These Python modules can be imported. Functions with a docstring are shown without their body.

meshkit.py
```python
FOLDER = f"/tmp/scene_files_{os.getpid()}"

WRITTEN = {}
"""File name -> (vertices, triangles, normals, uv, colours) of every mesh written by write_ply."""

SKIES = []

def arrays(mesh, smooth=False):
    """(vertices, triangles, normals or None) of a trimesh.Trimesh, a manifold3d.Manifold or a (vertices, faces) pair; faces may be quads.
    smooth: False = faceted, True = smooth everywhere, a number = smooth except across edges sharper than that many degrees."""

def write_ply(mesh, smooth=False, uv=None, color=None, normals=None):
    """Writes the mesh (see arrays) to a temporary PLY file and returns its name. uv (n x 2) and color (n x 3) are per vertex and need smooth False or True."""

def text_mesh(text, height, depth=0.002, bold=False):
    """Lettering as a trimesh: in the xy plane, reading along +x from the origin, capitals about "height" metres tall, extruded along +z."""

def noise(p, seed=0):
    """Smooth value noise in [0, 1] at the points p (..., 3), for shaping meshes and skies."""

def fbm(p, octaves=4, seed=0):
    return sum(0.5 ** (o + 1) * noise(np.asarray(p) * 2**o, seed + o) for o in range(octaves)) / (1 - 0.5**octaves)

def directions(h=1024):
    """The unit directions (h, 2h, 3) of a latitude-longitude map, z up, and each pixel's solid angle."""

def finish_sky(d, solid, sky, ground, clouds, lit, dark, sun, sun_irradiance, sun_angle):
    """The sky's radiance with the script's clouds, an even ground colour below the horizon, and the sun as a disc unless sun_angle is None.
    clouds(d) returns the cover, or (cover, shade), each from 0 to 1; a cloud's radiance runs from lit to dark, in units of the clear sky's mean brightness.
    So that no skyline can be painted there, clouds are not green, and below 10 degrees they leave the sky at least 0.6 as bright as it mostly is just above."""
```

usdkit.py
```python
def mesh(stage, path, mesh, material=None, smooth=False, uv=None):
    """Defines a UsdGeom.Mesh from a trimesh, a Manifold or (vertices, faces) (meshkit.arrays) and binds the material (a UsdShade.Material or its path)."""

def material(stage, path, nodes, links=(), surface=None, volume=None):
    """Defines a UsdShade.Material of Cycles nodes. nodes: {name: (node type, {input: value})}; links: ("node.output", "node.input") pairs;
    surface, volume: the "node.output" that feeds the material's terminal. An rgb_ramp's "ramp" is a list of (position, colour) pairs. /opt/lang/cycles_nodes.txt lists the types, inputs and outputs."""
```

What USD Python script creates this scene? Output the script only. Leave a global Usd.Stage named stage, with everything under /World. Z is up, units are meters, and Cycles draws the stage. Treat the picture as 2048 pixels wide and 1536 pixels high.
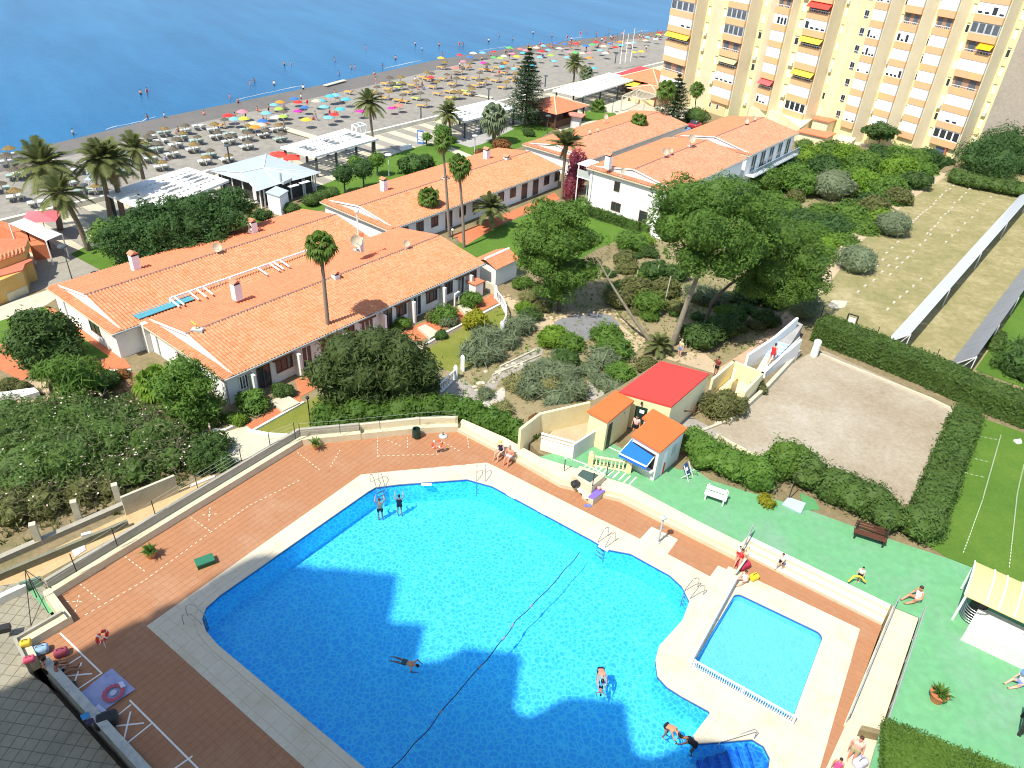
import math, numpy as np, trimesh, usdkit, meshkit, manifold3d as m3
from shapely.geometry import Polygon, LineString, box as sbox, Point
from shapely.ops import unary_union
from pxr import Usd, UsdGeom, UsdLux, UsdShade, Gf, Sdf

stage = Usd.Stage.CreateInMemory()
UsdGeom.SetStageUpAxis(stage, UsdGeom.Tokens.z)
UsdGeom.SetStageMetersPerUnit(stage, 1.0)
UsdGeom.Xform.Define(stage, '/World')
stage.SetDefaultPrim(stage.GetPrimAtPath('/World'))
rad = math.radians
# ------------------------------------------------------------------ camera
CAM_H, FPX, PITCH, ROLL = 30.0, 1513.06, rad(33.859), rad(3.7165)
_f = np.array([0, math.cos(PITCH), -math.sin(PITCH)]); _r = np.array([1., 0, 0]); _u = np.cross(_r, _f)
_c, _s = math.cos(ROLL), math.sin(ROLL)
CR, CU, CF = _c * _r + _s * _u, -_s * _r + _c * _u, _f
cam = UsdGeom.Camera.Define(stage, '/World/camera')
cam.CreateHorizontalApertureAttr(36.0); cam.CreateVerticalApertureAttr(27.0)
cam.CreateFocalLengthAttr(36.0 * FPX / 2048)
cam.CreateClippingRangeAttr(Gf.Vec2f(0.1, 20000))
cam.CreateExposureAttr(EXPO := 0.60)
cam.AddTransformOp().Set(Gf.Matrix4d(*CR, 0, *CU, 0, *(-CF), 0, 0, 0, CAM_H, 1))
# ------------------------------------------------------------------ sky and sun
SUN_AZ, SUN_EL = rad(222.5), rad(57)
SUN = np.array([math.sin(SUN_AZ) * math.cos(SUN_EL), math.cos(SUN_AZ) * math.cos(SUN_EL), math.sin(SUN_EL)])
dome = UsdLux.DomeLight.Define(stage, '/World/sky')
dome.GetPrim().SetCustomDataByKey('kind', 'structure')
skym = usdkit.material(stage, '/World/Looks/sky', {'s': ('sky_texture', {'sky_type': 'single_scattering', 'sun_disc': False, 'sun_elevation': SUN_EL, 'sun_rotation': SUN_AZ - 2 * math.pi}),
    'b': ('background_shader', {'strength': 0.15})}, [('s.color', 'b.color')], surface='b.background')
UsdShade.MaterialBindingAPI.Apply(dome.GetPrim()).Bind(skym)
sun = UsdLux.DistantLight.Define(stage, '/World/sun')
sun.CreateNormalizeAttr(True); sun.CreateIntensityAttr(1.1); sun.CreateAngleAttr(0.5); sun.CreateColorAttr(Gf.Vec3f(1.0, 0.95, 0.86))
_z = SUN; _x = np.cross([0, 0, 1.], _z); _x /= np.linalg.norm(_x); _y = np.cross(_z, _x)
sun.AddTransformOp().Set(Gf.Matrix4d(*_x, 0, *_y, 0, *_z, 0, 0, 0, 80, 1))

# ------------------------------------------------------------------ geometry helpers
def A(px, py, z=0.0):
    """The point of the level z that a sight line of the survey photograph meets."""
    d = CR * (px - 1024) - CU * (py - 768) + CF * FPX
    t = (z - CAM_H) / d[2]
    return np.array([d[0] * t, d[1] * t, z])
HA = rad(37.596)
UU, VV = np.array([math.sin(HA), math.cos(HA), 0]), np.array([math.cos(HA), -math.sin(HA), 0])
def W(u, v, z=0.0): return UU * u + VV * v + np.array([0, 0, z])
def uvof(p): return float(p @ UU), float(p @ VV)
def height_at(base, px, py):
    """Height above base at which the sight line (px,py) passes the vertical through base."""
    d = CR * (px - 1024) - CU * (py - 768) + CF * FPX
    t = (base[0] * d[0] + base[1] * d[1]) / (d[0] ** 2 + d[1] ** 2)
    return CAM_H + d[2] * t - base[2]
def AP(pts, z=0.0): return [A(x, y, z)[:2] for x, y in pts]
def rotz(a):
    c, s = math.cos(a), math.sin(a); return np.array([[c, -s, 0], [s, c, 0], [0, 0, 1.]])
def yaw_of(d): return math.atan2(d[1], d[0])

class B:
    """Collects triangles; becomes ONE mesh."""
    def __init__(s): s.v, s.f, s.n = [], [], 0
    def add(s, v, f):
        v = np.asarray(v, float); f = np.asarray(f, int)
        if f.shape[1] == 4: f = np.vstack([f[:, [0, 1, 2]], f[:, [0, 2, 3]]])
        s.v.append(v); s.f.append(f + s.n); s.n += len(v); return s
    def tm(s, m, T=None):
        v = np.array(m.vertices)
        if T is not None: v = v @ T[0].T + T[1]
        return s.add(v, m.faces)
    def box(s, lo, hi, R=None, o=(0, 0, 0)):
        x0, y0, z0 = lo; x1, y1, z1 = hi
        v = np.array([[x0, y0, z0], [x1, y0, z0], [x1, y1, z0], [x0, y1, z0], [x0, y0, z1], [x1, y0, z1], [x1, y1, z1], [x0, y1, z1]], float)
        F = np.array([[0, 3, 2, 1], [4, 5, 6, 7], [0, 1, 5, 4], [1, 2, 6, 5], [2, 3, 7, 6], [3, 0, 4, 7]])
        if R is not None:
            v = v @ R.T
            if np.linalg.det(R) < 0: F = F[:, ::-1]
        return s.add(v + np.asarray(o, float), F)
    def bar(s, p, q, w, h=None, up=(0, 0, 1)):
        """Square bar from p to q."""
        p, q = np.asarray(p, float), np.asarray(q, float); h = h or w
        d = q - p; L = np.linalg.norm(d); d = d / L
        a = np.cross(d, up)
        if np.linalg.norm(a) < 1e-3: a = np.cross(d, [1, 0, 0])
        a /= np.linalg.norm(a); b = np.cross(a, d)
        return s.box((-w / 2, 0, -h / 2), (w / 2, L, h / 2), np.stack([a, d, b], 1), p)
    def poly(s, pts, z):
        P = Polygon(pts).buffer(0)
        for g in getattr(P, 'geoms', [P]):
            v, f = trimesh.creation.triangulate_polygon(g, engine='earcut')
            f = np.asarray(f); v = np.asarray(v)
            a = v[f]; cr = (a[:, 1, 0] - a[:, 0, 0]) * (a[:, 2, 1] - a[:, 0, 1]) - (a[:, 1, 1] - a[:, 0, 1]) * (a[:, 2, 0] - a[:, 0, 0])
            f = np.where(cr[:, None] < 0, f[:, ::-1], f)
            s.add(np.c_[v, np.full(len(v), z)], f)
        return s
    def shp(s, P, z0, z1):
        for g in getattr(P, 'geoms', [P]):
            if g.area < 1e-4 or g.geom_type != 'Polygon': continue
            m = trimesh.creation.extrude_polygon(g, z1 - z0, engine='earcut'); m.apply_translation([0, 0, z0]); s.add(m.vertices, m.faces)
        return s
    def prism(s, pts, z0, z1): return s.shp(Polygon(pts).buffer(0), z0, z1)
    def tube(s, path, r, n=6, cap=True):
        path = np.asarray(path, float); r = np.broadcast_to(r, len(path))
        t = np.gradient(path, axis=0); t /= np.linalg.norm(t, axis=1, keepdims=True) + 1e-12
        ref = np.array([0, 0, 1.]) if abs(t[0, 2]) < .9 else np.array([1., 0, 0])
        a = np.cross(t, ref); a /= np.linalg.norm(a, axis=1, keepdims=True) + 1e-12; b = np.cross(t, a)
        th = np.arange(n) / n * 2 * np.pi
        v = (path[:, None] + r[:, None, None] * (np.cos(th)[None, :, None] * a[:, None] + np.sin(th)[None, :, None] * b[:, None])).reshape(-1, 3)
        f = []
        for i in range(len(path) - 1):
            for k in range(n):
                k2 = (k + 1) % n; f.append([i * n + k, (i + 1) * n + k, (i + 1) * n + k2, i * n + k2])
        f = np.array(f); f = np.vstack([f[:, [0, 1, 2]], f[:, [0, 2, 3]]])
        if cap:
            m = len(v); v = np.vstack([v, path[0], path[-1]]); e = (len(path) - 1) * n
            f = np.vstack([f, [[m, k, (k + 1) % n] for k in range(n)], [[m + 1, e + (k + 1) % n, e + k] for k in range(n)]])
        return s.add(v, f)
    def lathe(s, prof, n=12, o=(0, 0, 0)):
        prof = np.asarray(prof, float); th = np.arange(n) / n * 2 * np.pi
        v = np.stack([prof[:, None, 0] * np.cos(th), prof[:, None, 0] * np.sin(th), np.broadcast_to(prof[:, None, 1], (len(prof), n))], -1).reshape(-1, 3) + np.asarray(o, float)
        f = [[i * n + k, i * n + (k + 1) % n, (i + 1) * n + (k + 1) % n, (i + 1) * n + k] for i in range(len(prof) - 1) for k in range(n)]
        return s.add(v, f)
    def ball(s, c, r, sub=1):
        m = trimesh.creation.icosphere(subdivisions=sub); return s.add(m.vertices * np.asarray(r) + np.asarray(c), m.faces)
    def arr(s): return np.vstack(s.v), np.vstack(s.f)
    def empty(s): return s.n == 0

_used = {}
def numbered(path):
    k = _used.get(path, -1) + 1; _used[path] = k
    return path if k == 0 else f'{path}_{k:03d}'
def tag(p, label=None, cat=None, group=None, kind=None):
    for k, v in (('label', label), ('category', cat), ('group', group), ('kind', kind)):
        if v: p.SetCustomDataByKey(k, v)
    return p
def thing(name, label, cat, loc=(0, 0, 0), rz=0, group=None, scale=None, tilt=None):
    x = UsdGeom.Xform.Define(stage, numbered('/World/' + name)); x.AddTranslateOp().Set(Gf.Vec3d(*map(float, loc)))
    if rz: x.AddRotateZOp().Set(math.degrees(rz))
    if tilt is not None: x.AddRotateXYZOp().Set(Gf.Vec3f(*map(float, tilt)))
    if scale is not None: x.AddScaleOp().Set(Gf.Vec3f(*map(float, np.broadcast_to(scale, 3))))
    return tag(x.GetPrim(), label, cat, group)
def part(par, name, mb, mat, smooth=False, label=None, kind=None):
    m = usdkit.mesh(stage, numbered(f'{par.GetPath()}/{name}'), mb.arr() if isinstance(mb, B) else mb, mat, smooth=smooth)
    return tag(m.GetPrim(), label, kind=kind)
def solo(name, label, cat, mb, mat, group=None, smooth=False, kind=None):
    m = usdkit.mesh(stage, numbered('/World/' + name), mb.arr() if isinstance(mb, B) else mb, mat, smooth=smooth)
    return tag(m.GetPrim(), label, cat, group, kind)
def struct(name, mb, mat, smooth=False): return solo(name, None, None, mb, mat, smooth=smooth, kind='structure')
def dup(src, loc, rz=0, label=None, group=None, scale=None, cat=None):
    d = src.GetCustomData()
    r = thing(src.GetName().rsplit('_', 1)[0] if src.GetName()[-3:].isdigit() else src.GetName(), label or d.get('label'), cat or d.get('category'), loc, rz, group or d.get('group'), scale)
    r.GetReferences().AddInternalReference(src.GetPath()); r.SetInstanceable(True)
    return r
class Proto:
    """First use moves the source itself, later uses are copies."""
    def __init__(s, make): s.make, s.src = make, None
    def put(s, loc, rz=0, label=None, group=None, scale=None):
        if s.src is None:
            s.src = s.make(); x = UsdGeom.Xformable(s.src); x.ClearXformOpOrder()
            for o in list(s.src.GetAuthoredPropertyNames()):
                if o.startswith('xformOp'): s.src.RemoveProperty(o)
            x.AddTranslateOp().Set(Gf.Vec3d(*map(float, loc))); x.AddRotateZOp().Set(math.degrees(rz))
            if scale is not None: x.AddScaleOp().Set(Gf.Vec3f(*map(float, np.broadcast_to(scale, 3))))
            tag(s.src, label, None, group); return s.src
        d = s.src.GetCustomData(); base = s.src.GetName()
        if base[-4:-3] == '_' and base[-3:].isdigit(): base = base[:-4]
        r = thing(base, label or d.get('label'), d.get('category'), loc, rz, group or d.get('group'), scale)
        r.GetReferences().AddInternalReference(s.src.GetPath()); r.SetInstanceable(True); return r

# ------------------------------------------------------------------ materials
_mats = {}
def M(name, col, var=0.12, scale=2.0, rough=0.7, bump=0.0, bscale=None, spec=0.3, rnd=0.0, metal=0.0, hue=None, stretch=None, fine=0.0, isl=0.0, trans=0.0):
    """Plain procedural material: a base colour with two noises of wear, optional bump and variation from copy to copy."""
    if name in _mats: return _mats[name]
    col = np.asarray(col, float); alt = np.asarray(hue, float) if hue is not None else col * (1 - var)
    hi = np.clip(col * (1 + var * .5), 0, .95)
    nodes = {'g': ('geometry', {}), 'm': ('mapping', {'scale': stretch or (1, 1, 1)}), 'n': ('noise_texture', {'scale': scale, 'detail': 6.0, 'roughness': 0.65}),
             'r': ('rgb_ramp', {'ramp': [(0.28, alt), (0.5, col), (0.75, hi)]}), 'p': ('principled_bsdf', {'roughness': rough, 'specular_ior_level': spec, 'metallic': metal})}
    links = [('g.position', 'm.vector'), ('m.vector', 'n.vector'), ('n.fac', 'r.fac')]
    out = 'r.color'
    if fine:
        nodes |= {'n2': ('noise_texture', {'scale': scale * 9, 'detail': 4.0, 'roughness': 0.7}), 'mr': ('map_range', {'from_min': 0.3, 'from_max': 0.7, 'to_min': 1 - fine, 'to_max': 1 + fine * .6}), 'mx2': ('vector_math', {'math_type': 'scale'})}
        links += [('m.vector', 'n2.vector'), ('n2.fac', 'mr.value'), (out, 'mx2.vector1'), ('mr.result', 'mx2.scale')]; out = 'mx2.vector'
    if rnd:
        nodes |= {'o': ('object_info', {}), 'hs': ('hsv', {'saturation': 1.0, 'fac': 1.0}), 'r1': ('map_range', {'from_min': 0.0, 'from_max': 1.0, 'to_min': 1 - rnd, 'to_max': 1 + rnd}), 'r2': ('map_range', {'from_min': 0.0, 'from_max': 1.0, 'to_min': 0.5 - rnd * .06, 'to_max': 0.5 + rnd * .06})}
        links += [('o.random', 'r1.value'), ('o.random', 'r2.value'), ('r1.result', 'hs.value'), ('r2.result', 'hs.hue'), (out, 'hs.color')]; out = 'hs.color'
    if isl:
        nodes |= {'hi': ('hsv', {'saturation': 1.0, 'fac': 1.0, 'hue': 0.5}), 'ri': ('map_range', {'from_min': 0.0, 'from_max': 1.0, 'to_min': 1 - isl, 'to_max': 1 + isl})}
        links += [('g.random_per_island', 'ri.value'), ('ri.result', 'hi.value'), (out, 'hi.color')]; out = 'hi.color'
    links.append((out, 'p.base_color'))
    if bump:
        nodes |= {'nb': ('noise_texture', {'scale': bscale or scale * 6, 'detail': 5.0, 'roughness': 0.6}), 'b': ('bump', {'strength': bump, 'distance': 0.05})}
        links += [('g.position', 'nb.vector'), ('nb.fac', 'b.height'), ('b.normal', 'p.normal')]
    surf = 'p.BSDF'
    if trans:
        nodes |= {'t': ('translucent_bsdf', {}), 'x': ('mix_closure', {'fac': trans})}
        links += [(out, 't.color'), ('p.BSDF', 'x.closure1'), ('t.BSDF', 'x.closure2')]; surf = 'x.closure'
    _mats[name] = usdkit.material(stage, '/World/Looks/' + name, nodes, links, surface=surf)
    return _mats[name]
# ------------------------------------------------------------------ levels
ZG, ZT, ZB = -1.2, 0.5, -2.2       # gardens and promenade; upper terrace beside the pool; beach
rng = np.random.default_rng(7)
def tiles(P, ang, size, gap, z0, z1, wob=0.0, rs=1):
    """Cells of a paved area as (centre, mesh builder) pairs, clipped at its edges."""
    from shapely import affinity, prepared
    g = np.random.default_rng(rs); sx, sy = size
    Q = affinity.rotate(P, -math.degrees(ang), origin=(0, 0)); pq = prepared.prep(Q); x0, y0, x1, y1 = Q.bounds; R = rotz(ang); out = []
    for i in range(int((x1 - x0) / sx) + 1):
        for j in range(int((y1 - y0) / sy) + 1):
            c = sbox(x0 + i * sx + gap / 2, y0 + j * sy + gap / 2, x0 + (i + 1) * sx - gap / 2, y0 + (j + 1) * sy - gap / 2)
            t = z1 + g.uniform(-wob, wob)
            if pq.contains(c):
                b = B(); a = c.bounds; b.box((a[0], a[1], z0), (a[2], a[3], t), R)
            elif pq.intersects(c):
                k = c.intersection(Q)
                if k.area < .15 * c.area: continue
                b = B().shp(affinity.rotate(k, math.degrees(ang), origin=(0, 0)), z0, t)
                if b.empty(): continue
            else: continue
            m = R @ np.array([c.centroid.x, c.centroid.y, 0]); out.append((m, b))
    return out
def lay(par, name, cells, mat, most=300):
    """The nearest pieces one by one, the rest as one part."""
    cells = sorted(cells, key=lambda c: c[0][0] ** 2 + c[0][1] ** 2 if c[0][1] > 15.5 else 1e9)
    for _, b in cells[:most]: part(par, name, b, mat)
    if len(cells) > most:
        r = B()
        for _, b in cells[most:]: r.add(*b.arr())
        part(par, name + '_field', r, mat, kind='stuff')

# ------------------------------------------------------------------ pool terrace outlines
deck_px = [(110.7, 1196), (147.7, 1245), (64.3, 1293.8), (79, 1323), (112, 1345), (300, 1550), (380, 1640), (1560, 1700), (1655, 1530), (1690, 1452), (1764, 1252), (1680, 1209.5), (1495.7, 1115), (1469.7, 1120), (1240, 1004), (1120, 975), (1017.7, 916), (983.6, 899.5), (915.5, 864), (840, 867), (605, 891)]
DECK = Polygon(AP(deck_px))
def rnd(P, r): return P.buffer(-r, quad_segs=4).buffer(r, quad_segs=5)
pool_px = [(404, 1238), (412, 1215), (440, 1190), (735, 984), (752, 974), (800, 968), (935, 958), (985, 972), (1185, 1080), (1215, 1098), (1262, 1107), (1340, 1150), (1364, 1172), (1379, 1202), (1365, 1240), (1338, 1270), (1318, 1292), (1311, 1320), (1315, 1352), (1334, 1373), (1362, 1391), (1422, 1424), (1386, 1471), (1393, 1487), (1505, 1478), (1528, 1492), (1540, 1516), (1536, 1545), (1500, 1600), (1440, 1660), (900, 1690), (730, 1536), (436, 1290), (412, 1262)]
POOL = rnd(Polygon(AP(pool_px)), .12)
SMALL = rnd(Polygon(AP([(1472, 1184), (1648, 1268), (1584, 1441), (1384, 1330)])), .38)
WHITE = Polygon(AP([(293, 1252), (722, 949), (800, 941), (975, 925), (1135, 1006), (1280, 1078), (1303, 1053), (1356, 1079), (1335, 1108), (1420, 1153), (1436, 1131), (1453, 1138), (1457, 1132), (1525, 1165), (1720, 1258), (1640, 1536), (1590, 1690), (800, 1740), (610, 1536)])).intersection(DECK)
STEPT, STEPB = (A(1497, 1071, ZT), A(1782, 1209, ZT)), (A(1495.7, 1115, 0), A(1763.5, 1250, 0))
RAMPT, RAMPB = (A(1789, 1216, ZT), A(1837, 1236, ZT)), (A(1691, 1454, 0), A(1758, 1471, 0))
# everything the pool terrace covers, seat walls included
COMPLEX = unary_union([DECK.buffer(.55, join_style=2), Polygon([STEPT[0][:2], STEPT[1][:2], STEPB[1][:2], STEPB[0][:2]]), Polygon([RAMPT[0][:2], RAMPT[1][:2], RAMPB[1][:2], RAMPB[0][:2]]).buffer(.05)])
# ------------------------------------------------------------------ ground, beach, sea
m_soil = M('soil', (.22, .175, .095), .45, .35, .95, .5, 6, hue=(.15, .15, .06), fine=.25)
m_sand = M('sand', (.265, .245, .205), .14, .12, .95, .35, 4, fine=.22)
m_wet = M('wet_sand', (.15, .135, .115), .15, .2, .6, fine=.12)
TERR = Polygon(AP([(1075, 903), (1040, 864), (1092, 812), (1182, 802), (1240, 772), (1330, 716), (1448, 752), (1498, 742), (1592, 640), (1628, 596), (1700, 490), (1800, 400), (1890, 333), (2060, 300), (2300, 330), (2900, 900), (2700, 1500), (2000, 2100), (1820, 1950), (1800, 1700), (1788, 1560), (1766, 1469), (1690, 1452), (1764, 1252), (1495, 1095), (1240, 985)], ZT)).buffer(0)
_far = 3000
land = Polygon([W(-900, -71)[:2], W(_far, -71)[:2], W(_far, 2500)[:2], W(-900, 2500)[:2]]).difference(COMPLEX.buffer(-.3)).difference(TERR.buffer(-.5)).difference(sbox(-60, -40, 60, 5))
struct('ground', B().poly(land.exterior.coords[:-1], ZG) if not land.interiors else B().shp(land, ZG - .3, ZG), m_soil)
# beach falls towards the water; the water line is where it dips under the sea
ZS = -2.75
shore_px = [(-200, 352), (0, 312), (150, 277), (300, 240), (400, 219), (500, 199), (700, 158), (880, 118), (1050, 92), (1200, 74), (1340, 60), (1500, 40)]
shore = [A(x, y, ZS) for x, y in shore_px]; shore = [shore[0] - UU * 400] + shore + [shore[-1] + UU * 1200 - VV * 60]
b = B(); rows = []
for p in shore:
    u, v = uvof(p); rows.append([W(u, -82.6, ZB), W(u, v + 7, ZS + .32), W(u, v, ZS), W(u, v - 6, ZS - .5), W(u, v - 40, ZS - 3)])
def strip(rows, a, c, dz=0):
    b = B(); k = c - a + 1; v = np.array([r[i] + [0, 0, dz] for r in rows for i in range(a, c + 1)])
    return b.add(v, [[i * k + j, i * k + j + 1, (i + 1) * k + j + 1, (i + 1) * k + j] for i in range(len(rows) - 1) for j in range(k - 1)])
struct('beach', strip(rows, 0, 1), m_sand); struct('wet_sand', strip(rows, 1, 2), m_wet); struct('seabed', strip(rows, 2, 4), m_wet)
m_sea = usdkit.material(stage, '/World/Looks/sea', {'g': ('geometry', {}), 'm': ('mapping', {'scale': (1, 1, 1), 'rotation': (0, 0, -HA + math.pi / 2)}), 'm2': ('mapping', {'scale': (.35, 1.6, 1)}),
    'n': ('noise_texture', {'scale': .9, 'detail': 5.0, 'roughness': .6}), 'n2': ('noise_texture', {'scale': .03, 'detail': 5.0, 'roughness': .6}), 'n3': ('noise_texture', {'scale': .12, 'detail': 4.0}),
    'b': ('bump', {'strength': .35, 'distance': .2}), 'r': ('rgb_ramp', {'ramp': [(.3, (.008, .098, .215)), (.5, (.012, .112, .24)), (.7, (.018, .126, .26))]}),
    'md': ('mix_color', {'blend_type': 'multiply', 'fac': .5}), 'r3': ('rgb_ramp', {'ramp': [(.35, (.80, .82, .84)), (.65, (1.18, 1.15, 1.12))]}),
    'p': ('principled_bsdf', {'roughness': .3, 'ior': 1.33, 'specular_ior_level': .42})},
    [('g.position', 'm.vector'), ('m.vector', 'm2.vector'), ('m2.vector', 'n.vector'), ('m2.vector', 'n2.vector'), ('m2.vector', 'n3.vector'), ('n.fac', 'b.height'), ('b.normal', 'p.normal'), ('n2.fac', 'r.fac'), ('n3.fac', 'r3.fac'), ('r.color', 'md.a'), ('r3.color', 'md.b'), ('md.result', 'p.base_color')], surface='p.BSDF')
sea = B(); inner = [p + VV * .8 for p in shore]
for i in range(len(shore) - 1):
    a, c = inner[i], inner[i + 1]; v = [a, c]
    q0, q1 = uvof(a)[0], uvof(c)[0]
    ua, uc = (q0 if i else -3000), (q1 if i < len(shore) - 2 else 9000)
    sea.add(np.array([W(ua, uvof(a)[1], ZS), W(uc, uvof(c)[1], ZS), W(uc, -9000, ZS), W(ua, -9000, ZS)]) if i in (0, len(shore) - 2) else np.array([a, c, W(q1, -9000, ZS), W(q0, -9000, ZS)]), [[0, 1, 2, 3]])
struct('sea', sea, m_sea)
# foam line
fb = B(); g = np.random.default_rng(3)
fp = []
for i in range(1, len(shore) - 2):
    for t in np.linspace(0, 1, 12, endpoint=False): fp.append(shore[i] * (1 - t) + shore[i + 1] * t)
fp = np.array(fp); off = np.cumsum(g.normal(0, .25, len(fp))); off -= np.linspace(off[0], off[-1], len(fp)); off = np.clip(off, -1.2, 1.2)
for i in range(len(fp) - 1):
    if meshkit.noise(np.array([[i * .23, .5, 0]]))[0] < .56: continue
    w = .12 + .18 * g.random(); o = fp[i] + VV * (off[i] - .5); o2 = fp[i + 1] + VV * (off[i + 1] - .5)
    fb.add([o + [0, 0, .012], o2 + [0, 0, .012], o2 - VV * w + [0, 0, .012], o - VV * w + [0, 0, .012]], [[0, 1, 2, 3]])
struct('surf_foam', fb, M('foam', (.42, .44, .43), .1, 3, .9))
# promenade: light and dark bands across it, low white wall on the beach side
m_pl = M('paving_light', (.50, .46, .34), .14, .5, .9, fine=.15); m_pd = M('paving_grey', (.29, .27, .22), .15, .5, .9, fine=.15)
pr = struct('promenade', B().box((-900, -82.6, -3), (260, -70.7, ZG), np.stack([UU, VV, [0, 0, 1]], 1)), m_pl)
for k in range(40):
    u = 8 + k * 3.05
    e_ = -70.8 if u > 31 else -57; part(pr, 'paving_band', B().add([W(u, -81.9, ZG + .013), W(u, e_, ZG + .013), W(u + 1.5, e_, ZG + .013), W(u + 1.5, -81.9, ZG + .013)], [[0, 1, 2, 3]]), m_pd)
m_wall = M('white_wall', (.78, .77, .72), .08, .8, .85, fine=.06)
UV3 = np.stack([UU, VV, [0, 0, 1.]], 1)
m_bwall = M('beach_wall', (.66, .62, .5), .1, .8, .9, fine=.08)
for u0, u1, lab in ((-60, 33.4, 'low cream beach wall along the promenade, left of the ramp gap'), (34.6, 66.5, 'low cream beach wall behind the big perforated canopies'), (69.5, 84.5, 'low cream beach wall by the striped open promenade'), (86, 240, 'low cream beach wall running on towards the flagpoles')):
    solo('beach_wall', lab, 'wall', B().box((u0, -82.55, ZB - .3), (u1, -82.1, ZG + .55), UV3), m_bwall)
# ------------------------------------------------------------------ upper terrace
m_green = M('green_court_paint', (.135, .355, .165), .16, .28, .75, hue=(.185, .34, .22), fine=.13)
terr = TERR.difference(COMPLEX)
struct('terrace', B().shp(terr, ZG - .3, ZT - .03), m_soil)
def sheet(name, px, z, mat, clip=None, kind='structure', lift=0.0):
    P = Polygon(AP(px, z)).buffer(0)
    if clip is not None: P = P.difference(clip)
    b = B()
    for g_ in getattr(P, 'geoms', [P]):
        if g_.area > .01: b.poly(g_, z + lift) if False else b.shp(g_, z - .06, z + lift)
    return solo(name, None, None, b, mat, kind=kind)
WALK = 1.15
wall_line = LineString([A(915.5, 850, ZT)[:2], A(1120, 956, ZT)[:2], A(1400, 1066, ZT)[:2], A(1490, 1100, ZT)[:2]])
GREEN = [(1078, 914), (1150, 893), (1165, 905), (1212, 880), (1250, 900), (1360, 940), (1385, 935), (1420, 960), (1500, 985), (1590, 1010), (1700, 1050), (1800, 1085), (1900, 1118), (2048, 1175), (2300, 1290), (2300, 2000), (1600, 2000), (1758, 1471), (1837, 1236), (1789, 1216), (1782, 1209), (1497, 1071), (1483, 1085), (1400, 1044), (1260, 970)]
m_cop = M('cream_terrazzo', (.66, .58, .39), .12, .7, .8, fine=.1)
sheet('green_court', GREEN, ZT, m_green, COMPLEX)
# ------------------------------------------------------------------ red tiled deck
m_rt = M('red_tile', (.41, .195, .095), .2, .35, .75, hue=(.45, .25, .14), isl=.10, fine=.08)
m_mort = M('tile_joint', (.40, .22, .125), .1, 3, .9)
dk = struct('pool_deck', B().shp(DECK.difference(WHITE.buffer(-.02)).difference(POOL).difference(SMALL), -.35, -.012), m_mort)
ANG = yaw_of(A(605, 891) - A(110.7, 1196))
lay(dk, 'deck_tile', tiles(DECK.difference(WHITE.buffer(.004)), ANG, (.345, .345), .012, -.02, 0.0, .0012), m_rt)
# white surround of stone slabs
m_slab = M('cream_slab', (.64, .57, .42), .1, .6, .75, hue=(.58, .48, .32), isl=.05, fine=.07)
sr = struct('pool_surround', B().shp(WHITE.difference(POOL.buffer(.02)).difference(SMALL.buffer(.02)), -.35, -.011), M('slab_joint', (.50, .44, .34), .1, 3, .9))
lay(sr, 'slab', tiles(WHITE.difference(POOL.buffer(.36)).difference(SMALL.buffer(.34)), ANG, (.62, .62), .009, -.02, .004, .001, 2), m_slab, 290)
cop = B().shp(POOL.buffer(.34).difference(POOL).intersection(WHITE), -.14, .012); part(sr, 'coping', cop, m_slab)
part(sr, 'coping', B().shp(SMALL.buffer(.32).difference(SMALL).intersection(WHITE), -.14, .012), m_slab)
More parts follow.
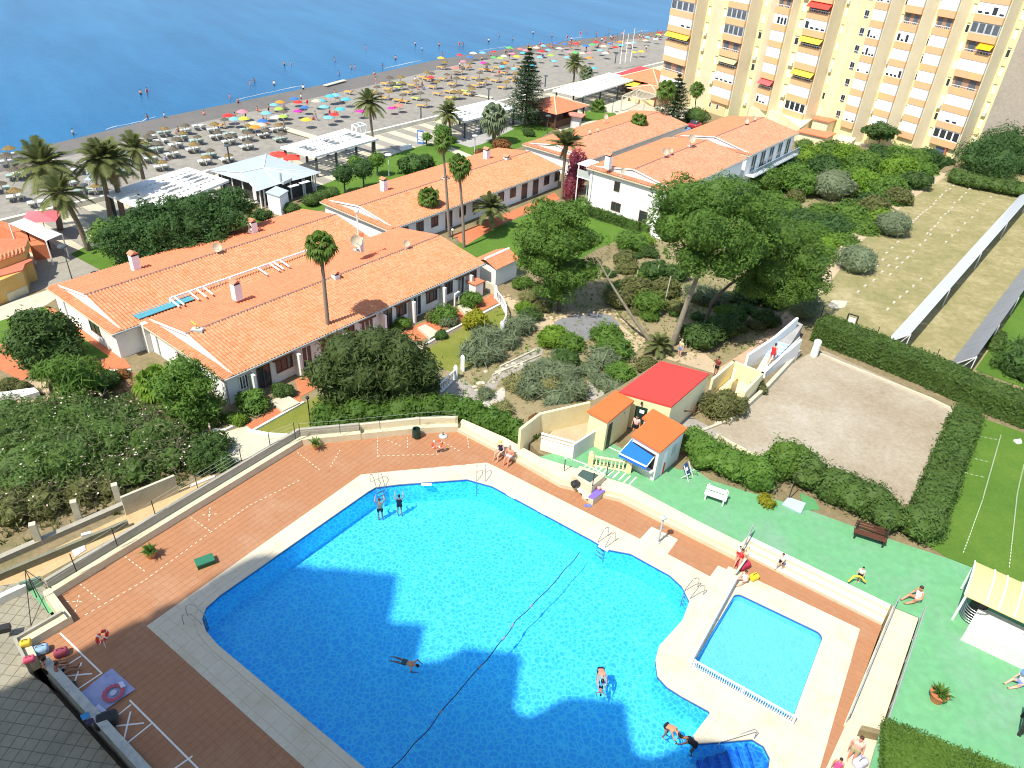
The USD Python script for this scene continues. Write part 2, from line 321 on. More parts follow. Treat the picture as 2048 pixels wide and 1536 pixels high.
# basins: floor, walls; water
m_mos = M('pool_mosaic', (.12, .76, .96), .08, 1.2, .5, isl=0, hue=(.10, .72, .94), fine=.06); m_mos2 = M('small_pool_mosaic', (.17, .60, .82), .08, 1.2, .5, fine=.05)
def basin(name, P, depth, mat, shade=None):
    b = B(); ring = np.array(P.exterior.coords)[:-1]; n = len(ring)
    v = np.vstack([np.c_[ring, np.full(n, -.13)], np.c_[ring, np.full(n, -depth)]])
    b.add(v, [[i, n + i, n + (i + 1) % n, (i + 1) % n] for i in range(n)]).poly(P.exterior.coords[:-1], -depth)
    return struct(name, b, mat)
basin('pool_basin', POOL, 1.55, m_mos); basin('small_pool_basin', SMALL, .5, m_mos2)
# scum line of darker mosaic under the coping
for P in (POOL, SMALL):
    ring = P.exterior.coords[:]; bb = B(); rr = np.array(P.buffer(-.012).exterior.coords)[:-1]; n = len(rr)
    bb.add(np.vstack([np.c_[rr, np.full(n, -.035)], np.c_[rr, np.full(n, -.15)]]), [[i, n + i, n + (i + 1) % n, (i + 1) % n] for i in range(n)]); struct('waterline_band', bb, M('waterline_tile', (.03, .13, .35), .1, 2, .4))
def water(name, P, z, mat):
    b = B(); b.poly(P.buffer(.004).exterior.coords[:-1], z); return struct(name, b, mat)
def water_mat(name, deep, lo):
    # rippled clear water: fresnel gloss over transparent sheet, caustic light painted into its colour
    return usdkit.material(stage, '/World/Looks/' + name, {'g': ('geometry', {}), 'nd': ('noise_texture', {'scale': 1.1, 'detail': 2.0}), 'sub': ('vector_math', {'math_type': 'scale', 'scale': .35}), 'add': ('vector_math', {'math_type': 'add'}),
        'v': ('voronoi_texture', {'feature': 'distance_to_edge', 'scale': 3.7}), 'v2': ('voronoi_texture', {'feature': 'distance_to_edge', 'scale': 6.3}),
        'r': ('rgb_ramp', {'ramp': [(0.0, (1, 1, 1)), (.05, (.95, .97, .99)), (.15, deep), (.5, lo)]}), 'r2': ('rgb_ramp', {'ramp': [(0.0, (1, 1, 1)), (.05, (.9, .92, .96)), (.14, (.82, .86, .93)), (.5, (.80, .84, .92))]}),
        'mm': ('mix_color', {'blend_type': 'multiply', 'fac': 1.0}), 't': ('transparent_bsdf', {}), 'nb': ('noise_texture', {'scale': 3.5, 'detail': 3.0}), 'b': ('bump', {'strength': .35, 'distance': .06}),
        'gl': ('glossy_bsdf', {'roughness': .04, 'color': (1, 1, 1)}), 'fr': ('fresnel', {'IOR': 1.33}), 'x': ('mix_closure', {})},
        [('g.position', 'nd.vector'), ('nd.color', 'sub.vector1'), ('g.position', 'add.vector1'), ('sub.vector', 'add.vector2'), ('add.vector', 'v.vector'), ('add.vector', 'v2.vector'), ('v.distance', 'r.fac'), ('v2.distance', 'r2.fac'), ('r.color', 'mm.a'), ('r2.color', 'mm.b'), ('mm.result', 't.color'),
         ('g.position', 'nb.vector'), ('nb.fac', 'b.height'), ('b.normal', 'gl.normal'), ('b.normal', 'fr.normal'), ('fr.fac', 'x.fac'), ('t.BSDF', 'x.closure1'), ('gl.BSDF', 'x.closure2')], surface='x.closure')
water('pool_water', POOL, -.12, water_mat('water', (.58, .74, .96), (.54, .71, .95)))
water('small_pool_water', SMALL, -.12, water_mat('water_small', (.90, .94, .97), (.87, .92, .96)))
# ------------------------------------------------------------------ walls round the deck
m_seat = M('cream_render', (.60, .53, .36), .14, .5, .85, hue=(.50, .44, .30), fine=.1)
m_grey = M('weathered_render', (.36, .34, .27), .2, .7, .9, fine=.12)  # grey puts the shade of the deck-facing parapets into the colour
def ledge(name, label, px, w, z0, z1, mat, side=1, zbase=0.0, **k):
    """Wall whose deck side foot runs along px."""
    L = LineString(AP(px, zbase)); P = L.buffer(w * side, single_sided=True, join_style=2, cap_style=2)
    return solo(name, label, 'wall', B().shp(P, z0, z1), mat, **k)
left_ledge = ledge('seat_wall', 'low seat wall with sunlit top along the left edge of the red tiled deck', [(79, 1323), (64.3, 1293.8), (147.7, 1245), (110.7, 1196), (605, 891), (840, 867), (915.5, 864)], .36, -.4, .45, m_seat, 1)
# taller parapet just behind the seat wall
def para(label, px, w0, w1, z1, mat, n='parapet_wall'):
    L = LineString(AP(px)); P = L.buffer(w1, single_sided=True, join_style=2, cap_style=2).difference(L.buffer(w0, single_sided=True, join_style=2, cap_style=2))
    return solo(n, label, 'wall', B().shp(P, -1.2, z1), mat)
para('grey parapet with shade in its colour behind the seat wall beside the oleander thicket', [(110.7, 1196), (605, 891), (720, 880)], .37, .55, .95, m_grey)
para('pale parapet overhung with ivy at the back of the pool deck', [(722, 879.5), (840, 867), (915.5, 864)], .37, .55, .9, m_seat)
para('short grey parapet at the deck corner above the pavement', [(79, 1323), (64.3, 1293.8), (140, 1249)], .37, .5, .62, m_grey)
# right hand wall: riser in two bands and a broad cream walkway on top
W0 = LineString(AP([(915.5, 864), (983.6, 899.5), (1017.7, 916), (1120, 975), (1240, 1004), (1469.7, 1120), (1494, 1114)]))
gl_ = Polygon(AP(GREEN, ZT)).buffer(0)
walk = Polygon(AP([(915.5, 864), (983.6, 899.5), (1017.7, 916), (1120, 975), (1240, 1004), (1469.7, 1120), (1495, 1115)]) + AP([(1499, 1070), (1483, 1083), (1400, 1043), (1260, 969.5), (1078, 913), (1010, 875), (925, 838)], ZT)).buffer(0).difference(gl_).buffer(.01)
rw = thing('terrace_wall', 'cream terrazzo wall with broad walkway top between the red deck and the green court', 'wall')
part(rw, 'walkway', B().shp(walk.buffer(-.16).union(walk.difference(W0.buffer(.3))), -.4, ZT - .004), m_cop); part(rw, 'lower_step', B().shp(walk.intersection(W0.buffer(.30)), -.4, .26), m_seat)
slabs = B()
# bottom left: wall along the pavement, mostly in shade
bl = thing('boundary_wall', 'dark shaded wall with pale worn coping at the bottom left of the deck', 'wall')
P0, P1 = A(79, 1323, .55), A(286, 1550, .55); dd = P1 - P0; nn = np.array([-dd[1], dd[0], 0]); nn /= np.linalg.norm(nn)
if nn[0] < 0: nn = -nn
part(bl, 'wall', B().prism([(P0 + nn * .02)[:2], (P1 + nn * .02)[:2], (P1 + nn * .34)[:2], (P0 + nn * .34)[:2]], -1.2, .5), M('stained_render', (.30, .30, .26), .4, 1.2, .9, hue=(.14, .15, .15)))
part(bl, 'coping', B().prism([P0[:2], P1[:2], (P1 + nn * .36)[:2], (P0 + nn * .36)[:2]], .5, .56), M('worn_coping', (.42, .43, .38), .3, 2.5, .9, hue=(.28, .29, .3)))
# pavement outside, with a skewed grid of joints
m_pav = M('street_paving', (.31, .285, .21), .2, .6, .9, isl=.08, fine=.12)
PV = Polygon(AP([(-120, 1190), (70, 1160), (110, 1190), (150, 1245), (40, 1300), (82, 1330), (292, 1560), (100, 1900), (-700, 1900)], -.3)).difference(DECK.buffer(.5)).buffer(0)
pv = struct('pavement', B().shp(PV, -1.3, -.312), M('paving_joint', (.15, .14, .11), .2, 2, .95))
lay(pv, 'paving_slab', tiles(PV, ANG + .5, (.5, .5), .03, -.33, -.3, .002, 4), m_pav, 120)
for px in ([(52, 1300), (60, 1296), (170, 1400), (160, 1410)], [(58, 1182), (70, 1176), (108, 1222), (98, 1228)]):
    struct('green_kerb_paint', B().shp(Polygon(AP(px, -.3)).buffer(0), -.31, -.294), m_green)
# ------------------------------------------------------------------ white steps and ramp
m_step = M('white_step', (.60, .57, .47), .07, .8, .8, fine=.06)
st = thing('white_steps', 'long flight of three white steps from the red deck up to the green court', 'steps')
(T0, T1), (B0, B1) = STEPT, STEPB
for i in range(3):
    a, c = B0[:2] + (T0 - B0)[:2] * i / 3, B1[:2] + (T1 - B1)[:2] * i / 3
    d = (T0 - B0)[:2]; d = d / np.linalg.norm(d) * .006; part(st, 'riser', B().prism([a - d, c - d, c, a], i * ZT / 3 + .002, (i + 1) * ZT / 3 - .012), m_seat)
    part(st, 'step', B().prism([a, c, T1[:2], T0[:2]], -.3 if i == 0 else (i) * ZT / 3 - .002, (i + 1) * ZT / 3 - (.003 if i == 2 else 0)), m_step)
rp = thing('access_ramp', 'beige ramp with handrails running down beside the white steps', 'ramp')
b = B(); (R0, R1), (Q0, Q1) = RAMPT, RAMPB
low = [(Q0 - [0, 0, .5]), (Q1 - [0, 0, .5]), R1 - [0, 0, .9], R0 - [0, 0, .9]]
b.add(np.array(low + [Q0 + [0, 0, .006], Q1 + [0, 0, .006], R1, R0]), [[0, 3, 2, 1], [4, 5, 6, 7], [0, 1, 5, 4], [1, 2, 6, 5], [2, 3, 7, 6], [3, 0, 4, 7]])
m_ramp = M('ramp_concrete', (.58, .50, .36), .12, .9, .9, stretch=(1, 1, 1), fine=.14)
part(rp, 'ramp_slab', b, m_ramp)
e = (Q0 - R0); ed = e / np.linalg.norm(e); sd = (R1 - R0) / np.linalg.norm(R1 - R0)
kb = B(); kb.add(np.array([R0 - sd * .1, R0, Q0, Q0 - sd * .1] + [R0 - sd * .1 + [0, 0, .1], R0 + [0, 0, .1], Q0 + [0, 0, .1], Q0 - sd * .1 + [0, 0, .1]]) - np.array([[0, 0, .6]] * 4 + [[0, 0, 0]] * 4), [[0, 3, 2, 1], [4, 5, 6, 7], [0, 1, 5, 4], [1, 2, 6, 5], [2, 3, 7, 6], [3, 0, 4, 7]])
part(rp, 'kerb', kb, m_seat)
struct('ramp_landing', B().shp(Polygon(AP([(1688, 1445), (1764, 1468), (1785, 1560), (1760, 1720), (1560, 1720), (1640, 1530)])).buffer(0).difference(DECK), -.3, .003), m_ramp)
m_steel = M('brushed_steel', (.45, .45, .46), .1, 3, .35, metal=.9); m_rail = M('grey_rail_paint', (.34, .35, .36), .12, 3, .5)
m_black = M('black_metal', (.03, .03, .03), .2, 4, .5); m_whitep = M('white_paint', (.80, .80, .78), .06, 2, .5)
def rail(name, label, pts, mat, posts, h=.9, r=.025, mid=True, group=None):
    t = thing(name, label, 'handrail', (0, 0, 0), 0, group)
    pts = [np.asarray(p, float) for p in pts]
    part(t, 'top_rail', B().tube([p + [0, 0, h] for p in pts], r), mat, smooth=True)
    if mid: part(t, 'lower_rail', B().tube([p + [0, 0, h * .78] for p in pts], r * .8), mat, smooth=True)
    L = LineString([p[:2] for p in pts])
    for s in np.linspace(.02, .98, posts):
        q = L.interpolate(s, normalized=True); k = s * (len(pts) - 1); i = min(int(k), len(pts) - 2)
        z = pts[i][2] + (pts[i + 1][2] - pts[i][2]) * (k - i); part(t, 'post', B().tube([(q.x, q.y, z), (q.x, q.y, z + h)], r), mat, smooth=True)
    return t
rail('ramp_handrail', 'double handrail on the left of the ramp, next to the white steps', [R0 - sd * .05, Q0 - sd * .05], m_rail, 6)
rail('ramp_handrail', 'double handrail on the right of the ramp, along the green court', [R1 + sd * .05, Q1 + sd * .05], m_rail, 6)
rail('step_handrail', 'short grey handrail at the left end of the white steps', [A(1499, 1072, ZT), A(1478, 1120, 0)], m_rail, 3)
# ------------------------------------------------------------------ pool ladders
def ladder(label, px, py, inn, w=.52):
    """Two arched rails from the deck into the water with three treads; inn: image point further into the pool."""
    c = A(px, py); d = A(*inn) - c; d /= np.linalg.norm(d); s = np.array([-d[1], d[0], 0])
    t = thing('pool_ladder', label, 'pool ladder')
    for k in (-1, 1):
        o = c + s * w / 2 * k
        path = [o - d * .75 + [0, 0, 0], o - d * .75 + [0, 0, .45], o - d * .7 + [0, 0, .68], o - d * .52 + [0, 0, .80], o - d * .3 + [0, 0, .74], o + d * .02 + [0, 0, .15], o + d * .07 + [0, 0, -.1], o + d * .07 + [0, 0, -1.1]]
        part(t, 'rail', B().tube(path, .022, 6), m_steel, smooth=True)
    for z in (-.25, -.55, -.85):
        part(t, 'tread', B().bar(c + d * .07 - s * w / 2 + [0, 0, z], c + d * .07 + s * w / 2 + [0, 0, z], .1, .03), m_steel)
ladder('steel pool ladder where a bather holds on, back left of the big pool', 761, 976, (790, 1010))
ladder('steel pool ladder at the rear corner of the pool, unused', 962, 962, (962, 1000))
ladder('steel pool ladder on the right side below the shower post', 1204, 1090, (1175, 1110))
ladder('steel pool ladder near the toddler pool fence', 1376, 1190, (1345, 1200))
ladder('steel pool ladder in the building shade at the left corner', 404, 1240, (440, 1240))
# stainless grab rail at the pool stairs
t = thing('stair_grab_rail', 'slim steel grab rail beside the rounded blue pool stairs', 'handrail')
a, c = A(1508, 1478), A(1437, 1492); part(t, 'rail', B().tube([a, a + [0, 0, .6], a + (c - a) * .08 + [0, 0, .78], c + [0, 0, .35], c + [0, 0, -.2]], .022), m_steel, smooth=True)
# submerged stairs at the bottom right
m_pst = M('pool_stair_mosaic', (.03, .27, .66), .12, 2, .5)
ps = thing('pool_stairs', 'rounded blue mosaic stairs under water at the bottom right of the pool', 'steps')
e0, e1 = A(1400, 1492), A(1520, 1486); dr = (e1 - e0); dr /= np.linalg.norm(dr); sideP = POOL.intersection(Polygon(AP([(1395, 1470), (1560, 1460), (1560, 1700), (1380, 1700)])))
Lx = np.linalg.norm(e1 - e0)
nrm = np.array([dr[1], -dr[0], 0])
for k in range(6):
    s0 = Lx * (.05 + k * .15); org = e0 + dr * s0
    half = Polygon([(org + nrm * 9)[:2], (org - nrm * 9)[:2], (org - nrm * 9 + dr * 9)[:2], (org + nrm * 9 + dr * 9)[:2]])
    q = sideP.intersection(half)
    if q.area > .02:
        part(ps, 'stair', B().shp(q.buffer(-.012), -1.55 + .2 * k, -1.32 + .2 * k), m_pst)
        part(ps, 'edge_line', B().shp(q.buffer(-.012).intersection(half.difference(half.buffer(-.06))), -1.31 + .2 * k, -1.3 + .2 * k), M('edge_mosaic', (.01, .10, .36), .1, 2, .5))
# rope across the pool
rpth = [A(780, 1540, -.11), A(840, 1478, -.11), A(900, 1402, -.11), A(950, 1345, -.11), A(990, 1300, -.11), A(1030, 1245, -.11), A(1062, 1212, -.11), A(1095, 1180, -.11), A(1130, 1140, -.11), A(1160, 1105, -.11)]
def dense(p, n):
    p = np.array(p, float); s = np.r_[0, np.cumsum(np.linalg.norm(np.diff(p, axis=0), axis=1))]; return np.stack([np.interp(np.linspace(0, s[-1], n), s, p[:, k]) for k in range(3)], 1)
dp = dense(rpth, 70); dp[:, 0] += .03 * np.sin(np.arange(70) * .7); dp[:, 1] += .025 * np.cos(np.arange(70) * .9)
t = thing('lane_rope', 'dark sagging lane rope stretched across the big pool', 'rope')
m_rope = M('wet_rope', (.03, .045, .085), .2, 4, .6); part(t, 'rope', B().tube(dp, .024, 5), m_rope, smooth=True)
for i, k in enumerate((14, 27, 36, 40, 47)):
    part(t, 'float', B().tube(dp[k:k + 2] + [0, 0, .02], .055, 6), M('rope_float', (.22, .25, .36), .2, 4, .6), smooth=True)
# ------------------------------------------------------------------ toddler pool fence
def fence(label, p, q, n, h=.62):
    t = thing('toddler_fence', label, 'fence'); p, q = A(*p), A(*q)
    part(t, 'top_rail', B().bar(p + [0, 0, h], q + [0, 0, h], .07, .05), m_whitep); part(t, 'bottom_rail', B().bar(p + [0, 0, .12], q + [0, 0, .12], .04), m_whitep)
    for s in (0, .5, 1): o = p + (q - p) * s; part(t, 'post', B().box((-.04, -.04, 0), (.04, .04, h + .06), o=o), m_whitep)
    for k in range(1, n):
        if k * 2 != n: o = p + (q - p) * k / n; part(t, 'picket', B().box((-.014, -.014, .12), (.014, .014, h), o=o), m_whitep)
fence('white picket fence along the near side of the toddler pool', (1385, 1338), (1583, 1450), 44)
t = fence('white fence on the left of the toddler pool, seen edge on', (1380, 1334), (1468, 1172), 44)
# ------------------------------------------------------------------ planter and poolside objects
pl = thing('deck_planter', 'cream masonry box with a dark hatch standing out from the terrace wall', 'planter')
q = [A(1147, 962, 1.0), A(1185, 941, 1.0), A(1212, 966, 1.0), A(1186, 988, 1.0)]
a, c, d_, e_ = A(1143, 950, .95), A(1160, 932, .95), A(1211, 950, .95), A(1184, 974, .95)
part(pl, 'box', B().prism([x[:2] for x in (a, c, d_, e_)], 0, .95), m_seat)
ce = (a + c + d_ + e_) / 4; sc = lambda f: [(ce + (x - ce) * f)[:2] for x in (a, c, d_, e_)]
part(pl, 'hatch', B().prism(sc(.62), .94, .97), M('hatch_green', (.06, .10, .085), .2, 3, .6))
fr = A(1188, 1012, 0), A(1214, 988, 0); up_ = [A(1147, 962, .45), A(1189, 980, .45), A(1213, 958, .45)]
sb = [A(1186.5, 1000, .45), A(1213, 978, .45), A(1200, 962, .45), A(1165, 985, .45)]
part(pl, 'bench', B().prism([x[:2] for x in sb], 0, .45), m_seat)
solo('purple_towel', 'purple towel spread on the ledge of the masonry box', 'towel', B().prism([x[:2] for x in (A(1176, 994, .47), A(1187, 999, .47), A(1212, 980, .47), A(1200, 970, .47))], .452, .475), M('towel_purple', (.20, .13, .48), .2, 5, .95))
# ------------------------------------------------------------------ terraced houses with barrel tile roofs
def tile_mat(name, c1, c2, c3):
    return usdkit.material(stage, '/World/Looks/' + name, {'g': ('geometry', {}), 'n': ('noise_texture', {'scale': 9.0, 'detail': 3.0}), 'n2': ('noise_texture', {'scale': .5, 'detail': 4.0}), 'w': ('voronoi_texture', {'scale': 4.6}),
        'sx': ('separate_color', {}), 'r': ('rgb_ramp', {'ramp': [(.2, c1), (.5, c2), (.85, c3)]}), 'ad': ('math', {'math_type': 'multiply_add', 'value2': .55}), 'm3': ('math', {'math_type': 'multiply', 'value2': .45}), 'p': ('principled_bsdf', {'roughness': .85, 'specular_ior_level': .2})},
        [('g.position', 'n.vector'), ('g.position', 'n2.vector'), ('g.position', 'w.vector'), ('w.color', 'sx.color'), ('n2.fac', 'm3.value1'), ('sx.r', 'ad.value1'), ('m3.value', 'ad.value3'), ('ad.value', 'r.fac'), ('r.color', 'p.base_color')], surface='p.BSDF')
m_tile_o = tile_mat('roof_tile_orange', (.60, .175, .085), (.65, .20, .10), (.68, .225, .115))
m_tile_w = tile_mat('roof_tile_weathered', (.52, .19, .085), (.57, .235, .115), (.61, .29, .16))
m_tile_p = tile_mat('roof_tile_pale', (.52, .185, .10), (.58, .22, .125), (.63, .28, .17))
m_ridge = M('ridge_mortar', (.24, .16, .13), .3, 4, .9)
m_win = M('dark_glass', (.03, .035, .04), .2, 2, .15, spec=.6); m_frame = M('brown_frame', (.12, .06, .035), .2, 3, .6)
m_wframe = M('white_frame', (.78, .78, .76), .05, 3, .5); m_gray = M('grey_gutter', (.42, .45, .42), .1, 2, .6)
def tiled(o, du, dv, L, S, per=.29, row=.42, seg=4, amp=.10):
    """Barrel tiled plane: o lower corner, du along the eave, dv up the slope."""
    up = np.cross(du, dv); up = up if up[2] > 0 else -up
    nc = max(2, int(round(L / per))); xs = np.linspace(0, L, nc * seg + 1); h = amp * np.abs(np.sin(np.pi * xs / L * nc)) ** .8
    nr = max(1, int(round(S / row))); ys, hz = [], []
    for k in range(nr): ys += [S * k / nr, S * (k + 1) / nr - .001]; hz += [.014, 0]
    ys, hz = np.array(ys), np.array(hz)
    v = o + xs[None, :, None] * du + ys[:, None, None] * dv + (h[None, :] + hz[:, None])[..., None] * up
    nx = len(xs); i, j = np.meshgrid(np.arange(len(ys) - 1), np.arange(nx - 1), indexing='ij')
    a = (i * nx + j).ravel(); f = np.stack([a, a + 1, a + nx + 1, a + nx], 1)
    if np.cross(du, dv)[2] < 0: f = f[:, ::-1]
    return v.reshape(-1, 3), f
def house(name, label, u0, u1, v0, v1, ze, zr, zb, coarse=1.0, near=m_tile_w, far=m_tile_o, skip=(), gable=True):
    """Long house along U; v1 is the garden front. Walls, two tiled slopes, ridge, gable panel and skirt roof on the near end."""
    t = thing(name, label, 'house', (0, 0, 0)); vm = (v0 + v1) / 2; hw = (v1 - v0) / 2; oh = .35
    b = B().box((u0 + .32, v0 + oh, zb - .1), (u1 - .3, v1 - oh, ze + .02), UV3); part(t, 'wall', b, m_wall)
    # attic prism under the tiles
    g = [W(u0 + .78, v0 + oh, ze), W(u0 + .78, v1 - oh, ze), W(u0 + .78, vm, zr - .07), W(u1 - .3, v0 + oh, ze), W(u1 - .3, v1 - oh, ze), W(u1 - .3, vm, zr - .07)]
    part(t, 'gable', B().add(g, [[0, 2, 1], [3, 4, 5]]).add(g, [[0, 3, 5, 2], [1, 2, 5, 4]]), m_wall)
    sl = math.hypot(hw, zr - ze)
    for s, mt in ((1, near), (-1, far)):
        vv = vm + s * hw; dv = (W(0, vm, zr) - W(0, vv, ze)) / sl
        v, f = tiled(W(u0 + .72, vv, ze + .02), UU, dv, u1 - u0 - .72, sl, .26 * coarse, .42 * coarse)
        bb = B().add(v, f)
        part(t, 'roof_slope', bb, mt)
        part(t, 'gutter', B().bar(W(u0, vv + s * .04, ze - .02), W(u1, vv + s * .04, ze - .02), .1, .12), m_gray)
    n = int((u1 - u0 - .7) / (.4 * coarse)); rb = B()
    for k in range(n):
        a = u0 + .72 + k * (u1 - u0 - .72) / n; rb.tube([W(a, vm, zr + .03), W(a + .4 * coarse, vm, zr + .0)], [.14, .11], 6)
    part(t, 'ridge_tiles', rb, m_ridge)
    # skirt roof across the near gable, with a white verge above it
    if gable:
        v, f = tiled(W(u0, v0, ze - .0), VV, (UU * .72 + np.array([0, 0, .13])) / math.hypot(.72, .13), v1 - v0, .73, .26, .4); part(t, 'skirt_roof', B().add(v, f), near)
        part(t, 'skirt_edge', B().box((u0 - .03, v0, ze - .12), (u0 + .05, v1, ze - .005), UV3), m_seat)
        for s in (-1, 1): part(t, 'verge', B().bar(W(u0 + .74, vm + s * (hw - .3), ze + .09), W(u0 + .74, vm, zr + .07), .12, .1), m_wall)
    return t
def on_u(u0, px, py):
    d = CR * (px - 1024) - CU * (py - 768) + CF * FPX; c = np.array([0, 0, CAM_H]); return c + d * ((u0 - c @ UU) / (d @ UU))
def on_v(v0, px, py):
    d = CR * (px - 1024) - CU * (py - 768) + CF * FPX; c = np.array([0, 0, CAM_H]); return c + d * ((v0 - c @ VV) / (d @ VV))
def opening(t, name, axis, at, lo, hi, frame, glass, bars=1, out=.04):
    """Framed window or door on a wall at u=at (axis 0, facing -u) or v=at (axis 1, facing +v); lo, hi: (other coordinate, z)."""
    s = -1 if axis == 0 else 1; o0, o1 = sorted((at, at + s * out))
    mk = lambda a0, z0, a1, z1, d0, d1: ((d0, a0, z0), (d1, a1, z1)) if axis == 0 else ((a0, d0, z0), (a1, d1, z1))
    fw = min(.07, (hi[0] - lo[0]) * .12); fb = B()
    for x0, z0, x1, z1 in ((lo[0], lo[1], lo[0] + fw, hi[1]), (hi[0] - fw, lo[1], hi[0], hi[1]), (lo[0] + fw, lo[1], hi[0] - fw, lo[1] + fw), (lo[0] + fw, hi[1] - fw, hi[0] - fw, hi[1])):
        fb.box(*mk(x0, z0, x1, z1, o0, o1), UV3)
    for k in range(1, bars + 1):
        x = lo[0] + (hi[0] - lo[0]) * k / (bars + 1); fb.box(*mk(x - fw * .4, lo[1] + fw, x + fw * .4, hi[1] - fw, o0, o1), UV3)
    w = part(t, name, fb, frame)
    g0, g1 = sorted((at + s * .004, at + s * .014))
    part(w, 'pane', B().box(*mk(lo[0] + fw, lo[1] + fw, hi[0] - fw, hi[1] - fw, g0, g1), UV3), glass); return w
ZE = 1.1
H1 = house('row_house', 'nearest long white row house with orange barrel tile roof beside the magnolia tree', 21.0, 47.3, -51.45, -40.3, ZE, 2.02, ZG)
H2 = house('row_house', 'second long row house behind the nearest one, its pent end by the round tree', 18.85, 43.6, -61.3, -50.95, ZE, 2.06, ZG)
H3 = house('row_house', 'long low row house behind the tall fan palms with chimneys on its ridge', 46.1, 74.3, -61.9, -51.6, ZE, 1.85, ZG)
H4 = house('row_house', 'row house behind the bougainvillea with dishes on its orange ridge', 78.0, 104.6, -60.9, -51.1, ZE, 1.95, ZG, 1.3, m_tile_p, m_tile_o)
H5 = house('white_house', 'two storey white house with three gable windows behind the pines', 68.7, 86.2, -44.6, -33.9, 4.1, 5.0, ZG, 1.2, m_tile_p, m_tile_o)
H6 = house('white_house', 'two storey tiled house with blue balcony railing in front of the tower', 87.2, 102.2, -44.3, -34.1, 4.1, 5.0, ZG, 1.3, m_tile_p, m_tile_o)
# gable windows of the two storey house
for lo, hi, br in (((1227, 381), (1241, 365), 0), ((1221, 419), (1242, 408), 1), ((1276, 442), (1296, 425), 0)):
    p, q = on_u(69.0, *lo), on_u(69.0, *hi); opening(H5, 'window', 0, 69.02, (uvof(p)[1], min(p[2], q[2])), (uvof(q)[1], max(p[2], q[2])), m_frame, m_win, br, .05)
part(H5, 'downpipe', B().bar(W(68.98, -43.9, ZG), W(68.98, -43.9, 3.9), .08), m_gray); part(H5, 'downpipe', B().bar(W(68.98, -34.6, ZG), W(68.98, -34.6, 3.9), .08), m_gray)
b = thing('glazed_porch', 'small glazed white porch on the left side of the two storey house', 'porch')
part(b, 'slab', B().box((69.2, -46.1, 2.6), (71.5, -44.3, 2.75), UV3), m_wall); part(b, 'roof', B().box((69.2, -46.2, 4.0), (71.5, -44.3, 4.1), UV3), m_wall); part(b, 'railing', B().box((69.2, -46.1, 2.75), (69.26, -44.3, 3.5), UV3), m_gray)
for uu in (69.25, 71.4): part(b, 'post', B().bar(W(uu, -46.0, ZG), W(uu, -46.0, 4.0), .12), m_wall)
# balcony along the front of the far two storey house
bal = part(H6, 'balcony', B().box((88, -34.5, 1.5), (101.8, -33.3, 1.62), UV3), m_wall)
bb = B()
for k in range(60): bb.box((88 + k * .23, -33.34, 1.62), (88.04 + k * .23, -33.3, 2.5), UV3)
bb.box((88, -33.36, 2.5), (101.8, -33.28, 2.56), UV3); part(bal, 'railing', bb, M('pale_blue_metal', (.30, .40, .46), .1, 3, .5))
for k in range(5): opening(H6, 'door', 1, -34.44, (89 + k * 2.6, 1.64), (90.4 + k * 2.6, 3.7), m_wframe, m_win, 1)
for k in range(5): opening(H6, 'window', 1, -34.44, (89 + k * 2.6, -.5), (90.4 + k * 2.6, .9), m_wframe, m_win, 1)
# gable details of the two nearest houses
part(H1, 'downpipe', B().bar(W(21.28, -49.6, ZG), W(21.28, -49.6, ZE - .1), .08), m_gray); part(H2, 'downpipe', B().bar(W(19.13, -59.4, ZG), W(19.13, -59.4, ZE - .1), .08), m_gray)
part(H1, 'downpipe', B().bar(W(21.28, -40.7, ZG), W(21.28, -40.7, ZE - .1), .08), m_gray)
for H, u0, lst in ((H1, 21.3, ((363, 742, 375, 718), (300, 718, 306, 705))), (H2, 19.15, ((183, 660, 195, 647),))):
    for a in lst:
        p, q = on_u(u0, a[0], a[1]), on_u(u0, a[2], a[3]); v0_, v1_ = sorted((uvof(p)[1], uvof(q)[1])); z0_, z1_ = sorted((p[2], q[2])); opening(H, 'window', 0, u0 + .02, (v0_, max(z0_, ZG + .3)), (max(v1_, v0_ + .5), max(z1_, ZG + 1)), m_frame, m_win, 1, .05)
# front facade of the nearest house: doors with brown grilles, windows, brown awning boxes
m_grille = M('brown_grille', (.16, .09, .06), .2, 4, .7)
FV = -40.65
k = 0
for u, w, kind in ((22.2, .7, 'w'), (23.6, 1.1, 'd'), (25.2, 1.4, 'w'), (27.4, .9, 'd'), (29.2, 1.2, 'w'), (31.4, 1.0, 'd'), (33.0, 1.3, 'w'), (35.4, .9, 'd'), (36.8, 1.1, 'w'), (38.6, 1.0, 'd'), (40.2, 1.3, 'w'), (42.4, 1.0, 'w'), (44.0, .9, 'd'), (45.6, .9, 'w')):
    lo, hi = ((u, ZG + .05), (u + w, .75)) if kind == 'd' else ((u, -.45), (u + w, .7))
    opening(H1, 'door' if kind == 'd' else 'window', 1, FV, lo, hi, m_grille if (k % 3) else m_wframe, m_win, 2 if kind == 'w' else 1, .06); k += 1
for u in (23.0, 26.8, 31.0, 35.0, 38.2, 41.8, 45.2): part(H1, 'party_wall', B().box((u - .1, FV, ZG), (u + .1, FV + .75, .75), UV3), m_wall)
for k, u in enumerate((24.9, 28.9, 32.8, 36.5, 40.0, 43.6)): part(H1, 'awning_box', B().box((u, FV + .02, .72), (u + 1.6, FV + .3, .92), UV3), m_frame)
for u in np.arange(48, 73.5, 2.1): opening(H3, 'window' if int(u * 10) % 2 else 'door', 1, -51.93, (u, ZG + (.1 if int(u) % 3 == 0 else .8)), (u + 1.0, .7), m_grille, m_win, 1)
p, q = on_u(46.45, 730, 462), on_u(46.45, 770, 448)
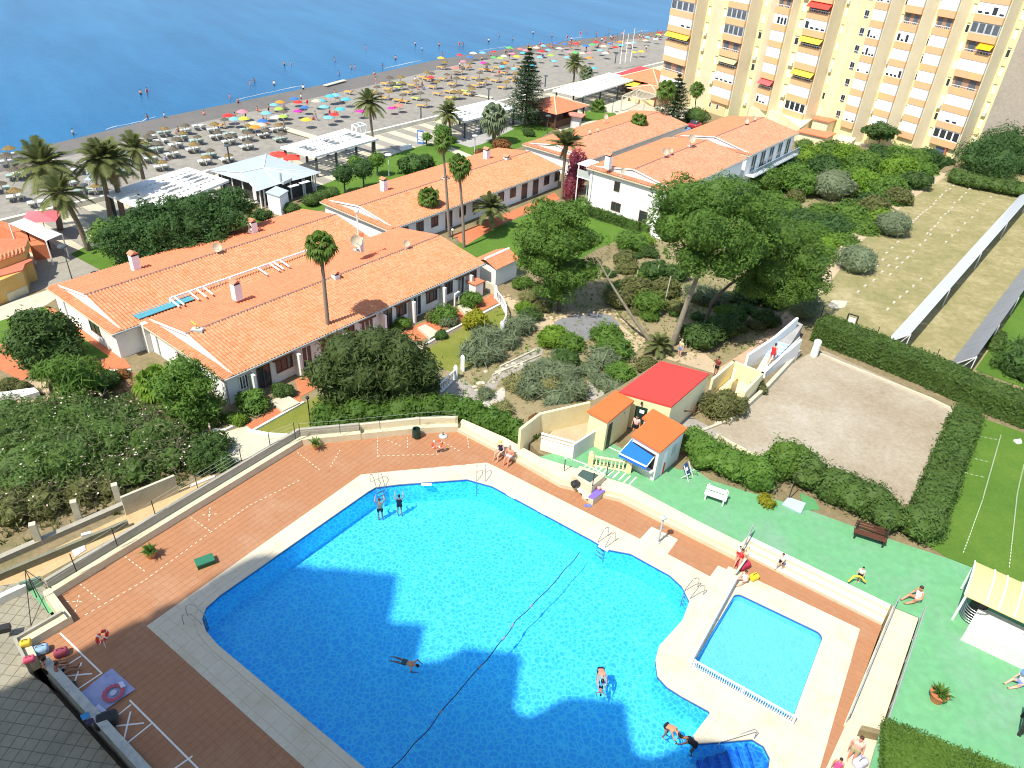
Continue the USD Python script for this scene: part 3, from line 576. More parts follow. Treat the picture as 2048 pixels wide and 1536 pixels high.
for k, (x0, x1, y0, y1) in enumerate(((724, 733, 462, 444), (736, 747, 468, 448), (750, 768, 476, 456))):
    p, q = on_u(46.42, x0, y0), on_u(46.42, x1, y1); v0_, v1_ = sorted((uvof(p)[1], uvof(q)[1])); opening(H3, 'window', 0, 46.44, (v0_, -.2), (v1_, .65), m_wframe, m_win, 1)
p = on_u(78.3, 1123, 330); opening(H4, 'window', 0, 78.34, (uvof(p)[1] - .4, -.4), (uvof(p)[1] + .4, .6), m_wframe, m_win, 1)
# white pillar at the corner between the two nearest houses, with its lean-to wall
solo('yard_wall', 'bright white yard wall with thick pillar where the two nearest row houses meet', 'wall', B().box((21.0, -52.3, ZG), (21.35, -50.9, 1.05), UV3).box((20.95, -51.0, ZG), (21.4, -50.6, 1.25), UV3), m_wall)
solo('teal_gutter_cover', 'teal plastic strip roof between the two nearest row houses', 'roof panel', B().box((21.1, -52.5, 1.0), (25.6, -51.3, 1.05), UV3, (0, 0, .36)), M('teal_plastic', (.08, .30, .36), .1, 3, .5))
# white open beams over the yard between the houses
pg = thing('yard_pergola', 'white open beam frame over the yard between the two nearest row houses', 'pergola')
e0, e1 = A(339, 597, 1.75), A(628, 504, 1.75)
ux0, vx0 = uvof(e0); ux1, vx1 = uvof(e1)
part(pg, 'long_beam', B().bar(W(ux0, vx0, 1.75), W(ux1, vx0, 1.75), .12, .12), m_whitep)
for px in (339, 350, 382, 398, 412, 466, 524, 548, 556, 568, 626):
    s = (px - 339) / (626 - 339.); uu = ux0 + (ux1 - ux0) * (s * .8 + s * s * .2); part(pg, 'cross_beam', B().bar(W(uu, vx0, 1.74), W(uu, vx0 + 1.3, 1.55), .1, .1), m_whitep)
for s in (0, .33, .66, 1): uu = ux0 + (ux1 - ux0) * s; part(pg, 'post', B().bar(W(uu, vx0, .9), W(uu, vx0, 1.7), .08), m_whitep)
# annex at the right end of the nearest house
an = thing('garden_annex', 'small white annex with bright orange tiled roof at the end of the nearest row house', 'annex')
part(an, 'wall', B().box((48.0, -41.9, ZG), (51.0, -39.6, .55), UV3), m_wall)
v, f = tiled(W(47.8, -39.4, .62), UU, np.array(-VV * 1.4 + [0, 0, .55]) / math.hypot(1.4, .55), 3.4, 1.5, .26, .42); v2, f2 = tiled(W(47.8, -42.2, .62), UU, np.array(VV * 1.4 + [0, 0, .55]) / math.hypot(1.4, .55), 3.4, 1.5, .26, .42)
part(an, 'roof', B().add(v, f).add(v2, f2), m_tile_o); part(an, 'ridge', B().tube([W(47.8, -40.8, 1.22), W(51.2, -40.8, 1.22)], .12, 6), m_wall)
bq = thing('brick_barbecue', 'white masonry barbecue with small red tiled cap at the end of the row house', 'barbecue'); o = A(950, 590, ZG); u_, v_ = uvof(o)
part(bq, 'body', B().box((u_ - .5, v_ - .5, ZG), (u_ + .5, v_ + .5, .1), UV3), m_wall); part(bq, 'cap', B().box((u_ - .6, v_ - .6, .1), (u_ + .6, v_ + .6, .2), UV3), m_tile_o)
# ------------------------------------------------------------------ chimneys, dishes, masts on the roofs
def chimney(label, px, py, vline, w=.55, h=.95, cap=True, tilt=0):
    o = on_v(vline, px, py); u_, v_ = uvof(o); z = o[2]
    t = thing('chimney', label, 'chimney', W(u_, v_, z - .35), yaw_of(UU), 'chimneys on the row house roofs')
    part(t, 'stack', B().box((-w / 2, -w / 2, 0), (w / 2, w / 2, h + .35)), m_wall)
    if cap:
        part(t, 'vent', B().box((-w * .38, -w * .38, h + .35), (w * .38, w * .38, h + .5)), m_black); part(t, 'cap_tile', B().add([(-w * .52, -w * .52, h + .5), (w * .52, -w * .52, h + .5), (w * .52, w * .52, h + .5), (-w * .52, w * .52, h + .5), (0, -w * .6, h + .72), (0, w * .6, h + .72)], [[0, 1, 4], [2, 3, 5]]).add([(-w * .6, -w * .6, h + .5), (0, -w * .6, h + .72), (0, w * .6, h + .72), (-w * .6, w * .6, h + .5)], [[0, 3, 2, 1]]).add([(w * .6, -w * .6, h + .5), (w * .6, w * .6, h + .5), (0, w * .6, h + .72), (0, -w * .6, h + .72)], [[0, 1, 2, 3]]), m_tile_p)
    return t
for lab, px, py, vl in (('white chimney with tiled cap on the second row house, far left', 271, 532, -58.5), ('white chimney with tiled cap on the second row house, by the tall dark hedge', 507, 464, -58.5), ('white chimney rising from the sunny far slope of the nearest row house', 474, 590, -48.0), ('stubby white chimney on the ridge of the nearest row house, next to the palm trunk', 672, 560, -45.6), ('white chimney on the far slope of the low row house, left of the tall palms', 768, 378, -59.0), ('white chimney on the low row house, far slope beside the flower hedge', 973, 316, -59.0), ('stub chimney on the ridge of the low row house left of the thin palm', 890, 364, -56.7), ('conical pale vent on the ridge of the low row house', 1013, 323, -56.7), ('chimney at the left end of the two storey house roof', 1216, 330, -42.0)):
    chimney(lab, px, py, vl, .5 if 'stub' in lab else .6, .5 if ('stub' in lab or 'conical' in lab) else .95)
def dish_make():
    t = thing('satellite_dish', 'satellite dish', 'satellite dish'); th = np.linspace(0, 1, 5); b = B(); n = 14
    b.lathe([(r * .45, .12 * r * r) for r in th], n); v = b.v[0]; R = np.array([[1, 0, 0], [0, math.cos(1.1), -math.sin(1.1)], [0, math.sin(1.1), math.cos(1.1)]])
    m = M('dish_cream', (.55, .48, .34), .1, 3, .6)
    part(t, 'reflector', B().add(v @ R.T + [0, 0, .75], b.f[0]), m); part(t, 'mast', B().bar((0, .05, 0), (0, .05, .8), .06), m_gray); part(t, 'arm', B().bar((0, 0, .62), (0, -.45, .8), .03), m_gray); part(t, 'foot', B().box((-.18, -.15, 0), (.18, .25, .06)), m_gray)
    return t
DISH = Proto(dish_make)
for px, py, vl, sc, lab in ((713, 500, -47.2, 1.6, 'big cream dish leaning by the white mast on the nearest row house'), (813, 496, -45.8, .9, 'pale dish edge-on upon the ridge of the nearest row house, right part'), (436, 508, -56.0, 1.2, 'dish lying low on the ridge of the second row house'), (1210, 242, -58.5, 1.2, 'large cream dish on the far slope of the bougainvillea row house'), (1177, 268, -56, .8, 'small dish on the ridge of the bougainvillea row house, nearest the date palm'), (1193, 263, -56, .7, 'smallest dish on the bougainvillea row house ridge'), (1328, 315, -39.2, 1.3, 'left dish of the pair on the two storey ridge'), (1340, 308, -39.2, .9, 'right smaller dish of the pair on the two storey ridge'), (1380, 292, -39.2, 1.6, 'big white dish at the far end of the two storey ridge'), (1490, 252, -39.2, 1.3, 'dish on the ridge of the balcony house'), (1507, 243, -39.2, .9, 'small dish on the ridge of the balcony house'), (1244, 352, -37.5, 1.0, 'cream dish above the gable skirt of the two storey house')):
    o = on_v(vl, px, py); DISH.put(o - [0, 0, .05], .6, lab, 'satellite dishes on the roofs', sc * .72)
ms = thing('antenna_mast', 'white service mast with round lamp head and meter boxes on the nearest row house roof', 'mast'); o = on_v(-47.4, 722, 498); 
part(ms, 'box', B().box((-.25, -.2, -.2), (.25, .2, 1.1), o=o), m_wall); part(ms, 'pole', B().tube([o + [-.2, .2, 0], o + [-.2, .2, 3.2]], .06, 6), m_whitep); part(ms, 'lamp_head', B().ball(o + [-.2, .2, 3.3], .2), m_whitep, smooth=True); part(ms, 'cable_box', B().box((-.1, -.1, 1.1), (.25, .15, 1.5), o=o), m_tile_o)
an_ = thing('tv_antenna', 'yellow and black aerial bracket at the near ridge end of the nearest row house', 'antenna'); o = on_v(-45.8, 392, 662)
part(an_, 'bracket', B().tube([o, o + [.1, 0, .5], o + [-.3, .2, .7]], .05, 5), M('yellow_paint', (.75, .45, .03), .1, 3, .5)); part(an_, 'clamp', B().box((-.3, -.2, -.05), (.5, .25, .18), o=o), m_gray)
# ------------------------------------------------------------------ apartment tower with a saw-tooth front
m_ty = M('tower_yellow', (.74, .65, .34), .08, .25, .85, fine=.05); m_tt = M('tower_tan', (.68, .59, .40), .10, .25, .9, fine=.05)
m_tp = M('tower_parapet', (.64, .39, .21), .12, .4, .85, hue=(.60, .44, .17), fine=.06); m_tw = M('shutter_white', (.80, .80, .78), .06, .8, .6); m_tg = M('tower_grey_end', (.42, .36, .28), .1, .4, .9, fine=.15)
m_base = M('tower_base', (.74, .52, .28), .1, .3, .85)
TB, TA = A(1339, 166, 2)[:2], A(1892, 271.5, 2)[:2]
TD = (TA - TB) / np.linalg.norm(TA - TB); FAZ = rad(146); FD = np.array([math.sin(FAZ), math.cos(FAZ)]); BK = np.array([-TD[1], TD[0]])
if BK @ TB < 0: BK = -BK
def onl(s): return TB + TD * s
def hit(P, s):
    """Along FD from P to where the sight line through line point s passes."""
    Q = onl(s); m = np.array([[FD[0], -Q[0]], [FD[1], -Q[1]]]); k = np.linalg.solve(m, -P); return P + FD * k[0]
# (start, end of front, bays [(from, to)]) in metres along the line
TEETH = [(-1.64, 2.5, [(-1.6, 2.45)]), (4.3, 5.4, []), (6.8, 11.2, [(7.95, 11.15)]), (13.05, 14.3, []), (15.4, 17.6, [(15.45, 17.55)]), (18.7, 23.5, [(20.2, 23.45)]), (25.1, 25.95, []), (27.45, 31.2, [(29.35, 31.15)]), (32.9, 35.7, [(33.4, 35.65)]), (37.2, 39.9, [(37.65, 39.85)]), (41.2, 45.8, [(42.2, 45.75)]), (47.0, 48.1, [])]
ST, Z1, NF = 2.33, .95, 12     # storey height, floor level of the first storey above the base, storeys
tower = thing('apartment_tower', 'tall yellow apartment tower with stepped front of white shuttered bays and orange parapets', 'apartment block')
pts = []
for i, (s0, s1, _) in enumerate(TEETH):
    P = onl(s0); pts += [P, hit(P, s1)]
endw = [onl(TEETH[-1][1]) + BK * 12, onl(-1.64) + BK * 12]
Q_ = hit(onl(47.0), 48.1); back = Q_ + (A(2000, 286, -1.2)[:2] - A(1962, 282, -1.2)[:2]) / np.linalg.norm(A(2000, 286, -1.2)[:2] - A(1962, 282, -1.2)[:2]) * 9.5
ZTOP = Z1 + ST * NF
poly_pts = pts + [back, onl(-1.64) + BK * 10]
part(tower, 'wall', B().prism(poly_pts, ZG - .5, ZTOP), m_ty)
# shade of the returns coloured in tan, grey on the end wall: thin skins 3 cm proud
sk = B()
for i in range(len(TEETH) - 1):
    Q = pts[2 * i + 1]; N = pts[2 * i + 2]; d = N - Q; n = np.array([d[1], -d[0]]); n /= np.linalg.norm(n)
    if n @ TD < 0: n = -n
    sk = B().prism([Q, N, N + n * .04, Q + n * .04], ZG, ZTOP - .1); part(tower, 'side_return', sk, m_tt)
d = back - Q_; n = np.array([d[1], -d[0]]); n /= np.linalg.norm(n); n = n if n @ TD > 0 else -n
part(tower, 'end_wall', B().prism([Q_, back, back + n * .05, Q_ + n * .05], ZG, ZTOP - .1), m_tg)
part(tower, 'roof_parapet', B().shp(Polygon(poly_pts).buffer(.15).difference(Polygon(poly_pts).buffer(-.2)), ZTOP, ZTOP + .8), m_ty)
FN = np.array([FD[1], -FD[0]]);  FN = FN if FN @ BK < 0 else -FN
def fbox(P, a, c, z0, z1, d0, d1):
    """Box on a front: a..c along FD from P, d0..d1 outward."""
    q = [P + FD * a + FN * d0, P + FD * c + FN * d0, P + FD * c + FN * d1, P + FD * a + FN * d1]; return B().prism(q, z0, z1)
AWN = {'yellow': M('awning_yellow', (.80, .55, .05), .1, 2, .9), 'red': M('awning_red', (.75, .06, .04), .1, 2, .9), 'lime': M('awning_lime', (.65, .62, .06), .1, 2, .9), 'orange': M('awning_orange', (.85, .42, .01), .1, 2, .9), 'pink': M('awning_pink', (.78, .10, .10), .1, 2, .9), 'olive': M('awning_olive', (.42, .40, .22), .1, 2, .9)}
m_shade = M('loggia_wall', (.34, .20, .13), .2, 1, .9); m_greyp = M('bay_grey', (.45, .47, .48), .08, 1, .6); m_glas = M('loggia_glass', (.10, .11, .12), .3, 1, .15, spec=.6)  # flat loggia panel coloured dark for the shade of its recess
# what is seen per bay, from the first storey up: s shutters closed, w shutters with small windows, o open loggia, g glazed, awning letters
SPEC = {0: 'ssoyogwswsss', 2: 'soAogssgsggs', 4: 'wpsssswoswss', 5: 'glLsewLsrsss', 7: 'wssswwwsssww', 8: 'ssssswsosgss', 9: 'ssssssssosgs', 10: 'gwsosewogwss'}
SPEC[0] = 'sosywgwswsss'; SPEC[2] = 'swaoggsgssss'; SPEC[4] = 'wpssswosowss'; SPEC[5] = 'gsLvlwrswsss'; SPEC[7] = 'wsswwwswwsww'; SPEC[8] = 'ssswswosgsgs'; SPEC[9] = 'ssssssosgsss'; SPEC[10] = 'gwsosygwwsss'
AW = {'y': 'yellow', 'r': 'red', 'l': 'lime', 'L': 'lime', 'p': 'pink', 'a': 'olive', 'v': 'lime'}
SPEC[10] = 'gwsosOgwwsss'; AW['O'] = 'orange'; SPEC[5] = 'gsLslwrswsss'
g = np.random.default_rng(5)
for i, (s0, s1, bays) in enumerate(TEETH):
    P = onl(s0); L = np.linalg.norm(hit(P, s1) - P)
    for (b0, b1) in bays:
        a, c = (np.linalg.norm(hit(P, x) - P) * (1 if x > s0 else 0) for x in (b0, b1)); c = min(c, L - .03)
        for k in range(NF):
            z = Z1 + k * ST; sp = SPEC[i][k]
            if i == 0 and k == 0: pass
            pr = part(tower, 'balcony_parapet', fbox(P, a, c, z - .12, z + .80, .0, .42), m_tp)
            pz0, pz1 = z + .80, z + ST - .12
            if sp in 'sw':
                n = 4; bay = part(tower, 'shutter_bay', fbox(P, a + .02, c - .02, pz0, pz1, 0, .37), m_tw)
                for q in range(n if False else 3):
                    x = a + (c - a) * (q + 1) / 4; part(bay, 'mullion', fbox(P, x - .02, x + .02, pz0 + .03, pz1 - .03, .37, .395), m_greyp)
                if sp == 'w':
                    for q in range(4):
                        if g.random() < .75:
                            x = a + (c - a) * (q + .22) / 4; hi = pz0 + (.35 if g.random() < .7 else 1.0); part(bay, 'pane', fbox(P, x, x + (c - a) * .15, pz0 + .1, min(hi, pz1 - .1), .372, .385), m_win)
                part(bay, 'side_glazing', B().prism([P + FD * (c - .02) + FN * .02, P + FD * (c - .015) + FN * .35, P + FD * (c - .005) + FN * .35, P + FD * (c - .005) + FN * .02], pz0 + .05, pz1 - .05), m_greyp)
            elif sp == 'g':
                bay = part(tower, 'glazed_bay', fbox(P, a + .02, c - .02, pz0, pz1, 0, .33), m_greyp if k > 2 else m_tw)
                for q in range(4):
                    x = a + (c - a) * (q + .12) / 4; part(bay, 'pane', fbox(P, x, x + (c - a) * .19, pz0 + .15, pz1 - .15, .332, .345), m_win if k < 2 else m_glas)
            else:
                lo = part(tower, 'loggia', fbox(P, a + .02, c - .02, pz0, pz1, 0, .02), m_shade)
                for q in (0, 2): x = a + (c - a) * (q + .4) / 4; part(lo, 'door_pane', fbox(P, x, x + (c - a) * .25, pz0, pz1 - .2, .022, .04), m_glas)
                rl = B()
                for q in range(9): x = a + (c - a) * (q + .5) / 9; rl.add(*fbox(P, x - .015, x + .015, pz0, pz0 + .3, .36, .39).arr())
                rl.add(*fbox(P, a, c, pz0 + .28, pz0 + .34, .35, .4).arr()); part(lo, 'railing', rl, m_tw)
                if sp in AW:
                    q0, q1 = P + FD * a, P + FD * c; mid = (a + c) / 2
                    aa, cc = (mid, c) if sp == 'O' else (a, c)
                    q0, q1 = P + FD * aa, P + FD * cc
                    v = [np.r_[q0 + FN * .05, pz1 + .05], np.r_[q1 + FN * .05, pz1 + .05], np.r_[q1 + FN * .95, pz1 - .75], np.r_[q0 + FN * .95, pz1 - .75]]; v += [x - [0, 0, .03] for x in v]
                    part(lo, 'awning', B().add(v, [[0, 1, 2, 3], [7, 6, 5, 4], [0, 4, 5, 1], [1, 5, 6, 2], [2, 6, 7, 3], [3, 7, 4, 0]]), AWN[AW[sp]])
    # narrow yellow strips with small windows, shutters and air conditioners
    lo_ = 0; hi_ = (np.linalg.norm(hit(P, bays[0][0]) - P) if bays and bays[0][0] - s0 > .3 else (L if not bays else 0))
    if hi_ > .25:
        w = hi_ - lo_; big = i == 7
        for k in range(NF):
            z = Z1 + k * ST
            if big:
                wn = part(tower, 'window', fbox(P, w * .32, w * .68, z + .75, z + 1.85, 0, .05), m_wframe)
                part(wn, 'pane', fbox(P, w * .35, w * .50, z + 1.1, z + 1.8, .051, .06), m_win); part(wn, 'pane', fbox(P, w * .51, w * .65, z + 1.1, z + 1.8, .051, .06), m_win); part(wn, 'lower_pane', fbox(P, w * .35, w * .65, z + .8, z + 1.02, .051, .06), m_glas)
            else:
                part(tower, 'shutter', fbox(P, w * .3, w * .72, z + .55, z + 1.7, 0, .04), M('strip_shutter', (.78, .74, .58), .08, 1, .7))
                if g.random() < .75: part(tower, 'vent_slot', fbox(P, w * .28, w * .7, z + 1.78, z + 1.88, 0, .06), M('slot_brown', (.28, .2, .12), .1, 2, .8))
                if g.random() < .22: part(tower, 'window', fbox(P, w * .34, w * .68, z + .7, z + 1.6, .04, .06), m_win)
                if g.random() < .28: part(tower, 'air_conditioner', fbox(P, w * .3, w * .75, z - .05, z + .42, 0, .32), M('ac_white', (.55, .55, .5), .1, 3, .6))
# ground floor pieces
P = onl(42.2); part(tower, 'entrance_door', fbox(onl(41.2), 2.2, 3.6, ZG, .55, .03, .09), M('slate_blue_door', (.10, .13, .20), .2, 2, .4)); part(tower, 'entrance_column', fbox(onl(41.2), 3.7, 3.95, ZG, .8, .02, .3), M('brick_red', (.40, .15, .08), .2, 3, .9))
for i, s0, ww in ((2, 6.8, 4.8), (0, -1.64, 4.4)):
    P = onl(s0); part(tower, 'ground_floor_band', fbox(P, 0, ww, ZG, Z1 - .2, .02, .1), m_base)
    for q in (.25, .6): wn = part(tower, 'arched_window', fbox(P, ww * q, ww * q + .5, -.4, .45, .1, .14), m_wframe); part(wn, 'pane', fbox(P, ww * q + .07, ww * q + .43, -.3, .38, .141, .15), m_win)
# low cream annexes at the foot of the tower
def annex(label, px, z0, z1, roof=None, name='tower_annex', mat=m_base):
    t = thing(name, label, 'annex'); P = Polygon(AP(px, z1)).buffer(0); part(t, 'wall', B().shp(P, z0, z1), mat)
    if roof is not None: part(t, 'roof', B().shp(P.buffer(.25, join_style=2), z1, z1 + .14), roof)
    return t
cream = M('annex_cream', (.76, .64, .40), .1, .4, .85)
annex('cream stair block with small terracotta canopy at the foot of the tower', [(1627, 238), (1657, 245), (1672, 240), (1640, 231)], ZG, 1.3, m_tile_o, mat=cream)
annex('long low cream annex with terracotta edge behind the balcony house', [(1598, 264), (1652, 276), (1668, 268), (1612, 258)], ZG, .6, m_tile_o, mat=cream)
annex('cream wall block behind the tiled balcony house', [(1500, 214), (1560, 226), (1600, 256), (1625, 238), (1560, 208)], ZG, .9, None, mat=cream)
annex('low cream doorway block right of the stair block', [(1670, 278), (1702, 286), (1712, 276), (1682, 268)], ZG, .4, None, mat=cream)
# ------------------------------------------------------------------ stepped block on the near side; its unseen roofline is shaped to shade the pool
sh_px = [(0, 1380, -.3), (58, 1353, -.3), (161, 1298, 0), (202, 1276, 0), (239, 1257, 0), (273, 1240, 0), (294, 1237, 0), (308, 1219, 0), (352, 1201, 0), (361, 1202, 0), (372, 1189, 0), (410, 1168, 0), (420, 1158, 0), (468, 1131, 0), (502, 1113, 0), (533, 1107, 0), (560, 1109, 0)]
sh_px += [(680 + x / 2.926, 1011 + y / 2.926, -1.55) for x, y in ((-230, 340), (-120, 366), (0, 366), (230, 390), (335, 402), (342, 420), (320, 560), (290, 670), (330, 686), (500, 692), (470, 830), (440, 908), (500, 912), (590, 905), (730, 830), (900, 850), (1050, 860), (1062, 900), (1040, 1050), (1020, 1180), (1060, 1222), (1130, 1230), (1280, 1140), (1320, 1122), (1500, 1130), (1672, 1150), (1690, 1300), (1730, 1450), (1780, 1470), (1860, 1470), (1960, 1420), (2040, 1400), (2230, 1400), (2300, 1440), (2330, 1600), (2400, 1800))]
Y0 = -1.6
prof = []
for x, y, z in sh_px:
    p = A(x, y, z); t_ = (p[1] - Y0) / -SUN[1]; prof.append((p[0] + SUN[0] * t_, p[2] + SUN[2] * t_))
nb = thing('stepped_block', 'unseen stepped cream apartment block, roofline shaped to throw the jagged shadow over the pool', 'apartment block')
xl, xr = prof[0][0] - 14, prof[-1][0]
prof = [(xl, prof[0][1] - 5)] + prof
P = Polygon([(xl, 26)] + prof + [(xr, 26)]).buffer(0)
m_nb = M('block_cream', (.70, .62, .44), .1, .4, .85)
for g_ in getattr(P, 'geoms', [P]):
    m = trimesh.creation.extrude_polygon(g_, .35, engine='earcut'); v = np.array(m.vertices); v = np.stack([v[:, 0], Y0 - v[:, 2], v[:, 1]], 1); part(nb, 'roof_parapet', B().add(v, m.faces), m_nb)  # thin tall wall, its top cut to cast the pool shadow outline
part(nb, 'wall', B().box((xl, -14, ZG - .3), (24, Y0 - .37, 27.5)), m_nb)
for k in range(9):
    z = .6 + k * 2.95; part(nb, 'balcony_slab', B().box((xl, Y0 - .36, z), (22, -.9, z + .18)), m_nb)
    for q in range(12): x = xl + 2 + q * (22 - xl) / 12; w = part(nb, 'window', B().box((x, Y0 - .368, z + .3), (x + 2, Y0 - .32, z + 2.3)), m_wframe); part(w, 'pane', B().box((x + .1, Y0 - .32, z + .4), (x + 1.9, Y0 - .31, z + 2.2)), m_win)

# ------------------------------------------------------------------ foliage
def leaf_mat(name, col, var=.35, isl=.32, trans=.36, hue=None, rnd=.06, scale=.6): return M(name, col, var, scale, .6, spec=.25, isl=isl, trans=trans, hue=hue, rnd=rnd)
LF = {k: leaf_mat('leaf_' + k, c, **o) for k, c, o in (('pine', (.145, .269, .041), dict(hue=(.083, .172, .033))), ('dark', (.097, .186, .041), dict(hue=(.062, .131, .034))), ('ficus', (.086, .186, .047), {}), ('citrus', (.159, .297, .044), dict(hue=(.103, .214, .039))), ('bright', (.228, .4, .039), {}), ('lime', (.414, .42, .028), {}), ('grey', (.276, .345, .186), dict(hue=(.193, .255, .124))), ('olive', (.221, .241, .076), {}),
    ('magnolia', (.179, .269, .069), dict(isl=.6, hue=(.117, .172, .048))), ('hedge', (.131, .228, .048), {}), ('ivy', (.145, .29, .041), dict(isl=.45)), ('purple', (.414, .083, .124), dict(hue=(.221, .083, .083))), ('palm', (.221, .255, .083), dict(isl=.3, hue=(.166, .2, .069))), ('fan', (.159, .276, .041), {}), ('dry', (.42, .345, .166), dict(trans=.1)), ('rust', (.359, .166, .055), {}), ('oleander', (.166, .29, .062), dict(isl=.4, hue=(.166, .221, .083))), ('twig', (.373, .304, .207), dict(trans=.01, isl=.4)), ('straw', (.42, .42, .166), {}), ('conifer', (.062, .124, .044), {}))}
m_trunk = M('bark_grey', (.27, .23, .17), .35, 3, .95, .5, 8); m_barkd = M('bark_dark', (.12, .095, .07), .3, 3, .95, .5, 8); m_palmt = M('palm_trunk', (.20, .155, .105), .3, 5, .95, .6, 10, stretch=(1, 1, 6)); m_palmt2 = M('fan_palm_trunk', (.25, .20, .15), .25, 4, .95, .5, 10, stretch=(1, 1, 5))
def unit(g, n):
    v = g.normal(size=(n, 3)); return v / np.linalg.norm(v, axis=1, keepdims=True)
def quads(c, nrm, size, asp, g, droop=0.0):
    """Leaf quads at c facing roughly nrm."""
    n = len(c); r = unit(g, n); a = np.cross(nrm, r); a /= np.linalg.norm(a, axis=1, keepdims=True) + 1e-9; b = np.cross(nrm, a)
    s = size * g.uniform(.65, 1.35, n); s1 = (s * asp)[:, None]; s2 = (s / asp)[:, None]
    v = np.stack([c - a * s1, c - b * s2 * .8 + a * s1 * .1, c + a * s1, c + b * s2 * .8 + a * s1 * .1], 1).reshape(-1, 3)
    if droop: v[2::4, 2] -= droop * s
    i = np.arange(n) * 4; return v, np.concatenate([np.stack([i, i + 1, i + 2], 1), np.stack([i, i + 2, i + 3], 1)])
def foliage(lobes, leaf=.14, dens=1.0, seed=0, asp=1.5, rough=.28, core=.80, out=.55, droop=0.0, under=.35, sub=4):
    """Leaves over the shells of overlapping lobes (x, y, z, rx, ry, rz) with a ragged mass inside."""
    g = np.random.default_rng(seed); lobes = np.asarray(lobes, float); b = B(); C, Nn = [], []; main = len(lobes)
    if sub: d = unit(g, sub * main); d[:, 2] = np.abs(d[:, 2]) * .9 - .15; L = np.repeat(lobes, sub, 0); w8 = sub > 7; lobes[:, 3:] *= .84 if w8 else 1; lobes = np.vstack([lobes, np.c_[L[:, :3] + d * L[:, 3:] * g.uniform(.8 if w8 else .72, 1.15 if w8 else .95, (len(L), 1)), L[:, 3:] * g.uniform(.28, .46, (len(L), 1))]])
    for k, L in enumerate(lobes):
        r = L[3:]; area = 4 * np.pi * (np.mean(r ** 1.6)) ** (2 / 1.6); n = int(dens * 1.5 * area / (leaf * leaf * 4)) + 30
        d = unit(g, n); keep = (d[:, 2] > -.35) | (g.random(n) < under); d = d[keep]
        f = meshkit.fbm(d * 2.3 + k * 7.1, 3, seed) - .5
        rad_ = 1 + rough * 2.2 * f - g.random(len(d)) ** 2 * .28 + g.random(len(d)) ** 6 * .2
        c = L[:3] + d * r * rad_[:, None]
        inside = np.zeros(len(c), bool)
        for j, Q in enumerate(lobes):
            if j != k: inside |= (((c - Q[:3]) / Q[3:]) ** 2).sum(1) < .55
        c, d = c[~inside], d[~inside]
        C.append(c); nn = d / r; nn /= np.linalg.norm(nn, axis=1, keepdims=True); nn = nn * out + unit(g, len(d)) * (1 - out) * 1.2 + [0, 0, .25]; Nn.append(nn / np.linalg.norm(nn, axis=1, keepdims=True))
        if core and k < main:
            m = trimesh.creation.icosphere(subdivisions=2); f = meshkit.fbm(np.array(m.vertices) * 2.3 + k * 7.1, 3, seed) - .5
            b.add(L[:3] + m.vertices * r * (core + rough * 1.8 * f)[:, None], m.faces)
    v, f = quads(np.vstack(C), np.vstack(Nn), leaf, asp, g, droop); b.add(v, f); return b
def boxhedge(label, px, w, h, z, mat, seed, leaf=.085, dens=1.0, name='hedge', jit=.05):
    L = LineString(AP(px, z)); P = L.buffer(w / 2, cap_style=2, join_style=2); g = np.random.default_rng(seed); b = B(); o = np.array([*L.coords[0], z])
    ring = np.array(P.buffer(-.07).exterior.coords)[:-1]; b.prism(ring - o[:2], 0, h - .06); x0, y0, x1, y1 = P.bounds; import shapely
    n = int((x1 - x0) * (y1 - y0) * dens * .4 / leaf ** 2); c = np.c_[g.uniform(x0, x1, n), g.uniform(y0, y1, n)]; c = c[shapely.contains_xy(P, c[:, 0], c[:, 1])]; T = np.c_[c, np.full(len(c), z + h)]; E = P.exterior; m = int(E.length * h * dens * .4 / leaf ** 2)
    q = np.array([E.interpolate(x).coords[0] for x in g.uniform(0, E.length, m)]); S = np.c_[q, z + g.uniform(0, h, m)]; ctr = np.array([L.interpolate(L.project(Point(*x))).coords[0] for x in q]); ns = np.c_[q - ctr, np.zeros(m)]; ns /= np.linalg.norm(ns, axis=1, keepdims=True)
    C = np.vstack([T, S]) + g.normal(0, 1, (len(T) + m, 3)) * jit + np.vstack([np.c_[0 * T[:, :2], (meshkit.fbm(T * .9, 3, seed) - .5) * .3], ns * ((meshkit.fbm(S * .9, 3, seed) - .5) * .3)[:, None]]) - o
    N = np.vstack([np.tile([0, 0, 1.], (len(T), 1)), ns]); N = N * .6 + unit(g, len(N)) * .6; v, f = quads(C, N / np.linalg.norm(N, axis=1, keepdims=True), leaf, 1.5, g); b.add(v, f)
    t = thing(name, label, 'hedge', o); part(t, 'foliage', b, mat); return t
def vp(base, px, py, depth=0.0):
    """Point of the upright plane through base, square to the view, that the sight line meets; depth pushes it back."""
    h = np.array([base[0], base[1]]); n = h / np.linalg.norm(h); d = CR * (px - 1024) - CU * (py - 768) + CF * FPX
    t = (h @ n + depth) / (d[:2] @ n); return np.array([0, 0, CAM_H]) + d * t
def pxm(p): return np.linalg.norm(np.asarray(p) - [0, 0, CAM_H]) / FPX     # metres per photograph pixel at p
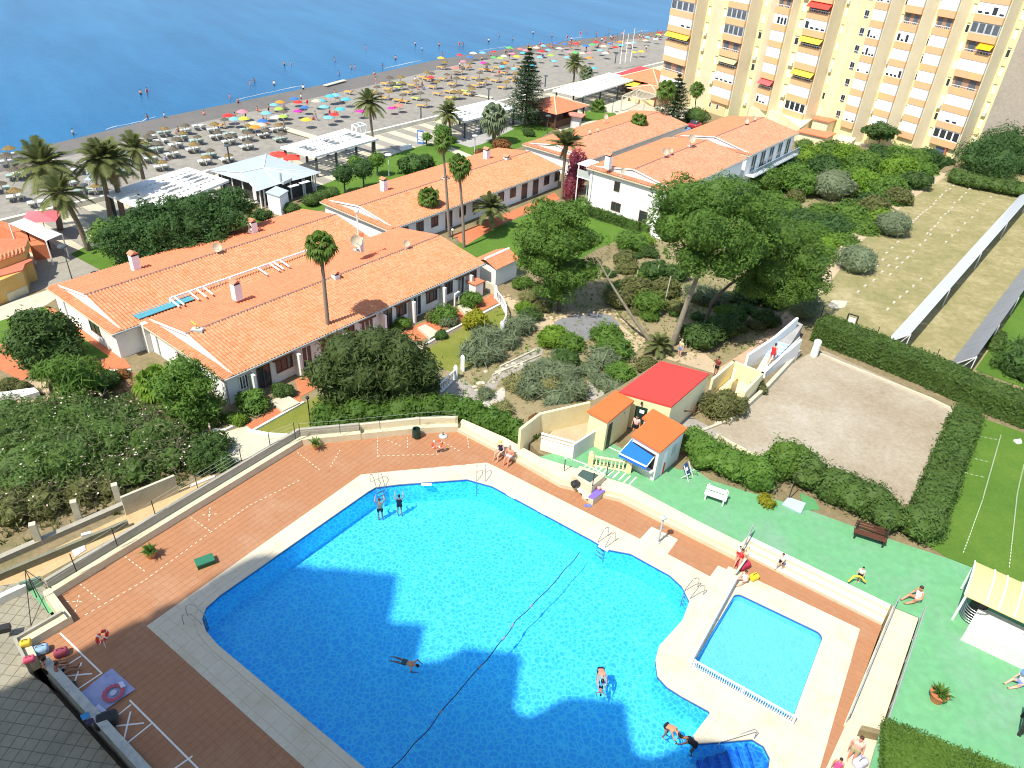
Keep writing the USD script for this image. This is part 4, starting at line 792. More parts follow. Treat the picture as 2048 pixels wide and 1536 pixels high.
def tree(name, label, cat, base, zb, lobes, leafmat, trunk=None, leaf=.14, dens=1.0, seed=1, bark=None, group=None, squash=.85, core=.8, asp=1.5, rough=.28, limbs=True, tr=.16, sub=5):
    """base: pixel of the foot; lobes: (px, py, radius px[, depth m]) in the photograph."""
    o = A(base[0], base[1], zb); L = []
    for l in lobes:
        dp_ = l[3] if len(l) > 3 else 0; c = vp(o, l[0], l[1], dp_) - o; r = l[2] * pxm(o); L.append((*c, r, r, r * squash))
    t = thing(name, label, cat, o, 0, group)
    part(t, 'crown', foliage(L, leaf, dens, seed, asp, rough, core, sub=sub), leafmat)
    top = np.mean([l[:3] for l in L], axis=0)
    if trunk is None: trunk = [(0, 0, -.3), top * .5 * [1, 1, 1], top]
    else: trunk = [vp(o, x, y) - o for x, y in trunk]
    part(t, 'trunk', B().tube(dense(trunk, 8), np.linspace(tr, tr * .45, 8), 7), bark or m_barkd, smooth=True)
    if limbs:
        fork = np.asarray(trunk[-1]) * .75 + np.asarray(trunk[0]) * .25
        for l in L[:5]:
            e = np.array(l[:3]); part(t, 'limb', B().tube(dense([fork, (fork + e) / 2 + [0, 0, -.15], e], 5), np.linspace(tr * .55, tr * .15, 5), 5), bark or m_barkd)
    return t
# pines
tree('pine_tree', 'largest spreading pine with twin pale trunks between the dry garden and the orchard', 'tree', (1345, 690), ZG, [(1370, 400, 48, .5), (1440, 395, 55, 1), (1500, 415, 45, 1.5), (1345, 455, 42, -.5), (1410, 460, 60, -1), (1490, 490, 50, 0), (1385, 520, 40, -1), (1450, 530, 38, -1.2), (1350, 420, 38, 1), (1420, 430, 50, 2), (1520, 450, 38, 2)], LF['pine'], [(1345, 690), (1372, 610), (1400, 540), (1420, 470)], .085, .8, 11, m_trunk, tr=.26, rough=.36, sub=9)
tree('pine_tree', 'pine with round lower crown overhanging the stairs passage on the right', 'tree', (1408, 655), ZG, [(1560, 480, 48, 0), (1600, 520, 48, .5), (1545, 540, 50, -.5), (1610, 565, 40, 0), (1570, 585, 38, -.8), (1510, 570, 34, -.6), (1500, 520, 34, 0)], LF['pine'], [(1408, 655), (1425, 600), (1470, 560), (1540, 530)], .085, .8, 12, m_barkd, tr=.18, rough=.36, sub=9)
tree('pine_tree', 'dense dark pine between the lawn and the sandy path, left of the leaning trunk', 'tree', (1118, 622), ZG, [(1100, 445, 40, .5), (1140, 430, 36, 1), (1070, 480, 38, 0), (1125, 490, 46, -.5), (1165, 480, 34, .5), (1085, 530, 40, -.5), (1140, 550, 44, -.5), (1060, 520, 28, 0), (1175, 540, 28, 0), (1110, 580, 34, -.5), (1090, 420, 26, 1.5)], LF['pine'], [(1118, 622), (1120, 540), (1115, 470)], .085, .8, 13, m_barkd, tr=.2, rough=.36, sub=9)
o = A(1297, 682, ZG); t = thing('bare_trunk', 'bare pale pine trunk leaning left in front of the big pine', 'tree', o)
part(t, 'trunk', B().tube(dense([vp(o, 1300, 682) - o, vp(o, 1262, 630) - o, vp(o, 1225, 572) - o, vp(o, 1196, 520) - o], 9), np.linspace(.17, .06, 9), 7), m_trunk, smooth=True)
part(t, 'limb', B().tube(dense([vp(o, 1215, 555) - o, vp(o, 1230, 530) - o], 3), [.06, .03, .02], 5), m_trunk)
# magnolia, ficus, others
tree('magnolia_tree', 'broad magnolia with glossy leaves covering the front of the nearest row house', 'tree', (745, 815), ZG, [(745, 690, 40, .5), (690, 705, 45, .3), (800, 705, 48, .3), (650, 745, 40, 0), (720, 745, 52, -.3), (790, 750, 50, -.3), (845, 740, 38, 0), (680, 785, 36, -.3), (740, 790, 40, -.6), (810, 790, 40, -.5), (850, 775, 30, 0)], LF['magnolia'], None, .12, .9, 21, m_barkd, asp=1.9, rough=.22)
tree('ficus_tree', 'huge dark ficus hiding most of the nearest perforated canopy and the promenade edge', 'tree', (345, 530), ZG, [(300, 430, 30, 1), (350, 420, 32, 1.5), (405, 408, 32, 1.5), (462, 402, 30, 1), (265, 462, 34, 0), (325, 458, 44, 0), (395, 450, 46, 0), (455, 436, 38, 0), (240, 490, 32, -.5), (300, 500, 36, -1), (365, 490, 40, -1), (430, 478, 36, -1), (222, 470, 22, 0), (490, 415, 20, .5)], LF['ficus'], None, .105, .9, 22, m_barkd, rough=.32, sub=8)
tree('ficus_tree', 'lighter bushy tree at the foot of the leaning date palm', 'tree', (235, 525), ZG, [(215, 470, 30, 0), (240, 490, 32, -.5), (255, 460, 26, .3)], LF['citrus'], None, .15, .9, 23)
tree('round_tree', 'round dark broadleaf tree on the lawn in front of the second row house', 'tree', (95, 735), ZG, [(85, 660, 40, .4), (60, 690, 38, 0), (115, 690, 40, 0), (85, 710, 38, -.4), (60, 645, 28, .5), (120, 660, 30, .5)], LF['dark'], None, .12, 1, 24)
t = tree('yucca_tree', 'leaning yucca tree with pale strap leaves over the beige path', 'tree', (118, 830), ZG, [(110, 740, 26, .2), (150, 745, 34, 0), (180, 760, 28, .2), (140, 775, 28, -.4), (85, 745, 16, .2)], LF['citrus'], [(118, 830), (108, 795), (98, 770), (125, 745)], .15, .6, 25, m_barkd, asp=3.2, rough=.3, core=.6, tr=.17)
tree('tall_shrub', 'loose green shrub tree against the white gable of the nearest row house', 'shrub', (385, 850), ZG, [(365, 740, 30, .3), (335, 775, 30, 0), (390, 770, 36, 0), (360, 810, 36, -.3), (415, 810, 30, 0), (400, 840, 30, -.3)], LF['citrus'], None, .085, .75, 26, rough=.4, core=.7)
tree('dragon_tree', 'dragon tree with flat dark crown before the yellow tower', 'tree', (1757, 300), ZG, [(1745, 262, 16), (1762, 258, 18), (1780, 264, 14), (1770, 272, 12), (1750, 274, 10)], LF['dark'], [(1757, 300), (1757, 288), (1762, 270)], .16, .9, 27, m_trunk, squash=.6)
# oleander thicket with pale flowers
def flowers(t, lobes, n, col, seed, size=.06):
    g = np.random.default_rng(seed); C = []
    for L in lobes:
        d = unit(g, n); d[:, 2] = np.abs(d[:, 2]); C.append(np.array(L[:3]) + d * np.array(L[3:]) * g.uniform(.98, 1.15, n)[:, None])
    v, f = quads(np.vstack(C), unit(g, sum(map(len, C))) * .4 + [0, 0, 1], size, 1.1, g); part(t, 'blossom', B().add(v, f), col, kind='stuff')
m_fl = M('pale_blossom', (.62, .50, .44), .15, 3, .8)
def thicket(name, label, lobes, zb, mat, seed, leaf=.1, dens=.8, cat='shrub', asp=1.8, fl=0, core=.75, rough=.4, squash=.9, flmat=None, twigs=0):
    """Shrub mass given by lobes (px, py of the lobe centre on the ground plane zb + radius, radius px)."""
    L = []
    for x, y, r in lobes:
        c = A(x, y, zb + .4); R = r * pxm(c); c[2] = zb + R * squash * .55; L.append((*c, R, R, R * squash))
    o = np.array([L[0][0], L[0][1], zb]); Lr = [(l[0] - o[0], l[1] - o[1], l[2] - o[2], *l[3:]) for l in L]
    t = thing(name, label, cat, o); part(t, 'foliage', foliage(Lr, leaf, dens, seed, asp, rough, core), mat)
    if fl: flowers(t, Lr, fl, flmat or m_fl, seed + 1)
    if twigs:
        g = np.random.default_rng(seed); tb = B()
        for l in Lr:
            for _ in range(twigs):
                d = unit(g, 1)[0]; d[2] = abs(d[2]); a = np.array(l[:3]) + d * np.array(l[3:]) * .7; e = np.array(l[:3]) + (d + unit(g, 1)[0] * .35) * np.array(l[3:]) * 1.12; tb.tube([a, (a + e) / 2 + unit(g, 1)[0] * .08, e], [.012, .01, .005], 3, False)
        part(t, 'twig', tb, LF['twig'], kind='stuff')
    return t
thicket('oleander_bush', 'sprawling oleander thicket full of pale blossoms left of the pool wall', [(30, 900, 60), (100, 880, 62), (170, 870, 60), (60, 960, 55), (140, 940, 62), (220, 900, 58), (20, 850, 45), (240, 850, 45), (180, 930, 45)], ZG, LF['oleander'], 31, .085, .8, fl=26, twigs=6)
thicket('oleander_bush', 'half bare twiggy oleander with few blossoms above the concrete panel', [(290, 900, 55), (330, 880, 50), (270, 950, 42), (340, 925, 38), (230, 955, 36)], ZG, LF['oleander'], 32, .08, .38, fl=22, core=.6, twigs=60)
thicket('oleander_bush', 'brownish oleander edge with bare stems behind the posts of the low wall', [(90, 1010, 36), (160, 985, 34), (20, 1030, 40), (220, 975, 26)], ZG, LF['olive'], 33, .08, .35, fl=9, core=.62, twigs=60)
thicket('dark_bush', 'dark low bush in shade between the oleander and the stepped path', [(430, 895, 30), (405, 925, 30), (445, 925, 22), (395, 890, 22)], ZG, LF['dark'], 34)
# ------------------------------------------------------------------ ground cover of gardens and courts
def gmat(name, c1, c2, c3, s1=.35, s2=6.0, bump=.4):
    return usdkit.material(stage, '/World/Looks/' + name, {'g': ('geometry', {}), 'n': ('noise_texture', {'scale': s1, 'detail': 6.0, 'roughness': .65}), 'n2': ('noise_texture', {'scale': s2, 'detail': 5.0, 'roughness': .75}), 'm': ('mix_color', {'blend_type': 'mix', 'fac': .48}),
        'r': ('rgb_ramp', {'ramp': [(.32, c1), (.5, c2), (.66, c3)]}), 'b': ('bump', {'strength': bump, 'distance': .05}), 'p': ('principled_bsdf', {'roughness': .95, 'specular_ior_level': .12})},
        [('g.position', 'n.vector'), ('g.position', 'n2.vector'), ('n.color', 'm.a'), ('n2.color', 'm.b'), ('m.result', 'r.fac'), ('r.color', 'p.base_color'), ('n2.fac', 'b.height'), ('b.normal', 'p.normal')], surface='p.BSDF')
m_lawn = gmat('lawn_grass', (.055, .12, .018), (.085, .165, .024), (.135, .205, .035))
m_lawn2 = gmat('dry_lawn_grass', (.10, .13, .022), (.17, .19, .035), (.27, .24, .07))
m_field = gmat('dry_field_grass', (.15, .165, .055), (.27, .235, .11), (.42, .365, .21), .3, 1.6, .15)
m_grav = gmat('court_gravel', (.22, .165, .095), (.345, .295, .215), (.45, .415, .34), .2, 4.0)
m_path = M('sandy_path', (.46, .36, .23), .14, .6, .95, fine=.12); m_redp = M('terracotta_paving', (.58, .19, .085), .16, .5, .85, isl=.08, fine=.08); m_conc = M('grey_concrete', (.36, .35, .33), .15, .5, .9, fine=.12); m_gpath = M('gravel_path', (.33, .30, .25), .18, .8, .95, fine=.25); m_stucco = M('beige_concrete', (.52, .48, .36), .14, .7, .9, fine=.12)
m_bsoil = M('bare_brown_soil', (.25, .15, .075), .3, .6, .95, fine=.25)
NC = COMPLEX.union(TERR)
def gs(name, px, mat, z=ZG, lift=.012, kind='structure', label=None, clip=NC):
    P = Polygon(AP(px, z)).buffer(0)
    if clip is not None: P = P.difference(clip)
    b = B()
    if P.is_empty: return None
    b.shp(P, z - .03, z + lift); return solo(name, label, 'lawn' if label else None, b, mat, kind='stuff' if label else kind)
L_ = lambda lab, px, mat=None, z=ZG, lift=.014, clip=NC: gs('lawn', px, mat or m_lawn, z, lift, label=lab, clip=clip)
# general dry ground around the dry garden and orchard
gs('dry_garden_ground', [(430, 900), (640, 780), (900, 740), (1010, 600), (1150, 560), (1300, 470), (1480, 330), (1900, 290), (1880, 335), (1620, 600), (1500, 740), (1240, 780), (1090, 815), (1060, 900), (920, 840), (600, 880)], M('dry_earth', (.27, .22, .12), .3, .5, .95, hue=(.20, .19, .08), fine=.25), lift=.006)
L_('lawn between the promenade paving and the row house with round bushes', [(585, 425), (640, 372), (690, 352), (735, 330), (795, 306), (862, 286), (952, 326), (905, 350), (780, 380), (650, 420)])
L_('lawn with araucaria and palms before the restaurant pavilion', [(868, 292), (905, 285), (960, 262), (1010, 255), (1065, 246), (1110, 258), (1065, 285), (1010, 305), (960, 325), (905, 302)])
L_('lawn at the foot of the ficus beside the striped promenade', [(141, 508), (178, 490), (235, 508), (330, 490), (520, 425), (540, 440), (330, 500), (212, 545)])
L_('lawn left of the second row house under the round tree', [(-60, 670), (0, 640), (95, 612), (160, 655), (242, 712), (150, 722), (60, 705), (0, 690)])
L_('shaded lawn between the tall palms and the dark pine', [(900, 495), (1000, 452), (1105, 408), (1165, 398), (1300, 455), (1260, 470), (1190, 500), (1130, 540), (1010, 530), (960, 520)])
L_('worn lawn with round shrubs in front of the nearest row house', [(820, 720), (1000, 612), (1022, 640), (1006, 665), (930, 740), (905, 745), (880, 735)], m_lawn2)
L_('small worn lawn by the red path near the pool wall', [(505, 862), (585, 818), (640, 790), (720, 800), (640, 850), (600, 872), (560, 872)], m_lawn2)
L_('strip of lawn at the far end by the balcony house', [(1440, 232), (1480, 228), (1520, 250), (1490, 262)], m_lawn)
L_('lawn patch behind the restaurant kiosk', [(1170, 222), (1230, 226), (1240, 238), (1165, 243)], m_lawn)
# promenade side path and plazas
gs('garden_path', [(862, 285), (875, 283), (962, 318), (950, 326)], m_stucco, lift=.02)
gs('plaza_paving', [(1100, 225), (1300, 180), (1420, 210), (1340, 250), (1230, 245), (1120, 262)], m_stucco, lift=.008); gs('pavilion_floor', [(902, 282), (955, 252), (1010, 248), (1028, 258), (965, 288), (940, 295)], m_conc, lift=.018)
gs('tower_forecourt', [(1480, 250), (1700, 288), (1900, 325), (1960, 290), (1700, 240), (1500, 210), (1420, 200)], m_stucco, lift=.004, clip=None)
gs('street', [(-300, 770), (-100, 690), (0, 612), (95, 580), (120, 592), (90, 612), (0, 642), (-120, 700), (-300, 800)], m_stucco, lift=.016); gs('service_plaza', [(0, 600), (60, 560), (85, 500), (140, 508), (210, 546), (100, 575)], m_pd, lift=.008)
# red paths: flagstones cut as squares
def redpath(label, px, kids=True):
    P = Polygon(AP(px, ZG)).buffer(0).difference(NC); s = struct('red_path', B().shp(P, ZG - .03, ZG + .016), m_mort); lay(s, 'path_tile', tiles(P, yaw_of(UU), (.42, .42), .012, ZG, ZG + .028, .001, 9), m_redp, 60); return s
redpath('', [(490, 850), (508, 862), (607, 805), (600, 795), (720, 728), (850, 692), (840, 682), (905, 650), (1005, 602), (985, 588), (930, 612), (835, 650), (720, 705), (590, 760), (598, 790)])
redpath('', [(905, 470), (930, 492), (1000, 450), (1120, 398), (1110, 385), (1000, 432)])
redpath('', [(88, 613), (102, 615), (244, 710), (262, 735), (228, 742), (180, 745), (195, 722), (220, 715), (150, 665)]); redpath('', [(-80, 720), (0, 688), (60, 700), (75, 740), (45, 762), (0, 740), (-80, 780)])
# white kerbs of the lawns
m_kerb = M('white_kerb', (.76, .75, .68), .08, 2, .9)
def kerb(label, px, w=.16, h=.14, z=ZG): return solo('kerb', label, 'kerb', B().shp(LineString(AP(px, z)).buffer(w / 2, cap_style=2, join_style=2), z - .1, z + h), m_kerb)
kerb('white painted kerb along the worn lawn, right end of the nearest red path', [(848, 693), (890, 668), (1004, 608)]); kerb('white painted kerb on the lawn edge by the pool wall', [(508, 862), (608, 806)]); kerb('short white kerb on the slope beside the stepped path', [(495, 862), (540, 870), (575, 872)]); kerb('white kerb of the flower bed below the second row house', [(213, 744), (262, 742)]); kerb('white kerb at the end of the dark bush near the pool wall', [(380, 975), (430, 955)]); kerb('pale kerb along the flower bed under the oleander', [(370, 862), (450, 862), (495, 840)])
gs('stepped_path', [(390, 865), (450, 865), (500, 848), (575, 870), (560, 890), (460, 930), (440, 900), (420, 880)], m_stucco, lift=.01); gs('beige_yard', [(0, 820), (30, 790), (60, 762), (95, 765), (118, 830), (110, 860), (40, 840)], m_path, lift=.012); gs('flower_bed', [(215, 750), (280, 745), (300, 790), (290, 830), (235, 830), (200, 800)], m_bsoil, lift=.012)
gs('wall_foot_strip', [(0, 1150), (250, 1030), (420, 950), (440, 965), (330, 1020), (90, 1150), (0, 1185)], M('orange_earth', (.52, .36, .18), .2, .8, .95, fine=.15), lift=.015)
gs('sandy_path', [(1000, 598), (1015, 596), (1060, 622), (1105, 640), (1150, 628), (1215, 640), (1240, 648), (1262, 668), (1290, 690), (1270, 705), (1245, 690), (1225, 665), (1150, 668), (1110, 665), (1085, 668), (1060, 645), (1020, 615)], m_path, lift=.02)
gs('round_plaza', [(1102, 655), (1115, 640), (1145, 632), (1190, 625), (1222, 632), (1240, 650), (1225, 668), (1180, 680), (1130, 680), (1105, 672)], M('dark_concrete', (.20, .20, .20), .2, .5, .9, fine=.15), lift=.024)  # shade lying on the plaza is darkened into the concrete colour
gs('gravel_path', [(905, 752), (930, 760), (975, 800), (940, 805), (1000, 735), (1060, 700), (1090, 690), (1080, 720), (1000, 760), (985, 790), (930, 805), (880, 790)], m_gpath, lift=.02); gs('gravel_path', [(1165, 800), (1185, 745), (1205, 760), (1230, 775), (1200, 800)], M('pale_gravel', (.42, .38, .32), .2, 1.5, .95, fine=.3), lift=.02); gs('gravel_bed', [(950, 800), (985, 790), (1010, 770), (1010, 800), (975, 812)], M('white_gravel', (.48, .45, .39), .2, 2, .95, fine=.3), lift=.022)
gs('red_earth_path', [(1415, 745), (1440, 735), (1495, 700), (1575, 618), (1592, 640), (1500, 735), (1450, 755)], M('reddish_path', (.50, .34, .22), .2, .8, .95, fine=.15), lift=.02); gs('passage_paving', [(1330, 716), (1400, 700), (1445, 738), (1410, 770)], m_path, lift=.022)
for i, (x0, y0, x1, y1) in enumerate(((1000, 735, 1070, 702), (985, 752, 1080, 712))):
    p, q = A(x0, y0, ZG), A(x1, y1, ZG); solo('path_edging', ('upper' if i else 'lower') + ' stone edging strip of the grey stepped path in the dry garden', 'edging', B().bar(p + [0, 0, .06], q + [0, 0, .06], .12, .16), m_stucco)
# courts on the terrace
TC = dict(z=ZT, clip=COMPLEX)
gs('gravel_court', [(1372, 870), (1455, 842), (1555, 745), (1630, 700), (1650, 702), (1915, 820), (1848, 1005), (1800, 1010), (1590, 950), (1480, 920)], m_grav, lift=.012, **TC)
gs('dry_field', [(1628, 600), (1700, 490), (1800, 400), (1892, 345), (2060, 320), (2300, 350), (2200, 700), (1950, 745), (1770, 690), (1660, 650)], m_field, lift=.008, **TC)
L_('mown lawn with dotted white markings on the right side', [(1945, 830), (2060, 870), (2300, 960), (2400, 1400), (2048, 1170), (1900, 1118), (1855, 1090)], m_lawn, ZT, .016, COMPLEX)
L_('bright lawn beyond the solar panels on the right edge', [(1950, 740), (1985, 690), (2060, 560), (2200, 580), (2200, 800), (2048, 775)], m_lawn, ZT, .016, COMPLEX)
gs('wet_green_patch', [(1585, 1030), (1612, 1020), (1640, 1020), (1630, 1000), (1600, 985), (1610, 1040)], M('wet_green_paint', (.10, .30, .12), .1, 1, .4), lift=.02, **TC)
gs('back_path', [(1345, 838), (1375, 830), (1445, 868), (1430, 880), (1380, 865)], m_gpath, lift=.02, **TC)
gs('gravel_strip', [(1445, 875), (1465, 890), (1560, 940), (1548, 955), (1470, 905)], m_grav, lift=.02, **TC)
gs('field_path', [(1610, 590), (1690, 480), (1800, 385), (1880, 345), (1900, 348), (1820, 400), (1715, 490), (1635, 600)], m_path, lift=.012, **TC)
# dotted court markings on lawn and deck: short dashes
def dashes(name, label, segs, z, mat, step, w, gap=.5):
    t = thing(name, label, 'marking')
    for p, q in segs:
        p, q = A(*p, z), A(*q, z); L = np.linalg.norm(q - p); d = (q - p) / L; n = np.array([-d[1], d[0], 0]) * w / 2
        for s in np.arange(0, L - step * gap, step): a, c = p + d * s, p + d * min(s + step * gap, L); part(t, 'dash', B().add([a - n, c - n, c + n, a + n], [[0, 1, 2, 3]]), mat)
    return t
m_line = M('white_line', (.80, .78, .70), .1, 3, .9)
dashes('deck_marking', 'white dotted parking box marks on the sunlit red deck near the flower pots', [((170, 1230), (290, 1160)), ((290, 1160), (420, 1065)), ((420, 1065), (500, 1010)), ((500, 1010), (600, 960)), ((160, 1168), (205, 1205)), ((250, 1113), (293, 1145)), ((375, 1030), (420, 1062)), ((132, 1203), (176, 1203)), ((158, 1190), (150, 1225)), ((405, 1030), (440, 1027)), ((420, 1015), (417, 1045)), ((595, 905), (640, 940)), ((680, 900), (660, 935)), ((755, 912), (882, 908)), ((755, 875), (755, 915)), ((815, 875), (815, 900)), ((935, 875), (938, 898)), ((775, 880), (805, 893)), ((880, 880), (925, 905))], .0045, M('worn_line', (.66, .56, .44), .2, 3, .9), .3, .05, .45)
def lines(name, label, segs, z, w):
    t = thing(name, label, 'marking')
    for i, (p, q) in enumerate(segs):
        p, q = A(*p, z + i * 2e-4), A(*q, z + i * 2e-4); d = (q - p) / np.linalg.norm(q - p); n = np.array([-d[1], d[0], 0]) * w / 2; part(t, 'line', B().add([p - n, q - n, q + n, p + n], [[0, 1, 2, 3]]), m_line)
    return t
lines('deck_marking', 'solid white box and cross lines on the shaded red deck at the bottom left', [((120, 1266), (204, 1347)), ((259, 1400), (395, 1536)), ((395, 1536), (470, 1610)), ((113, 1344), (162, 1312)), ((122, 1353), (184, 1347)), ((163, 1325), (147, 1370)), ((141, 1388), (202, 1347)), ((227, 1437), (262, 1409)), ((232, 1452), (288, 1446)), ((261, 1423), (248, 1478)), ((243, 1495), (303, 1447)), ((345, 1540), (385, 1512))], .0045, .07)
dashes('lawn_marking', 'dotted white lines laid out on the mown lawn on the right', [((2002, 870), (1965, 1000)), ((1965, 1000), (1925, 1110)), ((2048, 930), (2035, 985)), ((2035, 985), (2018, 1140)), ((1950, 870), (2000, 880)), ((1940, 915), (1985, 925)), ((1930, 945), (1970, 955)), ((1915, 985), (1930, 990))], ZT + .03, m_line, .3, .035, .5)
# ------------------------------------------------------------------ shrubs
def shrub_proto(name, kind, leafmat, seed, leaf=.11, asp=1.6, dens=.8, rough=.35, clip=False, nl=5, core=.78):
    def make():
        g = np.random.default_rng(seed); L = [(0, 0, .5, .8, .8, .62)]
        for k in range(nl): a = g.uniform(0, 6.28); r = g.uniform(.3, .55); L.append((r * math.cos(a), r * math.sin(a), g.uniform(.3, .75), g.uniform(.4, .6), g.uniform(.4, .6), g.uniform(.35, .5)))
        if clip: L = [(0, 0, .62, .95, .95, .72)]
        t = thing(name, None, 'tree' if 'tree' in name else 'shrub'); part(t, 'foliage', foliage(L, leaf, dens, seed, asp, .07 if clip else rough, core if not clip else .9), leafmat)
        if 'tree' in name: part(t, 'trunk', B().tube([(0, 0, -.6), (0, 0, .4)], .06, 6), m_barkd)
        return t
    return Proto(make)
SP = dict(citrus=shrub_proto('citrus_tree', 'c', LF['citrus'], 41, .052, dens=1.0), citrus2=shrub_proto('citrus_tree', 'c', LF['bright'], 42, .052, dens=1.0, nl=6), citrus3=shrub_proto('citrus_tree', 'c', LF['ficus'], 43, .052, dens=1.0, nl=4), clip=shrub_proto('clipped_bush', 'c', LF['hedge'], 44, .06, clip=True, dens=1.1), clipg=shrub_proto('clipped_bush', 'c', LF['grey'], 45, .05, clip=True, dens=1.1),
    grey=shrub_proto('aloe_clump', 'g', LF['grey'], 46, .13, 3.2, .7, .4, core=.65), dark=shrub_proto('dark_shrub', 'd', LF['dark'], 47, .085), bright=shrub_proto('green_shrub', 'b', LF['bright'], 48, .085), lime=shrub_proto('yellow_green_shrub', 'l', LF['lime'], 49, .09, dens=1), olive=shrub_proto('olive_shrub', 'o', LF['olive'], 50, .085, rough=.45), rust=shrub_proto('rusty_shrub', 'r', LF['rust'], 51, .09), straw=shrub_proto('straw_grass_clump', 's', LF['straw'], 52, .14, 3.5, .6, .4, core=.6), green=shrub_proto('leafy_shrub', 'g', LF['citrus'], 53, .1, 2.2, .7, .45, core=.7))
GRP = {'citrus': 'citrus trees of the orchard', 'citrus2': 'citrus trees of the orchard', 'citrus3': 'citrus trees of the orchard'}
_rs = np.random.default_rng(77)
def shrub(kind, px, py, rpx, label, z=ZG, h=1.0, group=None):
    """(px, py): foot; rpx: half width in photograph pixels."""
    o = A(px, py, z); s = rpx * pxm(o) / .98; return SP[kind].put(o - [0, 0, .05], _rs.uniform(0, 6.28), label, group or GRP.get(kind), (s, s, s * h))
orch = [(1430, 335, 0, 30), (1480, 345, 0, 32), (1520, 372, 0, 32), (1560, 345, 2, 28), (1585, 375, 0, 34), (1605, 335, 1, 30), (1640, 350, 2, 30), (1655, 320, 0, 28), (1690, 330, 1, 30), (1720, 345, 0, 30), (1750, 325, 2, 26), (1790, 330, 0, 28), (1780, 355, 1, 30), (1820, 335, 0, 26), (1850, 325, 2, 22), (1835, 360, 0, 26), (1800, 385, 2, 28), (1765, 395, 0, 32), (1725, 385, 1, 32), (1690, 375, 0, 30), (1775, 420, 0, 30), (1735, 430, 2, 32), (1745, 455, 1, 30), (1690, 450, 0, 34), (1720, 480, 0, 32), (1660, 470, 2, 32), (1640, 440, 0, 26), (1600, 450, 2, 26), (1575, 425, 0, 22), (1680, 505, 0, 30), (1650, 505, 1, 28), (1620, 480, 0, 28), (1640, 540, 2, 26), (1540, 415, 0, 26), (1550, 440, 2, 22), (1880, 330, 2, 16)]
_row = ('first', 'second', 'third', 'fourth', 'fifth'); _rows = {}
for x, y, k, r in orch: _rows.setdefault(min(4, int((y - 315) / 40)), []).append((x, y, k, r))
_ord = ('first', 'second', 'third', 'fourth', 'fifth', 'sixth', 'seventh', 'eighth', 'ninth', 'tenth', 'eleventh', 'twelfth', 'thirteenth', 'fourteenth', 'fifteenth', 'sixteenth')
for q, L__ in sorted(_rows.items()):
    for i, (x, y, k, r) in enumerate(sorted(L__)): shrub(('citrus', 'citrus2', 'citrus3')[k], x, y + 8, r * 1.22, ('mid', 'light', 'deep')[k] + f' green citrus tree, {_ord[i]} from left in the {_row[q]} orchard row below the tower', h=1.05)
